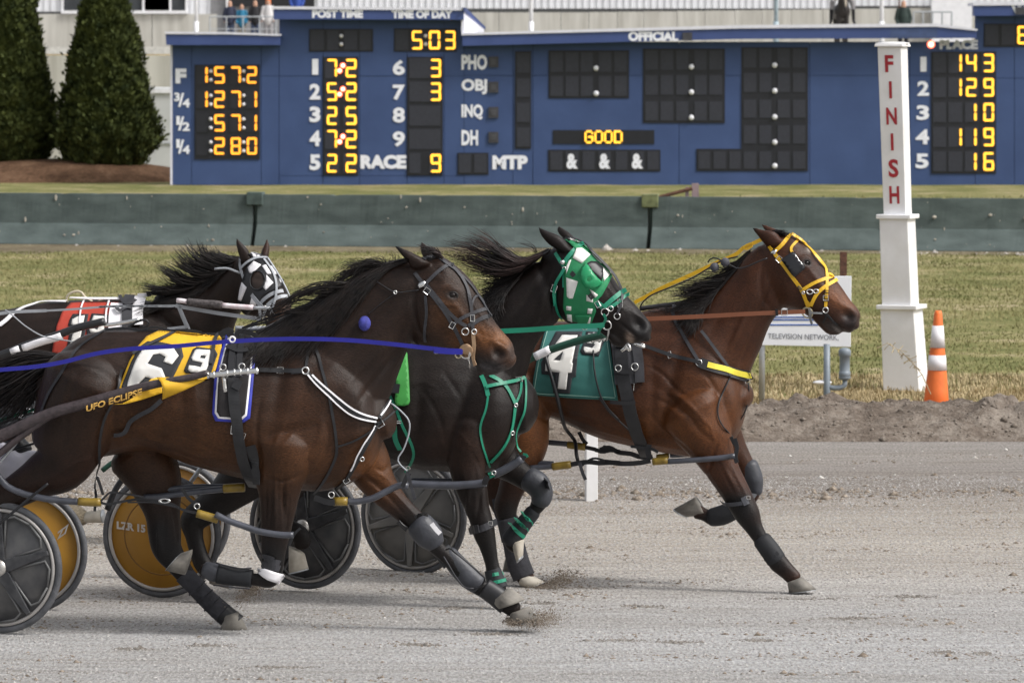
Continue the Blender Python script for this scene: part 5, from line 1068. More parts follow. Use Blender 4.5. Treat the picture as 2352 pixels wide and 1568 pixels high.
B._rings(catmull([(*k(2, [(1250, 250)])[0], *k(2, [(1340, 230)])[0], .03, -.07), (*k(2, [(1175, 190)])[0], *k(2, [(1265, 160)])[0], .025, -.085), (*k(2, [(1145, 130)])[0], *k(2, [(1205, 120)])[0], .014, -.09), (*k(2, [(1160, 95)])[0], *k(2, [(1172, 95)])[0], .006, -.09)], 4))
B.leg(0, [(600, 900, 110), (590, 1000, 95), (570, 1080, 66), (520, 1135, 44), (470, 1172, 34), (444, 1196, 31), (446, 1230, 21), (456, 1270, 20), (470, 1300, 21), (500, 1325, 18)], .13, .75)
B.hoof(0, (492, 1310), (488, 1342), (535, 1318), (528, 1352), .13)
B.leg(0, [(620, 900, 110), (640, 1010, 92), (655, 1090, 62), (640, 1140, 42), (622, 1170, 32), (640, 1200, 24), (665, 1212, 21), (690, 1230, 22), (694, 1252, 19)], -.15, .75)
B.hoof(9, (600, 770), (740, 830), (600, 980), (770, 940), -.15, M_hoofw, .05)
B.leg(10, [(405, -320, 200), (405, -120, 190), (405, 20, 160), (430, 170, 145), (465, 300, 128), (505, 430, 104), (540, 550, 100), (560, 640, 96), (590, 740, 78), (620, 870, 62), (640, 960, 64), (665, 1060, 72), (700, 1160, 66), (740, 1230, 60)], .14, .78)
B.hoof(10, (690, 1240), (800, 1225), (690, 1340), (830, 1330), .14)
B.leg(10, [(560, -200, 200), (700, -20, 165), (830, 90, 120), (940, 170, 100), (1020, 240, 92), (1055, 320, 80), (1030, 385, 70), (985, 450, 56), (910, 545, 58), (840, 630, 70), (800, 700, 74), (830, 770, 52)], -.15, .8)
B.hoof(10, (800, 740), (905, 700), (845, 885), (895, 830), -.15, M_hoofw, .05)
for b in ((0, 1000, 880, 60, 110, 15, .014), (0, 1110, 980, 40, 90, 10, .014), (0, 1050, 960, 14, 110, 20, -.012), (0, 1085, 860, 40, 60, 30, -.010), (0, 960, 950, 14, 100, 5, -.008), (0, 1150, 950, 30, 80, 0, .008), (0, 1190, 950, 10, 80, 0, -.010), (2, 860, 800, 40, 260, 38, -.010), (2, 1020, 800, 40, 240, 20, .008), (2, 1120, 800, 24, 150, 5, -.010),
          (2, 1960, 1060, 62, 50, 30, -.026), (2, 1960, 990, 80, 20, 35, .008), (2, 1850, 1120, 110, 12, 40, -.010), (2, 1760, 1000, 30, 100, 20, .006), (2, 1700, 760, 12, 120, -40, .006), (0, 980, 1060, 40, 20, 0, .008), (10, 520, 350, 18, 150, 10, -.010), (10, 420, 350, 16, 130, 5, .009), (2, 1700, 1180, 60, 40, 60, .008)): B.bump(*b)
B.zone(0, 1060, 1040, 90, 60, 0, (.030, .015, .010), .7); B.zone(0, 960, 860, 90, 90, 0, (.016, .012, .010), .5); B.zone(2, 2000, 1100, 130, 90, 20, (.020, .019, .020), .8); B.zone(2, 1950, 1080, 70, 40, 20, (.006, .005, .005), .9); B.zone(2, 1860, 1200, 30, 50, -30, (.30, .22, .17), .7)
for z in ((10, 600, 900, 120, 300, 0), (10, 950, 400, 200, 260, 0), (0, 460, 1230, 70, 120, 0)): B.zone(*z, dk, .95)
for g_ in ((6, [(420, 380), (520, 520), (600, 700), (640, 900)], 24, -.008), (6, [(300, 330), (420, 300), (560, 360)], 20, .005), (6, [(620, 200), (720, 330), (800, 470)], 24, -.007), (6, [(560, 900), (600, 960), (620, 1060)], 20, -.007), (6, [(760, 1000), (740, 1150), (780, 1300)], 16, -.006), (6, [(880, 960), (960, 1100), (1010, 1240)], 14, -.006), (6, [(700, 760), (800, 820), (880, 920)], 20, .006),
           (2, [(1230, 520), (1200, 700), (1210, 900), (1260, 1010)], 22, -.007), (2, [(1640, 700), (1740, 860), (1860, 960)], 14, .005), (2, [(1680, 1180), (1750, 1150), (1860, 1190), (1980, 1190)], 9, -.008), (2, [(760, 1260), (900, 1130), (1020, 1000)], 20, -.008), (2, [(700, 1000), (860, 900), (1000, 760)], 26, .005), (10, [(470, 40), (500, 250), (540, 480)], 14, -.007), (10, [(380, 100), (410, 300), (470, 480)], 12, .006)): B.groove(g_[0], g_[1], g_[2], g_[3] * .5)
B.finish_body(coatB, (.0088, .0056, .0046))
B.eye(2, 1525, 548, 34)
B.mane("mane", M_hairb, 2, [[(1000, 370), (800, 425), (620, 330), (470, 210), (350, 130)], [(960, 400), (760, 455), (560, 380), (380, 280), (200, 240)], [(900, 440), (700, 490), (500, 440), (300, 350), (100, 300)], [(840, 480), (650, 520), (480, 490), (320, 430), (70, 350)],
    [(780, 540), (620, 580), (480, 570), (370, 520), (190, 460)]], 420, seed=11, curl=5, tipspread=15, hug=False, lat=.06, clump=36, w=.0026, spread=.03)
B.mane("mane", M_hair, 2, [[(1060, 330), (980, 380), (880, 440), (780, 500), (700, 560)], [(1000, 370), (860, 460), (720, 520), (600, 540), (420, 520)], [(900, 450), (760, 540), (620, 600), (500, 620), (350, 600)], [(820, 520), (680, 620), (580, 680), (480, 720), (380, 700)], [(760, 600), (650, 720), (570, 800), (500, 860), (440, 880)], [(700, 660), (610, 780), (540, 880), (500, 960), (480, 1020)]], 900, seed=12, curl=6, tipspread=12, clump=44)
B.mane("mane", M_hair, 2, [[(935, 350), (935, 300), (900, 265), (830, 245), (720, 225)], [(940, 360), (925, 310), (890, 285), (840, 262), (760, 240)]], 8, seed=13, curl=2, tipspread=5, hug=False, lat=.0, clump=4, w=.0015)
B.mane("tail", M_hair, 0, [[(520, 840), (480, 850), (440, 860), (400, 890), (370, 920)], [(520, 860), (480, 880), (450, 910), (420, 950), (400, 990)]], 300, seed=14, hug=False, lat=0, tipspread=8, clump=20)
hood = B.patch("hood", M_grnc, 2, [[(1215, 222), (1310, 228), (1400, 255), (1500, 350), (1600, 450), (1692, 562), (1640, 680), (1585, 780), (1520, 850), (1532, 930), (1490, 1040), (1420, 1045), (1300, 1025), (1250, 1015), (1212, 900), (1222, 700), (1215, 560), (1225, 470), (1290, 410), (1330, 330), (1260, 262)]], off=.009)
for lp in ([(1338, 320), (1390, 320), (1470, 385), (1390, 465), (1303, 415)], [(1492, 355), (1592, 455), (1562, 468), (1480, 372)], [(1570, 490), (1668, 565), (1602, 642), (1588, 560)], [(1243, 603), (1355, 640), (1305, 805), (1270, 805), (1248, 785)], [(1252, 222), (1310, 228), (1372, 248), (1330, 262), (1262, 236)],
           [(1468, 715), (1500, 735), (1548, 772), (1525, 800), (1490, 760)], [(1438, 770), (1500, 800), (1502, 845), (1437, 828)], [(1242, 570), (1290, 430), (1268, 438), (1240, 500)], [(1243, 878), (1290, 882), (1290, 922), (1245, 915)], [(1250, 958), (1293, 962), (1300, 1028), (1256, 1012)], [(1452, 900), (1502, 905), (1490, 950), (1446, 950)], [(1436, 985), (1484, 985), (1474, 1050), (1430, 1050)]):
    B.patch("white_check", M_num, 2, [lp], parent=hood, off=.0125)
B.patch("eye_opening", M_blk, 2, [[(1432, 470), (1475, 447), (1530, 452), (1590, 510), (1596, 580), (1580, 642), (1540, 600), (1490, 560)]], parent=hood, off=.0135, th=.001)
B.eye(2, 1530, 555, 30)
B.patch("eye_cup", mat("green plastic cup", (.014, .26, .10), .35, var=.06), 2, [[(1420, 458), (1392, 500), (1375, 570), (1388, 640), (1420, 690), (1470, 714), (1520, 712), (1565, 695), (1590, 658), (1540, 618), (1490, 560), (1450, 500)], [(1440 + 0, 625), (1452, 605), (1472, 607), (1482, 625), (1470, 645), (1450, 645)]], parent=hood,
        off=lambda u, v: .013 + .045 * max(0, 1 - ((u - k(2, [(1475, 600)])[0][0]) / 30) ** 2 - ((v - k(2, [(1475, 600)])[0][1]) / 34) ** 2) ** .5)
B.patch("jaw_pad", M_grnc, 2, [[(1330, 960), (1480, 965), (1450, 1040), (1380, 1048), (1330, 1010)]], parent=hood, off=.018)
bb = B.straps("bridle_strap", M_grn, [(2, [(1135, 365), (1180, 440), (1225, 510), (1320, 600), (1420, 720), (1520, 830), (1590, 900)]), (2, [(1225, 450), (1290, 360), (1370, 285), (1420, 245)], .022), (2, [(1225, 520), (1170, 620), (1120, 720), (1095, 875)], .015, dict(off=.02)), (2, [(1132, 730), (1140, 880), (1165, 960), (1200, 1005)], .013), (2, [(1225, 520), (1215, 620), (1218, 700)], .013),
    (2, [(1500, 810), (1560, 850), (1610, 885)], .016), (2, [(1600, 890), (1680, 820), (1760, 760), (1850, 700)], .024, dict(off=.012)), (2, [(1660, 890), (1740, 850), (1800, 790), (1870, 750)], .018, dict(off=.012)), (2, [(1600, 950), (1640, 1000), (1600, 1040), (1570, 1130)], .014, dict(off=.02))])
B.straps("overcheck", M_dgr, [(2, [(1215, 215), (1300, 240), (1410, 285), (1500, 355), (1600, 450), (1700, 545), (1760, 640), (1775, 740), (1770, 830)], .014, dict(off=.016)), (2, [(1770, 860), (1755, 920), (1745, 965)], .014, dict(off=.018)), (2, [(1085, 320), (1000, 365), (900, 405), (830, 420)], .008)])
for lp in ([(1290, 556), (1308, 574)], [(1305, 572), (1322, 592)], [(1462, 765), (1480, 782)], [(1480, 785), (1500, 805)]): B.straps("keeper", M_blk, [(2, lp, .024, dict(off=.022))], parent=bb)
B.ring(2, 1615, 935, 36, parent=bb); B.ring(2, 1670, 905, 24, parent=bb); B.ring(2, 1740, 980, 30, parent=bb); B.ring(2, 1640, 1058, 44, parent=bb, th=.005); B.ring(2, 1222, 515, 15, parent=bb)
loc, nor = B.hit(*k(2, [(1212, 462)])[0]); MB().ball(loc + nor * .02, .014, 12, 8).obj("rosette", M_chrome, B.root, smooth=True)
B.buckle(2, 1125, 702, .026, .036, 20, parent=bb); B.buckle(2, 1545, 860, .022, .03, -30, parent=bb); B.buckle(2, 1760, 860, .024, .04, 0, parent=bb); B.buckle(2, 1420, 1085, .02, .026, 0, parent=bb, lat=.14)
B.straps("bit_shank", M_chrome, [(2, [(1665, 1085), (1668, 1140), (1655, 1200)], .010, dict(off=.018))])
B.straps("rein", M_grn, [(2, [(570, 1128), (800, 1118), (1100, 1098), (1300, 1080), (1450, 1078), (1610, 1068)], .026, dict(lat=.16))])
B.patch("saddle_pad", mat("bright green pad", (.045, .28, .05), .6, var=.06), 6, [[(140, 20), (272, 15), (288, 250), (296, 480), (285, 510), (240, 525), (170, 522), (155, 480), (165, 300)]], off=.03, th=.03)
B.straps("pad_strap", M_blk, [(6, [(110, 370), (160, 372), (205, 378)], .05, dict(off=.05))])
gs = B.straps("breast_strap", M_grn, [(6, [(995, 230), (1040, 340), (1060, 430)], .022), (6, [(1075, 225), (1200, 300), (1270, 400), (1318, 500)], .02), (6, [(1040, 345), (1160, 320), (1300, 290), (1410, 262)], .018, dict(off=.016)), (6, [(1385, 290), (1380, 400), (1330, 490)], .012), (6, [(1320, 525), (1300, 680), (1270, 800), (1200, 940), (1080, 1075)], .018),
    (6, [(1060, 430), (1040, 560), (985, 720), (990, 860), (1030, 1010), (1100, 1170)], .011), (6, [(1415, 280), (1418, 420), (1400, 620), (1320, 760), (1310, 860), (1350, 930), (1430, 995)], .011, dict(off=.014)), (6, [(100, 430), (160, 560), (220, 720), (300, 880), (335, 1000), (300, 1090), (235, 1220)], .014), (6, [(90, 520), (140, 700), (150, 850), (200, 950)], .026)])
B.buckle(6, 1350, 275, .03, .026, -8, parent=gs); B.ring(6, 1320, 520, 16, parent=gs); B.ring(6, 1282, 785, 18, parent=gs); B.ring(6, 280, 1110, 20, parent=gs); B.buckle(6, 185, 680, .028, .01, 0, parent=gs); B.buckle(6, 140, 722, .024, .01, 0, parent=gs); B.ring(6, 1115, 1180, 20, parent=gs, lat=.2)
B.straps("strap_knot", M_grn, [(6, [(1060, 1195), (1090, 1180), (1115, 1205), (1075, 1225)], .016, dict(lat=.19)), (6, [(1400, 1000), (1440, 1010), (1445, 1030)], .016, dict(lat=-.05))], parent=gs)
hob(B, 6, [(-60, 1420), (0, 1395), (120, 1340), (240, 1310), (300, 1320)], .1, .02) if False else None
hob(B, 6, [(290, 1290), (450, 1300), (700, 1305), (900, 1295), (1040, 1278)], .22, .021); hob(B, 6, [(310, 1255), (500, 1258), (720, 1262)], -.05, .014)
hob(B, 6, [(1110, 1200), (1200, 1160), (1290, 1110), (1390, 1040)], .10, .022); B.straps("hobble_strap", M_blk, [(6, [(1060, 1220), (1030, 1260), (1030, 1300)], .03, dict(lat=.25)), (6, [(1330, 1020), (1400, 1040), (1410, 1010)], .03, dict(lat=.11))])
B.bootp("knee_boot", M_bootg, 10, [(950, 160, 106), (1020, 210, 112), (1062, 290, 98), (1050, 360, 84)], -.14, .85, cap=True); B.patch("knee_patch", M_boot, 10, [[(1080, 150), (1120, 190), (1130, 260), (1100, 240), (1070, 190)]], off=.02)
B.bootp("tendon_boot", M_boot, 10, [(985, 450, 68), (910, 545, 72), (840, 630, 84), (795, 700, 90)], -.15, .85, cap=True)
for a, b in (((893, 450), (985, 550)), ((835, 505), (945, 605)), ((785, 545), (895, 660))): B.straps("boot_strap", M_grn, [(10, [a, ((a[0] + b[0]) / 2 - 4, (a[1] + b[1]) / 2 + 6), b], .020, dict(off=.014))])
B.bootp("tendon_boot", M_boot, 10, [(630, 950, 72), (655, 1030, 78), (690, 1120, 80)], .14, .85); 
for v in (995, 1062): B.straps("boot_strap", M_grn, [(10, [(572, v + 5), (640, v + 2), (730, v - 18)], .018, dict(off=.014))])
B.straps("knee_strap", M_dgr, [(10, [(405, 620), (480, 610), (560, 585), (640, 540), (690, 530)], .035, dict(off=.012)), (10, [(440, 600), (520, 590)], .04, dict(off=.02))]); B.buckle(10, 605, 548, .02, .02, 0)

# ---------- horse C: number 4, leading on the right ----------
coatC = coat_mat("bright bay coat", .40, .25, 0)
D_C = 26.9
Cc = Horse(D_C, 1560, 13, "bay racehorse in front wearing a yellow bridle and the teal number 4 saddlecloth")
Cc.pair(0, [((1085, 800), (1095, 900), .12, 0), ((1130, 765), (1140, 985), .22, 0), ((1205, 742), (1235, 955), .25, 0), ((1285, 738), (1295, 970), .265, 0), ((1365, 735), (1372, 1004), .275, 0), ((1445, 722), (1445, 1024), .27, 0), ((1525, 705), (1525, 1040), .24, 0), ((1600, 705), (1605, 1050), .22, 0), ((1655, 745), (1665, 1035), .20, 0), ((1692, 830), (1698, 990), .16, 0), ((1708, 880), (1710, 940), .10, 0)], egg=.12)
Cc.pair(3, [((400, 735), (950, 1330), .17, 0), ((560, 700), (1000, 1190), .14, 0), ((720, 600), (1060, 1060), .125, 0), ((850, 480), (1105, 940), .115, 0), ((950, 360), (1150, 850), .11, 0), ((1050, 280), (1210, 780), .10, 0)])
Cc.pair(3, [((1060, 290), (1100, 740), .085, 0), ((1170, 205), (1200, 745), .105, 0), ((1300, 200), (1270, 755), .118, 0), ((1410, 280), (1350, 775), .112, 0), ((1510, 390), (1420, 820), .10, 0), ((1590, 490), (1480, 860), .085, 0), ((1670, 595), (1540, 900), .07, 0), ((1735, 690), (1600, 925), .062, 0), ((1790, 755), (1680, 935), .058, 0), ((1812, 805), (1740, 940), .05, 0), ((1800, 850), (1768, 910), .035, 0)], n=4)
Cc.pair(3, [((1480, 800), (1450, 835), .05, 0), ((1560, 850), (1530, 920), .045, 0), ((1610, 890), (1580, 955), .04, 0), ((1660, 925), (1640, 955), .025, 0)])
Cc._rings(catmull([(*k(3, [(1090, 275)])[0], *k(3, [(1230, 250)])[0], .035, .07), (*k(3, [(1050, 225)])[0], *k(3, [(1170, 180)])[0], .028, .085), (*k(3, [(1010, 175)])[0], *k(3, [(1080, 165)])[0], .016, .09), (*k(3, [(982, 138)])[0], *k(3, [(996, 140)])[0], .005, .09)], 4))
Cc._rings(catmull([(*k(3, [(1130, 210)])[0], *k(3, [(1260, 205)])[0], .03, -.07), (*k(3, [(1085, 160)])[0], *k(3, [(1180, 160)])[0], .022, -.085), (*k(3, [(1060, 118)])[0], *k(3, [(1075, 120)])[0], .005, -.09)], 4))
Cc.leg(7, [(610, 200, 230), (690, 360, 175), (755, 500, 128), (815, 610, 106), (868, 700, 96), (915, 785, 90), (965, 880, 82), (1005, 960, 60), (1060, 1050, 48), (1110, 1110, 50), (1160, 1185, 64), (1215, 1240, 56), (1270, 1295, 52)], .15, .78)
Cc.hoof(7, (1225, 1325), (1330, 1292), (1235, 1385), (1415, 1365), .15)
Cc.leg(7, [(720, 250, 180), (850, 440, 110), (940, 560, 72), (985, 650, 60), (1000, 730, 50), (960, 800, 42), (880, 845, 44), (800, 885, 50), (740, 900, 52), (690, 880, 42), (640, 860, 50)], -.15, .8)
Cc.hoof(7, (612, 768), (680, 880), (485, 838), (578, 892), -.15, w=.05)
Cc.leg(0, [(1165, 880, 95), (1185, 960, 78), (1200, 1020, 60), (1190, 1080, 40), (1172, 1130, 29), (1162, 1165, 27), (1170, 1205, 19), (1184, 1260, 19), (1196, 1310, 21), (1212, 1330, 19)], .14, .75)
Cc.hoof(10, (872, 1085), (930, 975), (930, 1125), (1085, 1060), .14, M_hoofw)
Cc.leg(0, [(1150, 880, 95), (1150, 980, 75), (1140, 1050, 50), (1136, 1100, 32), (1142, 1140, 25), (1160, 1190, 18), (1176, 1240, 18), (1180, 1280, 20)], -.15, .75)
Cc.hoof(0, (1160, 1285), (1198, 1280), (1155, 1310), (1200, 1310), -.15)
for b in ((3, 1405, 410, 50, 42, 20, .012), (3, 1405, 415, 30, 20, 20, -.012), (3, 1270, 640, 90, 130, 0, .008), (3, 1370, 690, 40, 150, -30, -.008), (3, 1500, 560, 20, 130, -38, .007), (3, 1720, 810, 50, 42, 30, -.026), (3, 1730, 762, 70, 18, 30, .008), (3, 1640, 890, 110, 10, 40, -.010),
          (0, 1600, 870, 50, 100, 20, .016), (0, 1540, 890, 14, 110, 15, -.012), (0, 1660, 900, 16, 90, 10, -.012), (0, 1620, 990, 50, 40, 0, .014), (0, 1580, 960, 60, 8, 50, -.008), (0, 1560, 930, 70, 7, 40, -.006), (0, 1500, 930, 10, 90, 0, -.006), (0, 1460, 990, 70, 8, 10, -.005), (3, 760, 800, 40, 200, 30, -.008), (3, 1080, 700, 18, 150, 20, -.010), (3, 900, 900, 20, 180, 25, .008), (0, 1340, 960, 80, 8, 15, -.005), (7, 730, 520, 12, 110, 20, -.010), (7, 830, 620, 14, 100, -30, .008)): Cc.bump(*b)
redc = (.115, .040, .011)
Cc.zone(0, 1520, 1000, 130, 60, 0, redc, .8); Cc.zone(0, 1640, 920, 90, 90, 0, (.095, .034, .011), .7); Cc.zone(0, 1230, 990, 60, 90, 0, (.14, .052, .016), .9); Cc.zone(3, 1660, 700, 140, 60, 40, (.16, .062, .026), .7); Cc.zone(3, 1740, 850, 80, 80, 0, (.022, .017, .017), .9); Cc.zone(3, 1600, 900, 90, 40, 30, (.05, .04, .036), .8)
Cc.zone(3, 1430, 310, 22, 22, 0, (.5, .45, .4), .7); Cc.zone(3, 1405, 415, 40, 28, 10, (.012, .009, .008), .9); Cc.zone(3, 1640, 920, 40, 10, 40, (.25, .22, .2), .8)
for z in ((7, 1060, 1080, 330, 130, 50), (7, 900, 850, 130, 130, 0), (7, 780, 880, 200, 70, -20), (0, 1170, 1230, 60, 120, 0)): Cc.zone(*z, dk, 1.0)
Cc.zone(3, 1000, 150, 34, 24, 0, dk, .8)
for g_ in ((7, [(380, 130), (480, 170), (580, 230), (660, 330), (740, 400)], 14, -.009), (7, [(420, 80), (540, 130), (640, 220), (700, 300)], 14, .006), (7, [(700, 270), (730, 330), (745, 400)], 6, .005), (7, [(330, 230), (420, 330), (540, 420), (600, 480)], 12, -.007), (7, [(620, 520), (720, 540), (830, 520)], 12, -.006), (7, [(770, 520), (830, 640), (880, 740)], 10, -.007), (7, [(860, 560), (920, 680), (960, 760)], 8, .005), (7, [(690, 560), (770, 680), (830, 780)], 8, .004),
           (3, [(240, 1200), (330, 1260), (420, 1360), (520, 1430)], 12, -.007), (3, [(620, 1230), (700, 1330), (760, 1450)], 12, -.006), (3, [(1080, 400), (1060, 560), (1090, 700), (1180, 780)], 20, -.007), (3, [(1120, 800), (1040, 900), (960, 1040), (900, 1180)], 14, -.008), (3, [(1000, 780), (900, 920), (820, 1080)], 18, .005), (3, [(1460, 560), (1560, 660), (1660, 740)], 10, .004), (3, [(1590, 640), (1650, 700), (1680, 780)], 7, .003), (3, [(1330, 380), (1400, 365), (1440, 400)], 6, .006), (3, [(1560, 860), (1620, 880), (1700, 900), (1760, 890)], 6, -.007),
           (0, [(1225, 930), (1245, 960), (1300, 975)], 6, -.007), (0, [(1330, 960), (1400, 985), (1480, 1005)], 5, -.005), (0, [(1360, 985), (1420, 1000), (1470, 1015)], 2.5, .003)): Cc.groove(*g_)
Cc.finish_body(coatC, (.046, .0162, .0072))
Cc.eye(3, 1407, 413, 27)
Cc.mane("mane", M_hair, 3, [[(980, 330), (900, 400), (840, 450), (780, 480), (700, 500)], [(930, 370), (860, 450), (760, 500), (630, 525), (430, 480)], [(890, 430), (800, 520), (700, 565), (580, 590), (440, 600)], [(840, 490), (750, 580), (650, 645), (560, 680), (470, 700)], [(780, 560), (690, 655), (600, 720), (500, 760), (400, 790)], [(700, 640), (620, 740), (560, 830), (520, 890), (490, 940)], [(640, 700), (600, 780), (575, 850), (545, 900), (510, 940)]], 1000, seed=21, curl=5, tipspread=10, clump=44)
Cc.mane("mane", M_hair, 3, [[(800, 520), (700, 530), (600, 535), (500, 500), (390, 468)], [(740, 590), (640, 590), (560, 605), (500, 600), (430, 590)], [(520, 740), (430, 770), (340, 785), (270, 780), (180, 772)], [(480, 750), (420, 790), (360, 800), (280, 805), (210, 810)]], 120, seed=22, curl=4, tipspread=8, hug=False, lat=.03, clump=18, w=.0022)
Cc.mane("forelock", M_hair, 3, [[(1160, 190), (1190, 185), (1220, 195), (1250, 205), (1270, 212)], [(1150, 175), (1180, 170), (1210, 180), (1240, 190), (1262, 200)]], 60, seed=23, curl=1, tipspread=3, hug=False, lat=0, clump=6)
Cc.mane("tail", M_hair, 0, [[(1090, 800), (1050, 810), (1010, 830), (980, 860), (950, 900)], [(1090, 815), (1060, 840), (1030, 870), (1010, 900), (990, 950)]], 250, seed=24, hug=False, lat=0, tipspread=8, clump=20)
yb = Cc.straps("bridle_strap", M_yel, [(3, [(1125, 282), (1160, 335), (1215, 405), (1300, 522), (1368, 612), (1402, 690), (1420, 742)]), (3, [(1172, 330), (1230, 270), (1275, 215), (1305, 182)], .020), (3, [(1300, 340), (1278, 318), (1300, 282), (1332, 258), (1350, 232)], .014), (3, [(1310, 186), (1400, 285), (1475, 340), (1535, 415), (1556, 500), (1556, 620), (1550, 742)], .017),
    (3, [(1335, 205), (1385, 235), (1402, 275)], .014), (3, [(1382, 612), (1460, 565), (1540, 535), (1605, 515)], .018), (3, [(1442, 732), (1475, 655), (1530, 600), (1628, 545)], .019, dict(off=.01)), (3, [(1556, 520), (1562, 490), (1585, 478), (1605, 500), (1608, 520)], .014), (3, [(1442, 735), (1410, 700)], .016)], w=.019)
Cc.straps("overcheck_rein", M_yel, [(3, [(1160, 200), (1060, 240), (1000, 268), (930, 300), (870, 350), (700, 425), (520, 510), (310, 605), (200, 665), (110, 712)], .020, dict(lat=.03)), (3, [(1000, 262), (960, 275), (925, 300), (960, 310), (1000, 285)], .010, dict(lat=.035))])
Cc.cord("overcheck_cord", M_blk, 3, [(890, 365), (760, 400), (640, 470), (540, 530), (400, 590), (250, 650), (180, 700), (152, 745)], .004, lat=.05); Cc.cord("ear_plug_cord", M_blk, 3, [(1110, 378), (1040, 405), (960, 440), (890, 455), (850, 440), (780, 405), (720, 375), (680, 385), (662, 410)], .004, lat=.13)
for q in ((713, 445), (792, 408)): MB().ball(Cc.P(*k(3, [q])[0], .13), .025, 12, 8).obj("ear_plug_ball", mat("grey ball", (.07, .07, .085), .7, var=.3), Cc.root, smooth=True)
Cc.patch("blinker", mat("black patent blinker", (.008, .008, .010), .15, var=.1), 3, [[(1225, 392), (1300, 338), (1320, 345), (1395, 445), (1390, 462), (1320, 520), (1300, 500)]], off=lambda u, v: .02 + .03 * (k(3, [(u, v)])[0][0] * 0) + .018, th=.004)
Cc.patch("rosette", M_chrome, 3, [[(1140, 345), (1160, 312), (1188, 320), (1172, 352)]], off=.014)
Cc.ring(3, 1430, 629, 17, parent=yb, sx=1.3); Cc.ring(3, 1475, 625, 14, parent=yb, sx=1.3); Cc.ring(3, 1385, 632, 10, parent=yb); Cc.ring(3, 1550, 765, 20, parent=yb); Cc.ring(3, 1420, 778, 40, parent=yb, th=.005, m=M_brass)
Cc.straps("bit_shank", M_steel, [(3, [(1440, 742), (1448, 800), (1452, 870)], .014, dict(off=.02)), (3, [(1445, 775), (1490, 780), (1530, 782)], .009, dict(off=.02))])
Cc.straps("lip_cord", M_blk, [(3, [(1525, 782), (1560, 790), (1600, 840), (1640, 880)], .012, dict(off=.008)), (3, [(1560, 805), (1550, 835), (1532, 865)], .008)])
for q in ((1205, 388, .026, .03, 40), (1358, 598, .022, .01, 40), (1555, 632, .022, .012, 0), (1553, 672, .026, .026, 0), (1555, 690, .024, .012, 0)): Cc.buckle(3, *q, parent=yb, m=M_blk if q[3] < .02 else M_chrome)
Cc.straps("rein", M_brown, [(3, [(190, 836), (450, 824), (700, 812), (950, 798), (1190, 788), (1395, 780)], .023, dict(lat=.17))]); Cc.buckle(3, 1240, 788, .03, .03, 0, lat=.175); Cc.straps("keeper", M_blk, [(3, [(1172, 788), (1192, 787)], .036, dict(lat=.176))])
c4 = Cc.patch("saddlecloth", M_teal, 0, [[(1223, 905), (1226, 870), (1236, 820), (1254, 757), (1300, 748), (1392, 750), (1402, 790), (1410, 850), (1420, 919), (1320, 914)]], off=.012)
Cc.patch("numeral_border", M_numb, 6, [[(1730, -190), (1990, -192), (1940, 55), (1925, 242), (1890, 250), (1867, 403), (1702, 395), (1717, 232), (1592, 215), (1585, 110), (1650, -40)]], parent=c4, off=.016)
Cc.patch("numeral", M_num, 6, [[(1790, -155), (1942, -152), (1888, 105), (1897, 112), (1885, 200), (1848, 203), (1832, 360), (1748, 352), (1765, 200), (1628, 182), (1630, 100), (1720, -60)], [(1803, -3), (1773, 87), (1703, 82)]], parent=c4, off=.020)
Cc.patch("numeral_border", M_numb, 2, [[(1440, 1140), (1620, 1150), (1612, 1240), (1560, 1378), (1400, 1362), (1380, 1330), (1425, 1220)]], parent=c4, off=.016)
Cc.patch("numeral", M_num, 2, [[(1460, 1165), (1580, 1170), (1600, 1200), (1570, 1325), (1530, 1352), (1430, 1345), (1412, 1315), (1420, 1288), (1500, 1300), (1530, 1265), (1450, 1255), (1438, 1225)], [(1490, 1195), (1545, 1200), (1535, 1230), (1478, 1225)]], parent=c4, off=.020)
Cc.straps("stitching", mat("pale teal thread", (.25, .42, .35), .8), [(0, [(1228, 900), (1320, 907), (1413, 912)], .003, dict(off=.016)), (0, [(1229, 895), (1240, 830), (1258, 765)], .003, dict(off=.016)), (0, [(1414, 910), (1406, 860), (1396, 790)], .003, dict(off=.016))], parent=c4)
Cc.straps("saddle_pad", M_dgr, [(0, [(1425, 765), (1432, 800), (1436, 850), (1438, 882)], .115, dict(off=.03, th=.03)), (0, [(1462, 790), (1468, 830), (1470, 878)], .05, dict(off=.03, th=.05))]); Cc.straps("girth_strap", M_blk, [(0, [(1428, 770), (1432, 860), (1440, 900), (1450, 945), (1468, 990), (1488, 1030)], .07, dict(off=.05)), (0, [(1418, 800), (1440, 802), (1452, 800)], .03, dict(off=.065)), (0, [(1416, 855), (1440, 858), (1456, 856)], .03, dict(off=.065)), (0, [(1405, 918), (1440, 922), (1460, 918)], .02, dict(off=.06))])
Cc.buckle(0, 1448, 885, .04, .05, 5); Cc.buckle(0, 1446, 905, .03, .04, 5); Cc.ring(0, 1420, 845, 7, lat=.34, sx=1); Cc.ring(0, 1458, 842, 8, lat=.34); Cc.ring(2, 1985, 1270, 20, lat=.33)
Cc.cord("shaft_clamp", M_chrome, 2, [(1480, 1215), (1560, 1200), (1645, 1192)], .014, lat=.36); 
for q in ((1500, 1212), (1560, 1200), (1610, 1196)): Cc.cord("clamp_collar", M_chrome, 2, [(q[0] - 8, q[1]), (q[0] + 8, q[1] - 1)], .021, lat=.36)
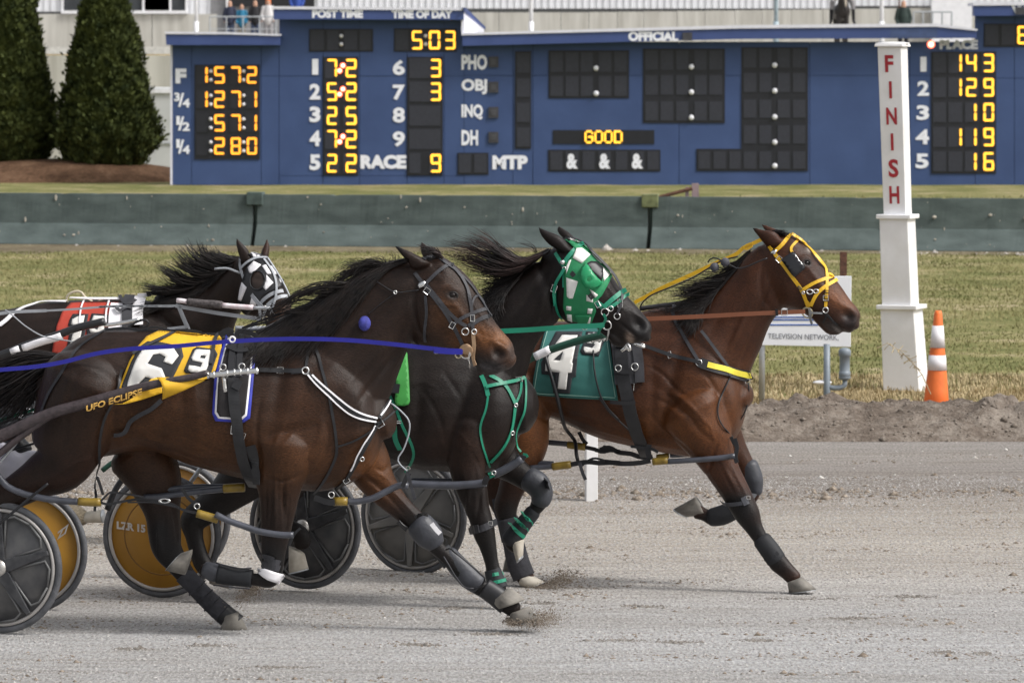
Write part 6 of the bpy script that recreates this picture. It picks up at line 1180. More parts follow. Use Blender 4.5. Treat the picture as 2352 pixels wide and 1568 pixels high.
Cc.cord("clamp_hook", M_chrome, 2, [(1500, 1140), (1530, 1165), (1580, 1160), (1620, 1175)], .007, lat=.37); Cc.cord("clamp_hook", M_chrome, 2, [(1780, 1325), (1830, 1290), (1870, 1330), (1840, 1250), (1810, 1310)], .010, lat=.36); Cc.cord("quick_hitch", M_chrome, 2, [(1900, 1252), (1960, 1270), (2010, 1285)], .008, lat=.34)
bc = Cc.straps("breast_strap", M_blk, [(3, [(110, 1025), (200, 1050), (370, 1108), (500, 1140), (600, 1165)], .02, dict(off=.018)), (3, [(600, 1165), (660, 1188), (820, 1235), (990, 1262)], .055, dict(off=.014))]); Cc.straps("yellow_padding", mat("bright yellow padding", (.78, .66, .06), .6), [(3, [(658, 1182), (820, 1226), (988, 1262)], .030, dict(off=.019))], parent=bc)
Cc.ring(3, 595, 1168, 22, parent=bc); Cc.buckle(3, 374, 1110, .02, .035, -15, parent=bc); Cc.buckle(3, 965, 1305, .024, .024, 0, parent=bc)
Cc.straps("neck_strap", M_dgr, [(3, [(398, 770), (410, 840), (460, 930), (530, 1050), (590, 1150)], .018), (3, [(612, 930), (700, 1045), (770, 1150), (805, 1200), (820, 1270)], .016, dict(off=.016)), (3, [(820, 1270), (905, 1288), (975, 1300)], .014, dict(off=.014))])
Cc.cord("spreader_cord", M_blk, 7, [(842, -10), (800, 80), (765, 150), (762, 230), (800, 310), (860, 365)], .004); Cc.cord("spreader_cord", M_blk, 7, [(968, 15), (972, 90), (950, 200), (895, 290)], .004, lat=.05)
Cc.cord("loin_strap", M_blk, 6, [(1620, 20), (1700, 260), (1760, 440), (1830, 680), (1900, 860), (1950, 1060)], .010, off=.02) ; Cc.straps("hanging_tab", M_dgr, [(6, [(1955, 1080), (1985, 1180), (2015, 1250)], .018, dict(lat=.30))]); Cc.cord("loin_strap", M_blk, 6, [(2100, 0), (2110, 180), (2160, 400), (2230, 520), (2352, 650)], .005, off=.02); Cc.cord("loin_strap", M_blk, 7, [(0, 110), (80, 210), (200, 310), (300, 400)], .005, off=.02); Cc.straps("loin_strap", M_blk, [(6, [(1950, 780), (1990, 860), (2030, 900)], .02, dict(lat=.0))])
Cc.cord("gaiting_pole", M_dgr, 3, [(150, 758), (300, 738), (440, 722), (490, 718)], .013, lat=-.05); Cc.straps("pole_bracket", M_greyn, [(3, [(410, 730), (400, 790), (402, 830)], .02, dict(lat=.05))])
# hobbles and ties
hob(Cc, 7, [(440, 532), (600, 522), (760, 510), (882, 494)], .24, .015); hob(Cc, 7, [(345, 532), (400, 528), (445, 524)], .24, .020, M_gold, "hobble_tape"); hob(Cc, 7, [(370, 500), (450, 492)], .0, .014, M_gold, "hobble_tape"); hob(Cc, 7, [(460, 492), (540, 488), (600, 486)], .0, .013)
hob(Cc, 6, [(1400, 870), (1600, 880), (1845, 900)], .0, .015); hob(Cc, 6, [(1840, 905), (1930, 918), (2012, 928)], .0, .021, M_gold, "hobble_tape"); hob(Cc, 6, [(1450, 1085), (1700, 1095)], .16, .016); hob(Cc, 6, [(1470, 1135), (1600, 1125), (1700, 1118)], .2, .015); hob(Cc, 6, [(1690, 1122), (1780, 1110), (1870, 1100)], .2, .021, M_gold, "hobble_tape")
Cc.straps("hobble_strap", M_blk, [(6, [(2010, 930), (2100, 950), (2180, 975), (2260, 960), (2352, 975)], .022, dict(lat=.0)), (6, [(1870, 1100), (1950, 1085), (2050, 1075), (2150, 1085), (2250, 1080), (2352, 1085)], .026, dict(lat=.2)), (7, [(0, 455), (60, 440), (120, 470), (200, 480), (260, 500), (330, 505)], .026, dict(lat=.0)), (7, [(0, 530), (60, 535), (150, 545), (250, 540), (330, 525)], .026, dict(lat=.2)),
    (6, [(1980, 1110), (2060, 1050), (2120, 1040), (2200, 1060)], .012, dict(lat=.21)), (7, [(200, 432), (280, 440), (340, 450), (380, 470)], .016, dict(lat=.2)), (7, [(320, 420), (315, 470), (330, 520)], .03, dict(lat=.2)), (7, [(880, 380), (895, 440), (885, 500), (895, 540)], .022, dict(lat=.24)), (7, [(855, 370), (880, 420), (905, 440)], .018, dict(lat=.2))])
for q in ((2120, 960), (2200, 930)): Cc.ring(6, q[0], q[1], 14, M_blk, lat=.0)
# boots
Cc.bootp("knee_boot", M_bootg, 7, [(970, 560, 66), (1000, 650, 66), (1015, 730, 48)], -.15, .85, cap=True); Cc.bootp("tendon_boot", M_boot, 7, [(880, 845, 62), (800, 880, 66), (730, 895, 60)], -.15, .85, cap=True)
Cc.bootp("tendon_boot", M_boot, 7, [(1060, 1045, 62), (1110, 1110, 66), (1150, 1170, 66)], .15, .85, cap=True)
for a in ((1020, 1080), (1050, 1125), (1085, 1165)): Cc.straps("boot_strap", M_boot, [(7, [a, (a[0] + 45, a[1] - 10), (a[0] + 75, a[1] - 35)], .022, dict(off=.012))])
Cc.straps("knee_strap", M_bootg, [(7, [(930, 795), (965, 780), (1000, 750)], .045, dict(off=.012)), (7, [(800, 790), (850, 800), (900, 805), (930, 800)], .02, dict(off=.03))]); Cc.buckle(7, 963, 768, .018, .018, 0)
Cc.bootp("bandage", M_band, 0, [(1166, 1190, 24), (1178, 1240, 24), (1190, 1290, 26), (1204, 1325, 26)], .14, .8); Cc.bootp("bandage", M_band, 0, [(1148, 1140, 26), (1164, 1190, 24), (1176, 1240, 24)], -.15, .8)

# ---------- horse D: number 19 (behind), checked black and white hood ----------
coatD = coat_mat("dark brown coat", .46, .24, 0)
Dd = Horse(29.3, 350, 10, "racehorse at the back in a black and white checked hood and red number 19 cloth")
Dd.pair(0, [((-170, 800), (-170, 900), .12, 0), ((-120, 745), (-120, 985), .24, 0), ((-40, 718), (-40, 975), .26, 0), ((30, 708), (30, 965), .27, 0), ((110, 693), (110, 975), .27, 0), ((200, 688), (200, 985), .27, 0), ((290, 682), (300, 1000), .24, 0), ((370, 700), (380, 1000), .21, 0), ((430, 740), (440, 970), .18, 0), ((465, 800), (470, 920), .12, 0)])
Dd.pair(12, [((150, 700), (880, 1180), .16, 0), ((380, 660), (920, 1020), .14, 0), ((560, 580), (950, 930), .125, .0), ((730, 470), (985, 870), .115, .02), ((880, 370), (1020, 820), .11, .05), ((1000, 320), (1060, 780), .10, .09)])
Dd.pair(12, [((960, 320), (960, 760), .09, .06), ((1090, 280), (1000, 860), .115, .10), ((1230, 330), (1050, 900), .125, .15), ((1330, 440), (1110, 905), .12, .19), ((1400, 560), (1170, 930), .105, .23), ((1445, 680), (1220, 970), .09, .27), ((1475, 790), (1255, 1020), .08, .31), ((1490, 890), (1300, 1060), .075, .34), ((1490, 970), (1350, 1085), .065, .37)], n=4)
Dd._rings(catmull([(*k(12, [(985, 350)])[0], *k(12, [(1100, 345)])[0], .03, .17), (*k(12, [(955, 260)])[0], *k(12, [(1060, 255)])[0], .025, .18), (*k(12, [(940, 180)])[0], *k(12, [(995, 180)])[0], .015, .18), (*k(12, [(942, 138)])[0], *k(12, [(955, 136)])[0], .005, .18)], 4))
Dd._rings(catmull([(*k(12, [(1170, 330)])[0], *k(12, [(1255, 345)])[0], .03, .02), (*k(12, [(1195, 250)])[0], *k(12, [(1272, 250)])[0], .025, .0), (*k(12, [(1225, 180)])[0], *k(12, [(1265, 190)])[0], .014, -.01), (*k(12, [(1235, 130)])[0], *k(12, [(1246, 132)])[0], .005, -.01)], 4))
Dd.leg(0, [(390, 900, 60), (405, 980, 42), (410, 1040, 32), (406, 1100, 24), (404, 1150, 15), (402, 1200, 17), (412, 1232, 15)], .13, .8); Dd.hoof(0, (400, 1238), (430, 1232), (400, 1262), (440, 1262), .13)
Dd.leg(0, [(370, 900, 60), (372, 980, 40), (380, 1040, 30), (375, 1080, 22), (352, 1110, 15), (340, 1140, 15)], -.13, .8); Dd.hoof(0, (325, 1138), (352, 1146), (318, 1165), (345, 1170), -.13)
Dd.leg(0, [(-100, 850, 85), (-70, 950, 62), (-20, 1020, 38), (10, 1060, 26), (50, 1110, 16), (110, 1145, 15), (165, 1172, 19), (195, 1192, 18)], -.13, .75); Dd.hoof(8, (690, 400), (680, 490), (800, 385), (810, 490), -.13, M_hoofw, .05)
Dd.leg(0, [(-120, 850, 85), (-140, 950, 62), (-170, 1020, 38), (-200, 1060, 26), (-240, 1110, 16), (-290, 1130, 15)], .13, .75)
for b in ((12, 1160, 550, 80, 70, 20, .010), (12, 1165, 548, 44, 30, 10, -.012), (12, 1100, 600, 30, 200, -10, .004), (12, 640, 700, 40, 200, 35, -.008), (12, 900, 700, 20, 200, 10, -.008), (0, 60, 800, 60, 80, 0, .010)): Dd.bump(*b)
Dd.zone(12, 1380, 900, 120, 120, 0, (.07, .034, .018), .8); Dd.zone(12, 1160, 560, 90, 110, 0, (.03, .015, .008), .8); Dd.zone(12, 1240, 220, 50, 100, 0, (.04, .015, .008), .6); Dd.zone(0, 150, 1165, 60, 40, 30, (.5, .42, .30), .95)
Dd.finish_body(coatD, (.014, .0082, .0062), .0095)
Dd.eye(12, 1168, 545, 26)
Dd.mane("mane", M_hair, 12, [[(960, 330), (900, 330), (850, 318), (810, 300), (790, 288)], [(930, 360), (820, 380), (700, 335), (600, 270), (565, 160)], [(890, 400), (770, 410), (640, 350), (530, 275), (440, 175)], [(850, 430), (720, 450), (580, 400), (470, 335), (395, 230)], [(790, 470), (650, 500), (500, 475), (400, 430), (300, 370)], [(720, 520), (580, 560), (430, 530), (330, 480), (215, 410)],
    [(620, 570), (480, 610), (360, 600), (280, 570), (215, 510)], [(520, 620), (400, 660), (270, 655), (160, 640), (50, 610)], [(430, 665), (300, 690), (180, 695), (80, 690), (0, 690)]], 900, seed=31, curl=3, tipspread=7, hug=False, lat=.04, clump=34, spread=.03, gather=.95)
Dd.mane("mane", M_hair, 12, [[(900, 400), (800, 470), (700, 540), (600, 600), (500, 650)], [(760, 500), (640, 600), (520, 670), (400, 720), (250, 760)], [(600, 600), (480, 700), (360, 760), (200, 800), (50, 840)], [(450, 670), (350, 740), (230, 790), (100, 820), (0, 850)]], 500, seed=32, curl=6, tipspread=10, clump=30)
hd = Dd.patch("hood", M_blk, 12, [[(1060, 290), (1110, 272), (1180, 290), (1240, 330), (1320, 410), (1385, 500), (1410, 600), (1340, 640), (1250, 680), (1200, 730), (1160, 790), (1130, 820), (1060, 880), (965, 790), (1000, 580), (1045, 440), (1100, 340)]], off=.009)
for lp in ([(1085, 282), (1120, 274), (1200, 310), (1180, 335), (1110, 330)], [(1065, 430), (1120, 370), (1190, 405), (1110, 492), (1080, 480)], [(1198, 415), (1235, 405), (1288, 492), (1250, 498)], [(1270, 415), (1310, 425), (1352, 495), (1315, 500)], [(1240, 502), (1308, 580), (1238, 650), (1212, 620), (1236, 560)], [(1008, 570), (1056, 622), (1002, 752), (974, 740), (988, 640)], [(1108, 702), (1150, 750), (1142, 802), (1088, 782)], [(1358, 505), (1384, 555), (1378, 585), (1364, 560)]):
    Dd.patch("white_check", M_white2, 12, [lp], parent=hd, off=.013)
Dd.patch("eye_opening", mat("brown eyelid skin", (.026, .014, .009), .6), 12, [[(1160 + 68 * math.cos(a) - 8 * math.sin(a), 560 + 92 * math.sin(a)) for a in np.linspace(0, 6.28, 20)[:-1]]], parent=hd, off=.0135, th=.001); Dd.eye(12, 1168, 545, 30)
Dd.cord("eye_ring", M_boot, 12, [(1160 + 72 * math.cos(a), 560 + 98 * math.sin(a)) for a in np.linspace(0, 6.28, 14)], .005, off=.012, parent=hd)
wb = Dd.straps("bridle_strap", M_greyn, [(12, [(985, 340), (985, 420), (1010, 500), (1050, 600), (1110, 700), (1180, 780)], .017), (12, [(1005, 440), (1060, 380), (1150, 345), (1240, 345)], .016, dict(off=.014)), (12, [(1210, 360), (1290, 470), (1330, 580), (1340, 660), (1330, 760), (1295, 880)], .012, dict(off=.016)), (12, [(1240, 350), (1320, 470), (1390, 590), (1440, 700), (1460, 760)], .010, dict(off=.016)), (12, [(1170, 790), (1240, 720), (1340, 665), (1400, 660)], .022), (12, [(1250, 800), (1320, 740), (1380, 710), (1440, 710)], .022),
    (12, [(1110, 690), (1150, 750), (1210, 810)], .024, dict(off=.014)), (12, [(1170, 800), (1180, 920)], .016, dict(lat=.36)), (12, [(1280, 780), (1220, 860), (1210, 930)], .014, dict(lat=.38))])
Dd.cord("loose_strap", M_greyn, 12, [(995, 485), (930, 460), (860, 435), (790, 435), (730, 440)], .007, lat=.18); Dd.ring(12, 1218, 820, 20, parent=wb, lat=.40); Dd.ring(12, 1295, 885, 20, parent=wb, lat=.40); Dd.ring(12, 1225, 930, 26, parent=wb, lat=.38, m=M_brass)
M_pink = mat("pink and white wrap", (.62, .48, .50), .6, col2=(.75, .72, .74), scale=30); M_fleece = mat("grey fleece", (.08, .07, .07), .95, var=.5, scale=60, bump=.6)
Dd.cord("head_pole", M_pink, 12, [(360, 748), (410, 752), (465, 762)], .014, lat=.40); Dd.cord("head_pole", M_fleece, 12, [(465, 762), (600, 775), (740, 785), (808, 795)], .022, lat=.40, n=10); Dd.cord("head_pole", M_pink, 12, [(808, 795), (950, 808), (1110, 818)], .015, lat=.40); Dd.cord("head_pole", M_greyn, 12, [(1110, 820), (1280, 825)], .010, lat=.40)
Dd.straps("pole_hanger", M_greyn, [(12, [(370, 800), (410, 900), (460, 1020)], .015, dict(lat=.37)), (12, [(385, 800), (440, 930), (485, 1030)], .013, dict(lat=.38)), (12, [(270, 1030), (360, 1020), (440, 1010)], .02, dict(lat=.37))])
Dd.straps("rein", M_greyn, [(12, [(-400, 810), (-100, 805), (100, 802), (350, 800)], .012, dict(lat=.36)), (12, [(350, 800), (520, 830), (750, 870), (960, 900), (1180, 930)], .022, dict(lat=.38))]); Dd.straps("rein", M_greyn, [(11, [(-30, 880), (150, 860), (455, 848)], .018, dict(lat=.36)), (11, [(455, 848), (700, 835), (1000, 812), (1200, 803), (1700, 805)], .012, dict(lat=.36))])
cd_ = Dd.patch("saddlecloth", M_red, 11, [[(515, 1255), (530, 1160), (560, 1000), (612, 870), (700, 780), (850, 772), (1165, 775), (1140, 900), (1140, 1040), (1120, 1200), (700, 1290)]], off=.012)
Dd.patch("numeral_border", M_numb, 11, [[(720, 890), (872, 890), (835, 1100), (800, 1260), (650, 1260), (700, 1010), (672, 1000), (690, 938)]], parent=cd_, off=.016); Dd.patch("numeral", M_num, 11, [[(770, 915), (838, 905), (795, 1110), (770, 1235), (680, 1240), (740, 1000), (705, 990), (715, 940)]], parent=cd_, off=.020)
Dd.patch("numeral_border", M_numb, 11, [[(905, 885), (1060, 892), (1080, 950), (1050, 1080), (950, 1108), (860, 1095), (850, 1040), (885, 1010), (880, 960)]], parent=cd_, off=.016)
Dd.patch("numeral", M_num, 11, [[(925, 905), (1032, 910), (1052, 950), (1015, 1062), (950, 1082), (890, 1062), (880, 1035), (930, 1030), (960, 1040), (975, 1012), (912, 1000), (905, 950)], [(950, 942), (1002, 948), (992, 980), (945, 976)]], parent=cd_, off=.020)
Dd.straps("saddle_pad", M_white2, [(11, [(1190, 800), (1170, 900), (1165, 1030)], .12, dict(off=.02)), (11, [(1350, 730), (1320, 850), (1320, 1000)], .10, dict(off=.02))]); Dd.straps("saddle_strap", M_dgr, [(11, [(1270, 740), (1250, 850), (1250, 1020)], .06, dict(off=.03)), (11, [(1140, 840), (1180, 900), (1240, 840), (1300, 860)], .02, dict(off=.04)), (11, [(1180, 750), (1200, 800), (1260, 830), (1330, 790)], .02, dict(off=.04))])
Dd.straps("back_strap", M_white2, [(11, [(150, 880), (230, 830), (330, 800), (400, 775), (650, 772)], .024, dict(off=.012)), (11, [(0, 1000), (60, 960), (140, 880)], .03, dict(off=.012)), (11, [(690, 768), (900, 770), (1180, 768)], .02, dict(off=.03)), (11, [(840, 760), (800, 850), (785, 1030)], .009, dict(off=.024)), (11, [(1075, 780), (1045, 880), (1045, 980)], .010, dict(off=.024))])
Dd.straps("overcheck_rein", M_white2, [(11, [(1350, 700), (1450, 690), (1540, 650), (1640, 640), (1760, 600), (1850, 590)], .024, dict(lat=.04)), (11, [(1260, 710), (1350, 715), (1430, 690)], .02, dict(lat=.05)), (12, [(280, 640), (400, 610), (520, 580)], .016, dict(lat=.03))]); Dd.straps("keeper", M_blk, [(11, [(1440, 690), (1475, 680)], .03, dict(lat=.05))])
Dd.cord("loose_loop", mat("cream leather", (.55, .48, .36), .6), 11, [(670, 780), (650, 740), (670, 690), (730, 660), (790, 662), (820, 700), (860, 735), (905, 758)], .007, lat=.05); Dd.cord("loose_loop", MATS["cream leather"], 11, [(940, 765), (990, 745), (1025, 728)], .006, lat=.05)
Dd.cord("shaft_clamp", M_chrome, 11, [(1020, 995), (1080, 985), (1150, 975), (1370, 935)], .011, lat=.37); Dd.cord("shaft_loop", M_blk, 11, [(1240, 1030), (1300, 980), (1370, 945), (1430, 940), (1460, 970), (1430, 1005), (1370, 1005)], .007, lat=.40)
Dd.cord("loose_cord", M_greyn, 11, [(50, 840), (120, 890), (250, 1000), (400, 1090), (520, 1120), (640, 1140), (780, 1160)], .004, lat=.42)

# ================= sulkies =================
def sulky(name_label, H, wheels, shafts, struts=()):
    r = root("racing_sulky", (H.P(wheels[0][0], 1300, .4).x, H.P(wheels[0][0], 1300, .4).y, 0), name_label, "sulky", "two wheeled racing sulkies")
    for (u, v, Rm, D, yaw, mdisc, style) in wheels:
        d = ray(u, v); c = CAM + d * (D / d.y); a = math.radians(yaw); ax = Vector((-math.sin(a), -math.cos(a), 0)); hx = Vector((math.cos(a), -math.sin(a), 0)); z = Vector((0, 0, 1))
        w = MB().lathe(c - ax * .008, [(.03, -.012), (Rm * .88, -.006), (Rm * .895, 0), (Rm * .88, .016), (.05, .026), (.03, .03)], 56, ax).obj("wheel", mdisc, r, smooth=True)
        MB().torus(c, ax, Rm - .018, .017, 72, 12).obj("tyre", M_tyre, w, smooth=True)
        MB().torus(c + ax * .010, ax, Rm - .044, .010, 72, 8).obj("rim", M_rim, w, smooth=True)
        MB().lathe(c, [(.05, .0), (.05, .03), (.035, .05), (.02, .055)], 24, ax).obj("hub", M_rim2, w, smooth=True)
        if style:
            for q in range(5):                       # moulded spokes standing proud of the disc
                t = 2 * math.pi * q / 5 + style; e = hx * math.cos(t) + z * math.sin(t); g = -hx * math.sin(t) + z * math.cos(t); mb = MB()
                q_ = [c + ax * .022 + e * .04 + g * .035, c + ax * .016 + e * Rm * .84 + g * .012, c + ax * .016 + e * Rm * .84 - g * .012, c + ax * .022 + e * .04 - g * .035]; mb.hexa(q_, ax * .018); mb.obj("spoke", M_spoke if mdisc is not M_dgrey else M_dgrey, w, norm=True, bevel=.004)
                for s_ in (-1, 1):
                    pts = [c + ax * .024 + (hx * math.cos(t + s_ * x) + z * math.sin(t + s_ * x)) * rr for x, rr in ((.28, Rm * .32), (.16, Rm * .6), (.14, Rm * .76), (.3, Rm * .82), (.62, Rm * .83))]; MB().tube(pts, .006, 6).obj("disc_ridge", M_ridge, w, smooth=True)
    for (pts, rad, lat, m) in shafts: H.cord("shaft", m, 0, pts, rad, lat=lat, parent=r)
    for (pts, rad, lat, m) in struts: H.cord("frame_tube", m, 0, pts, rad, lat=lat, parent=r)
    return r
M_tyre = mat("dusty grey tyre", (.095, .097, .105), .75, var=.3, scale=14, bump=.3, bscale=90); M_rim = mat("alloy rim", (.42, .40, .38), .5, metal=.4, var=.2); M_rim2 = mat("alloy hub", (.5, .48, .45), .35, metal=.7, var=.1)
M_spoke = mat("dusty black moulding", (.028, .029, .033), .4, col2=(.065, .065, .068), scale=25)
M_ridge = mat("worn grey moulding edge", (.13, .13, .13), .45, var=.3)
M_disk = mat("dusty black disc", (.040, .041, .047), .35, col2=(.105, .102, .10), scale=9); M_dgrey = mat("dusty grey disc", (.13, .126, .12), .45, col2=(.22, .21, .195), scale=7); M_dyel = mat("ochre disc", (.29, .135, .012), .5, col2=(.42, .21, .02), scale=3)
M_shaftb = mat("brown shaft wrap", (.045, .033, .035), .5, var=.35, scale=30, bump=.3); M_shaftk = mat("black shaft", (.02, .02, .022), .4); M_shaftg = mat("dark green shaft", (.012, .06, .038), .4)
sA = sulky("sulky of the number 6 horse with a black disc wheel at the left edge", A, [(2, 1302, .33, 24.75, 17, M_disk, .3), (66, 1262, .33, 25.85, 17, M_dyel, 0)],
    [([(-120, 1040), (0, 1002), (110, 952), (200, 925), (330, 888), (430, 868), (478, 856)], [.034, .033, .030, .027, .024, .020, .016], .37, M_shaftb), ([(-120, 1010), (0, 985), (200, 920), (470, 860)], .02, -.37, M_shaftk)],
    [([(-60, 1080), (0, 1040), (50, 1000), (115, 955)], .018, .37, M_shaftb), ([(-60, 1110), (0, 1060), (60, 990), (95, 962)], .008, .34, M_steel), ([(-80, 1270), (-10, 1210), (60, 1150), (110, 1110)], .007, .3, M_blk), ([(-90, 1000), (0, 965), (80, 940), (140, 930)], .008, -.1, M_grn), ([(0, 1085), (70, 1060), (140, 1040)], .014, -.3, M_steel), ([(0, 1000), (60, 985), (130, 970)], .006, -.2, M_yel), ([(20, 1035), (90, 1015), (150, 1002)], .006, -.2, M_blk)])
vs, fs = text_verts("UFO ECLIPSE", .03)
tp = []
for x, y in vs:
    u = 198 + x * 128; v = 940 - x * 40 - y * 15 + 6; yy = (y - .5) * .034 * .9; tp.append(A.P(u, v, .37 + math.sqrt(max(0, .029 ** 2 - yy * yy)) + .002))
mobj("shaft_lettering", tp, fs, mat("amber print", (.62, .36, .08), .5), sA)
# number prints on the ochre wheels are added with the wheels
sB_ = sulky("sulky with an ochre disc wheel standing behind the nearest horse's hind legs", B, [(372, 1229, .333, 26.4, 15, M_dyel, 0), (398, 1190, .333, 27.3, 15, M_dyel, 0)],
    [([(380, 1010), (480, 960), (620, 900), (800, 850)], .02, .37, M_shaftk), ([(440, 1000), (560, 940), (800, 850)], .02, -.37, M_shaftk)],
    [([(246, 1170), (262, 1130), (285, 1095), (300, 1085)], .016, .42, M_blk), ([(300, 1080), (320, 1130), (372, 1229)], .014, .5, M_steel), ([(235, 1080), (262, 1060), (300, 1045)], .014, .2, M_shaftg), ([(420, 1130), (450, 1090), (470, 1060)], .012, -.2, M_steel)])
sC = sulky("sulky of the number 4 horse with one black and one grey disc wheel", Cc, [(701, 1209, .338, 26.7, 25, M_disk, .35), (950, 1183, .338, 27.75, 28, M_dgrey, .9)],
    [([(900, 1010), (1050, 920), (1180, 845), (1242, 812), (1330, 782), (1392, 768)], .021, .37, M_shaftg), ([(1000, 930), (1150, 860), (1390, 780)], .02, -.37, M_shaftk)],
    [([(701, 1209), (760, 1100), (900, 1010)], .016, .5, M_shaftk), ([(680, 1215), (655, 1170), (668, 1110)], .014, .45, M_shaftg), ([(640, 1180), (690, 1130), (720, 1110)], .008, .4, M_steel)])
Cc.cord("shaft_tape", M_white2, 2, [(930, 1378), (1000, 1345), (1080, 1305)], .0225, lat=.372)
sD = sulky("sulky of the hooded number 19 horse with its black shaft over the red cloth", Dd, [(-260, 1160, .333, 28.9, 15, M_disk, .3), (-200, 1140, .333, 30.0, 15, M_disk, .3)],
    [([(-160, 872), (-60, 838), (10, 812), (60, 793), (135, 768), (180, 752), (240, 738)], .023, .38, M_shaftk), ([(-160, 850), (0, 800), (240, 740)], .02, -.37, M_shaftk)], [([(-260, 1160), (-230, 1000), (-160, 872)], .016, .45, M_shaftk)])
Dd.cord("shaft_tape", M_white2, 11, [(110, 1252), (150, 1235), (195, 1218)], .0245, lat=.385); Dd.cord("shaft_tape", M_white2, 11, [(225, 1212), (400, 1150), (520, 1118), (605, 1090)], .0245, lat=.385)
def wheeltext(s, H, D, yaw, u0, v0, u1, v1, rise, m, parent):
    vs, fs = text_verts(s, .05); a = math.radians(yaw); n_ = Vector((-math.sin(a), -math.cos(a), 0)); out = []
    (uc, vc) = {26.4: (372, 1229), 25.85: (66, 1262), 27.75: (950, 1183)}[D]; d = ray(uc, vc); O = CAM + d * (D / d.y) + n_ * .024
    for x, y in vs:
        u = u0 + (u1 - u0) * x; v = v1 + (v0 - v1) * y + rise * x; d = ray(u, v); out.append(CAM + d * ((O - CAM).dot(n_) / d.dot(n_)))
    return mobj("wheel_lettering", out, fs, m, parent)
M_print = mat("grey white print", (.55, .52, .48), .6)
wheeltext("LZR 15", B, 26.4, 15, 268, 1196, 334, 1214, 9, M_print, sB_); wheeltext("Z7", A, 25.85, 17, 131, 1222, 158, 1240, -20, M_print, sA)
MB().torus(P(372, 1229, 1.35), Vector((-.26, -.97, 0)), .21, .004, 40, 5).obj("disc_ridge", mat("dark ochre", (.16, .075, .01), .6), sB_)

# ================= driver, seated on the number 6 horse's sulky =================
def person(name_label, pts, scale_m, parts, loc):
    pass
dr = root("person", A.P(-130, 1100, 0), "driver in white trousers seated low on the nearest sulky at the left edge", "person")
def loft3(rows, N=18):
    mb = MB(); b = 0
    pts = [Vector(r[0]) for r in rows]; rs = [r[1] for r in rows]
    mb.tube(pts, rs, N); return mb
def skin_union(name, tubes, m, parent, voxel=.012, sm=4):
    V = []; F = []
    for t in tubes:
        b = len(V); V += t.v; F += [tuple(b + i for i in f) for f in t.f]
    me = bpy.data.meshes.new(name); me.from_pydata([tuple(v) for v in V], [], F); bm = bmesh.new(); bm.from_mesh(me); bmesh.ops.recalc_face_normals(bm, faces=bm.faces); bm.to_mesh(me); bm.free()
    o = bpy.data.objects.new("tmp", me); C.objects.link(o); md = o.modifiers.new("r", 'REMESH'); md.mode = 'VOXEL'; md.voxel_size = voxel; s_ = o.modifiers.new("s", 'SMOOTH'); s_.iterations = sm
    m2 = bpy.data.meshes.new_from_object(o.evaluated_get(bpy.context.evaluated_depsgraph_get())); bpy.data.objects.remove(o); bpy.data.meshes.remove(me)
    m2.materials.append(m); m2.shade_smooth(); o = bpy.data.objects.new(name, m2); link(o); setp(o, parent); return o
def T3(pts, rs, N=14): return MB().tube([Vector(p) for p in pts], rs, N)
def capped(pts, rs, N=14):
    pts = [Vector(p) for p in pts]; d0 = (pts[0] - pts[1]).normalized() * rs[0]; d1 = (pts[-1] - pts[-2]).normalized() * rs[-1]
    return MB().tube([pts[0] + d0 * .95, pts[0] + d0 * .7] + pts + [pts[-1] + d1 * .7, pts[-1] + d1 * .95], [rs[0] * .2, rs[0] * .7] + rs + [rs[-1] * .7, rs[-1] * .2], N)
M_skin = mat("skin", (.50, .29, .20), .6, var=.06); M_wt = mat("white nylon trousers", (.66, .65, .72), .6, var=.08, scale=9, bump=.4, bscale=12)
q = lambda u, v, l=0: A.P(u, v, l)
skin_union("body", [capped([q(-150, 1075), q(-185, 960), q(-195, 880)], [.15, .17, .16]), capped([q(-195, 870), q(-180, 790), q(-172, 760)], [.06, .10, .10]), capped([q(-195, 900, .2), q(-130, 960, .26), q(-40, 930, .26)], [.055, .045, .035]), capped([q(-195, 900, -.2), q(-130, 960, -.26), q(-40, 930, -.24)], [.055, .045, .035])], M_skin, dr)
skin_union("jacket", [capped([q(-150, 1080), q(-185, 960), q(-195, 875)], [.165, .185, .17]), capped([q(-195, 900, .2), q(-130, 960, .26), q(-55, 935, .26)], [.075, .062, .05]), capped([q(-195, 900, -.2), q(-130, 960, -.26), q(-55, 935, -.24)], [.075, .062, .05])], M_bluen, dr)
skin_union("trousers", [capped([q(-150, 1090, .1), q(-85, 1055, .18), q(-60, 1050, .2), q(-55, 1110, .28)], [.115, .095, .085, .06]), capped([q(-150, 1090, -.1), q(-60, 1050, -.2), q(10, 1060, -.28), q(40, 1075, -.28), q(62, 1085, -.28)], [.12, .10, .10, .085, .06]), capped([q(-10, 1055, -.28), q(50, 1058, -.28), q(78, 1045, -.28)], [.07, .055, .03])], M_wt, dr, .012, 3)
skin_union("boot", [capped([q(30, 1010, -.3), q(50, 1028, -.3), q(30, 1045, -.3), q(0, 1050, -.3)], [.05, .06, .06, .05])], M_blk, dr)
skin_union("helmet", [capped([q(-178, 765), q(-170, 745)], [.125, .115])], M_white2, dr)
for f in range(5):
    for s_ in (.26, -.24): capped([q(-38, 925 + f * 4, s_), q(-28, 927 + f * 4, s_ - .01), q(-22, 933 + f * 3, s_ - .03)], [.011, .010, .008], 8).obj("finger", M_skin, dr, smooth=True)
MB().box(q(-150, 1112), (.36, .42, .06)).obj("seat", M_blk, sA, bevel=.015)
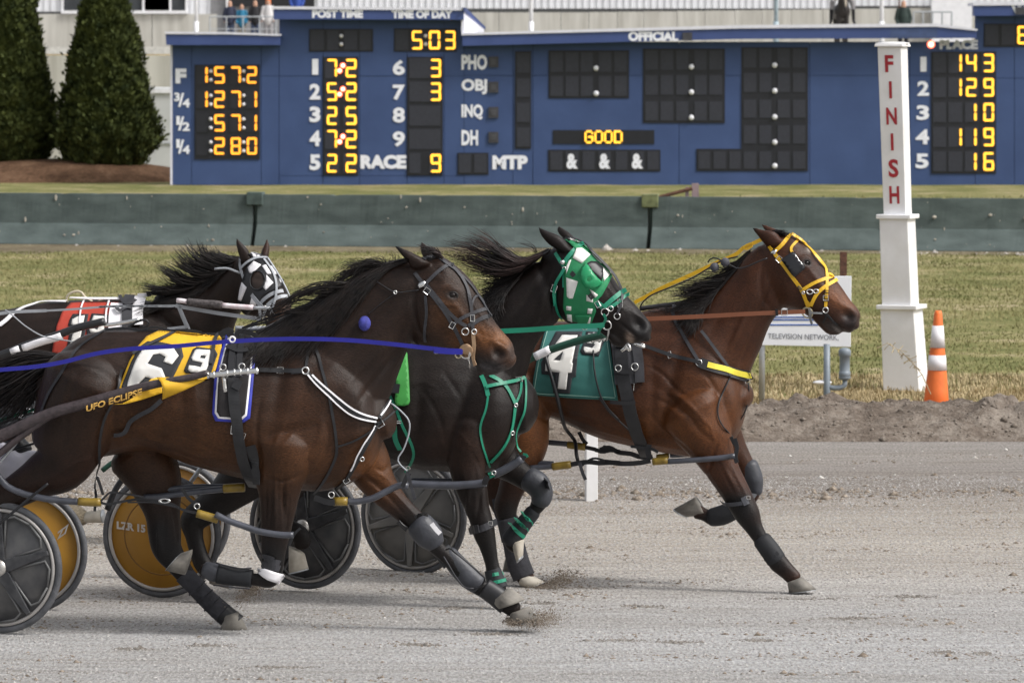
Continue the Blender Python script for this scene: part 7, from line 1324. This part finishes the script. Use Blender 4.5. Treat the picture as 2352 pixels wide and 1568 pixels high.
# tail-side clutter behind horse A: next driver's boot and wraps
rb = root("driving_boot", B.P(40, 955, 0), "black boot with white straps behind the tail of the nearest horse", "boot"); 
skin_union("boot_body", [capped([B.P(-20, 950, .2), B.P(40, 958, .2), B.P(80, 940, .2)], [.075, .07, .05])], M_blk, rb); MB().tube([B.P(45, 960, .28), B.P(62, 940, .28), B.P(98, 950, .27)], .008, 6).obj("strap", M_white2, rb)
MB().tube([B.P(0, 985, .26), B.P(60, 975, .26), B.P(120, 960, .26)], .012, 6).obj("strap", M_grn, rb)

# ================= dirt thrown up by the hooves =================
def spray(lab, pts_px, H, lat, n, s0, seedv):
    rg = np.random.default_rng(seedv); P0 = [H.P(*k(kk, [(a, b)])[0], lat) for kk, a, b in pts_px]
    def pos(n):
        t = rg.random(n) ** 1.5 * (len(P0) - 1); i = np.minimum(t.astype(int), len(P0) - 2); f = t - i
        A_ = np.array([tuple(p) for p in P0]); p = A_[i] * (1 - f)[:, None] + A_[i + 1] * f[:, None]
        return p + rg.normal(0, 1, (n, 3)) * np.array([.018, .05, .009]) * (1 + t[:, None] * .6)
    o = scatter("dirt_spray", n, pos, lambda n: rg.gamma(1.5, s0 * .6, n) + .0005, M_clod, sq=(1, 1, 1)); return o
spray("", [(10, 1000, 1110), (10, 1120, 1100), (10, 1240, 1040), (10, 1330, 985)], Cc, .14, 5000, .0016, 1); spray("", [(10, 880, 1120), (10, 1100, 1115)], Cc, .14, 700, .0018, 2)
spray("", [(10, 780, 1400), (10, 950, 1405), (10, 1080, 1380), (10, 1140, 1365)], A, -.17, 5200, .0016, 3); spray("", [(9, 330, 1080), (9, 250, 1150), (9, 180, 1230)], A, -.1, 2600, .0014, 4)

# ================= people and rider far behind =================
def figure(u, vh, Y, hpx, jacket, trou, label, hood=None, turn=0):
    """standing figure: head top at row vh, hpx pixels tall"""
    top = P(u, vh, Y); sc_ = (Y + 25) / FPX; H_ = hpx * sc_; zf = top.z - H_; x = top.x; f = H_ / 1.75
    r = root("person", (x, Y, zf), label, "person", None); V = lambda dx, dy, z: Vector((x + dx * f, Y + dy * f, zf + z * f))
    skin_union("body", [capped([V(0, 0, .95), V(0, 0, 1.25), V(0, 0, 1.45)], [.13 * f, .15 * f, .12 * f]), capped([V(0, 0, 1.45), V(0, -.02, 1.56), V(0, -.03, 1.66)], [.055 * f, .09 * f, .085 * f])] +
        [capped([V(s_ * .19, 0, 1.4), V(s_ * .24, -.02, 1.12), V(s_ * .21, -.12, .90)], [.05 * f, .042 * f, .035 * f]) for s_ in (-1, 1)] + [capped([V(s_ * .09, 0, .92), V(s_ * .10, 0, .5), V(s_ * .10, .0, .06)], [.075 * f, .055 * f, .045 * f]) for s_ in (-1, 1)], M_skin, r, .022)
    skin_union("jacket", [capped([V(0, 0, .88), V(0, 0, 1.2), V(0, 0, 1.44)], [.17 * f, .185 * f, .13 * f])] + [capped([V(s_ * .17, 0, 1.42), V(s_ * .25, -.02, 1.12), V(s_ * .20, -.13, .95)], [.075 * f, .065 * f, .05 * f]) for s_ in (-1, 1)], jacket, r, .022)
    skin_union("trousers", [capped([V(s_ * .08, 0, .92), V(s_ * .10, 0, .5), V(s_ * .10, 0, .08)], [.105 * f, .078 * f, .065 * f]) for s_ in (-1, 1)], trou, r, .022)
    if hood: skin_union("hood", [capped([V(0, .03, 1.50), V(0, .0, 1.68)], [.10 * f, .105 * f])], hood, r, .022)
    return r
cols = dict(navy=(.02, .025, .05), teal=(.02, .16, .28), black=(.015, .015, .018), white=(.6, .58, .58), orange=(.75, .17, .03), denim=(.06, .08, .14), khaki=(.2, .18, .15), grey=(.28, .27, .28), green=(.018, .032, .028), blue=(.03, .07, .32))
cm = {a: mat(a + " clothing", c, .85, var=.15, scale=4) for a, c in cols.items()}
PYY = 181
figure(528, 2, PYY, 100, cm["navy"], cm["denim"], "spectator in a navy jacket and jeans, leftmost of the four at the railing"); figure(555, 10, PYY, 94, cm["teal"], cm["khaki"], "spectator in a bright teal jacket at the railing"); figure(586, 1, PYY, 102, cm["black"], cm["denim"], "spectator in black jacket and red scarf at the railing"); figure(616, -2, PYY - 1, 104, cm["white"], cm["grey"], "spectator in white coat with orange hood at the railing", hood=cm["orange"])
figure(682, -34, 189, 104, cm["blue"], cm["black"], "person in a blue jacket inside the dark doorway above the scoreboard")
figure(2075, 1, 141, 118, cm["green"], cm["black"], "man in a dark jacket standing behind the right part of the scoreboard")
# horse and rider facing the camera
RY = 141; sc_ = (RY + 25) / FPX; base = P(1936, 130, RY); rd = root("horse", (base.x, RY, base.z), "dark saddle horse facing the camera beyond the scoreboard roof", "horse")
W = lambda u, v, dy=0: P(u, v, RY) + Vector((0, dy, 0))
skin_union("body", [capped([W(1936, 25, .2), W(1936, 28, .8), W(1936, 28, 1.6)], [.26, .30, .28]), capped([W(1936, 15, .1), W(1937, -22, -.15), W(1937, -35, -.3)], [.19, .13, .11]), capped([W(1938, -34, -.3), W(1939, 0, -.55), W(1939, 24, -.68)], [.11, .095, .065])] +
    [capped([W(1936 + s_ * 9, 35, .15), W(1936 + s_ * 9, 85, .12), W(1936 + s_ * 9, 128, .12)], [.09, .055, .05]) for s_ in (-1, 1)] + [capped([W(1936 + s_ * 9, 35, 1.5), W(1936 + s_ * 9, 85, 1.6), W(1936 + s_ * 9, 128, 1.55)], [.12, .06, .05]) for s_ in (-1, 1)] + [capped([W(1936 + s_ * 6, -40, -.25), W(1936 + s_ * 7, -52, -.25)], [.03, .01]) for s_ in (-1, 1)], mat("near black coat", (.015, .011, .010), .5), rd, .025)
MB().tube([W(1938, -20, -.45), W(1939, 5, -.66), W(1939, 16, -.735)], [.03, .035, .025], 8).obj("white_blaze", M_sock, rd, smooth=True)
rr_ = root("person", W(1936, -30, .6), "rider on the dark horse beyond the scoreboard, grey trousers and black boots", "person")
skin_union("body", [capped([W(1936, -20, .6), W(1936, -75, .6)], [.14, .13]), capped([W(1936, -82, .6), W(1936, -98, .58)], [.06, .10])], M_skin, rr_, .025)
skin_union("jacket", [capped([W(1936, -12, .6), W(1936, -72, .6)], [.18, .17])] + [capped([W(1936 + s_ * 13, -68, .6), W(1936 + s_ * 18, -42, .45), W(1936 + s_ * 7, -30, .1)], [.07, .06, .045]) for s_ in (-1, 1)], cm["black"], rr_, .025)
skin_union("trousers", [capped([W(1936 + s_ * 8, -15, .55), W(1936 + s_ * 23, 5, .25), W(1936 + s_ * 25, 22, .3)], [.11, .10, .07]) for s_ in (-1, 1)], cm["grey"], rr_, .025)
for s_ in (-1, 1): skin_union("boot", [capped([W(1936 + s_ * 25, 20, .3), W(1936 + s_ * 26, 48, .3), W(1936 + s_ * 28, 54, .15)], [.07, .055, .045])], cm["black"], rr_, .02)
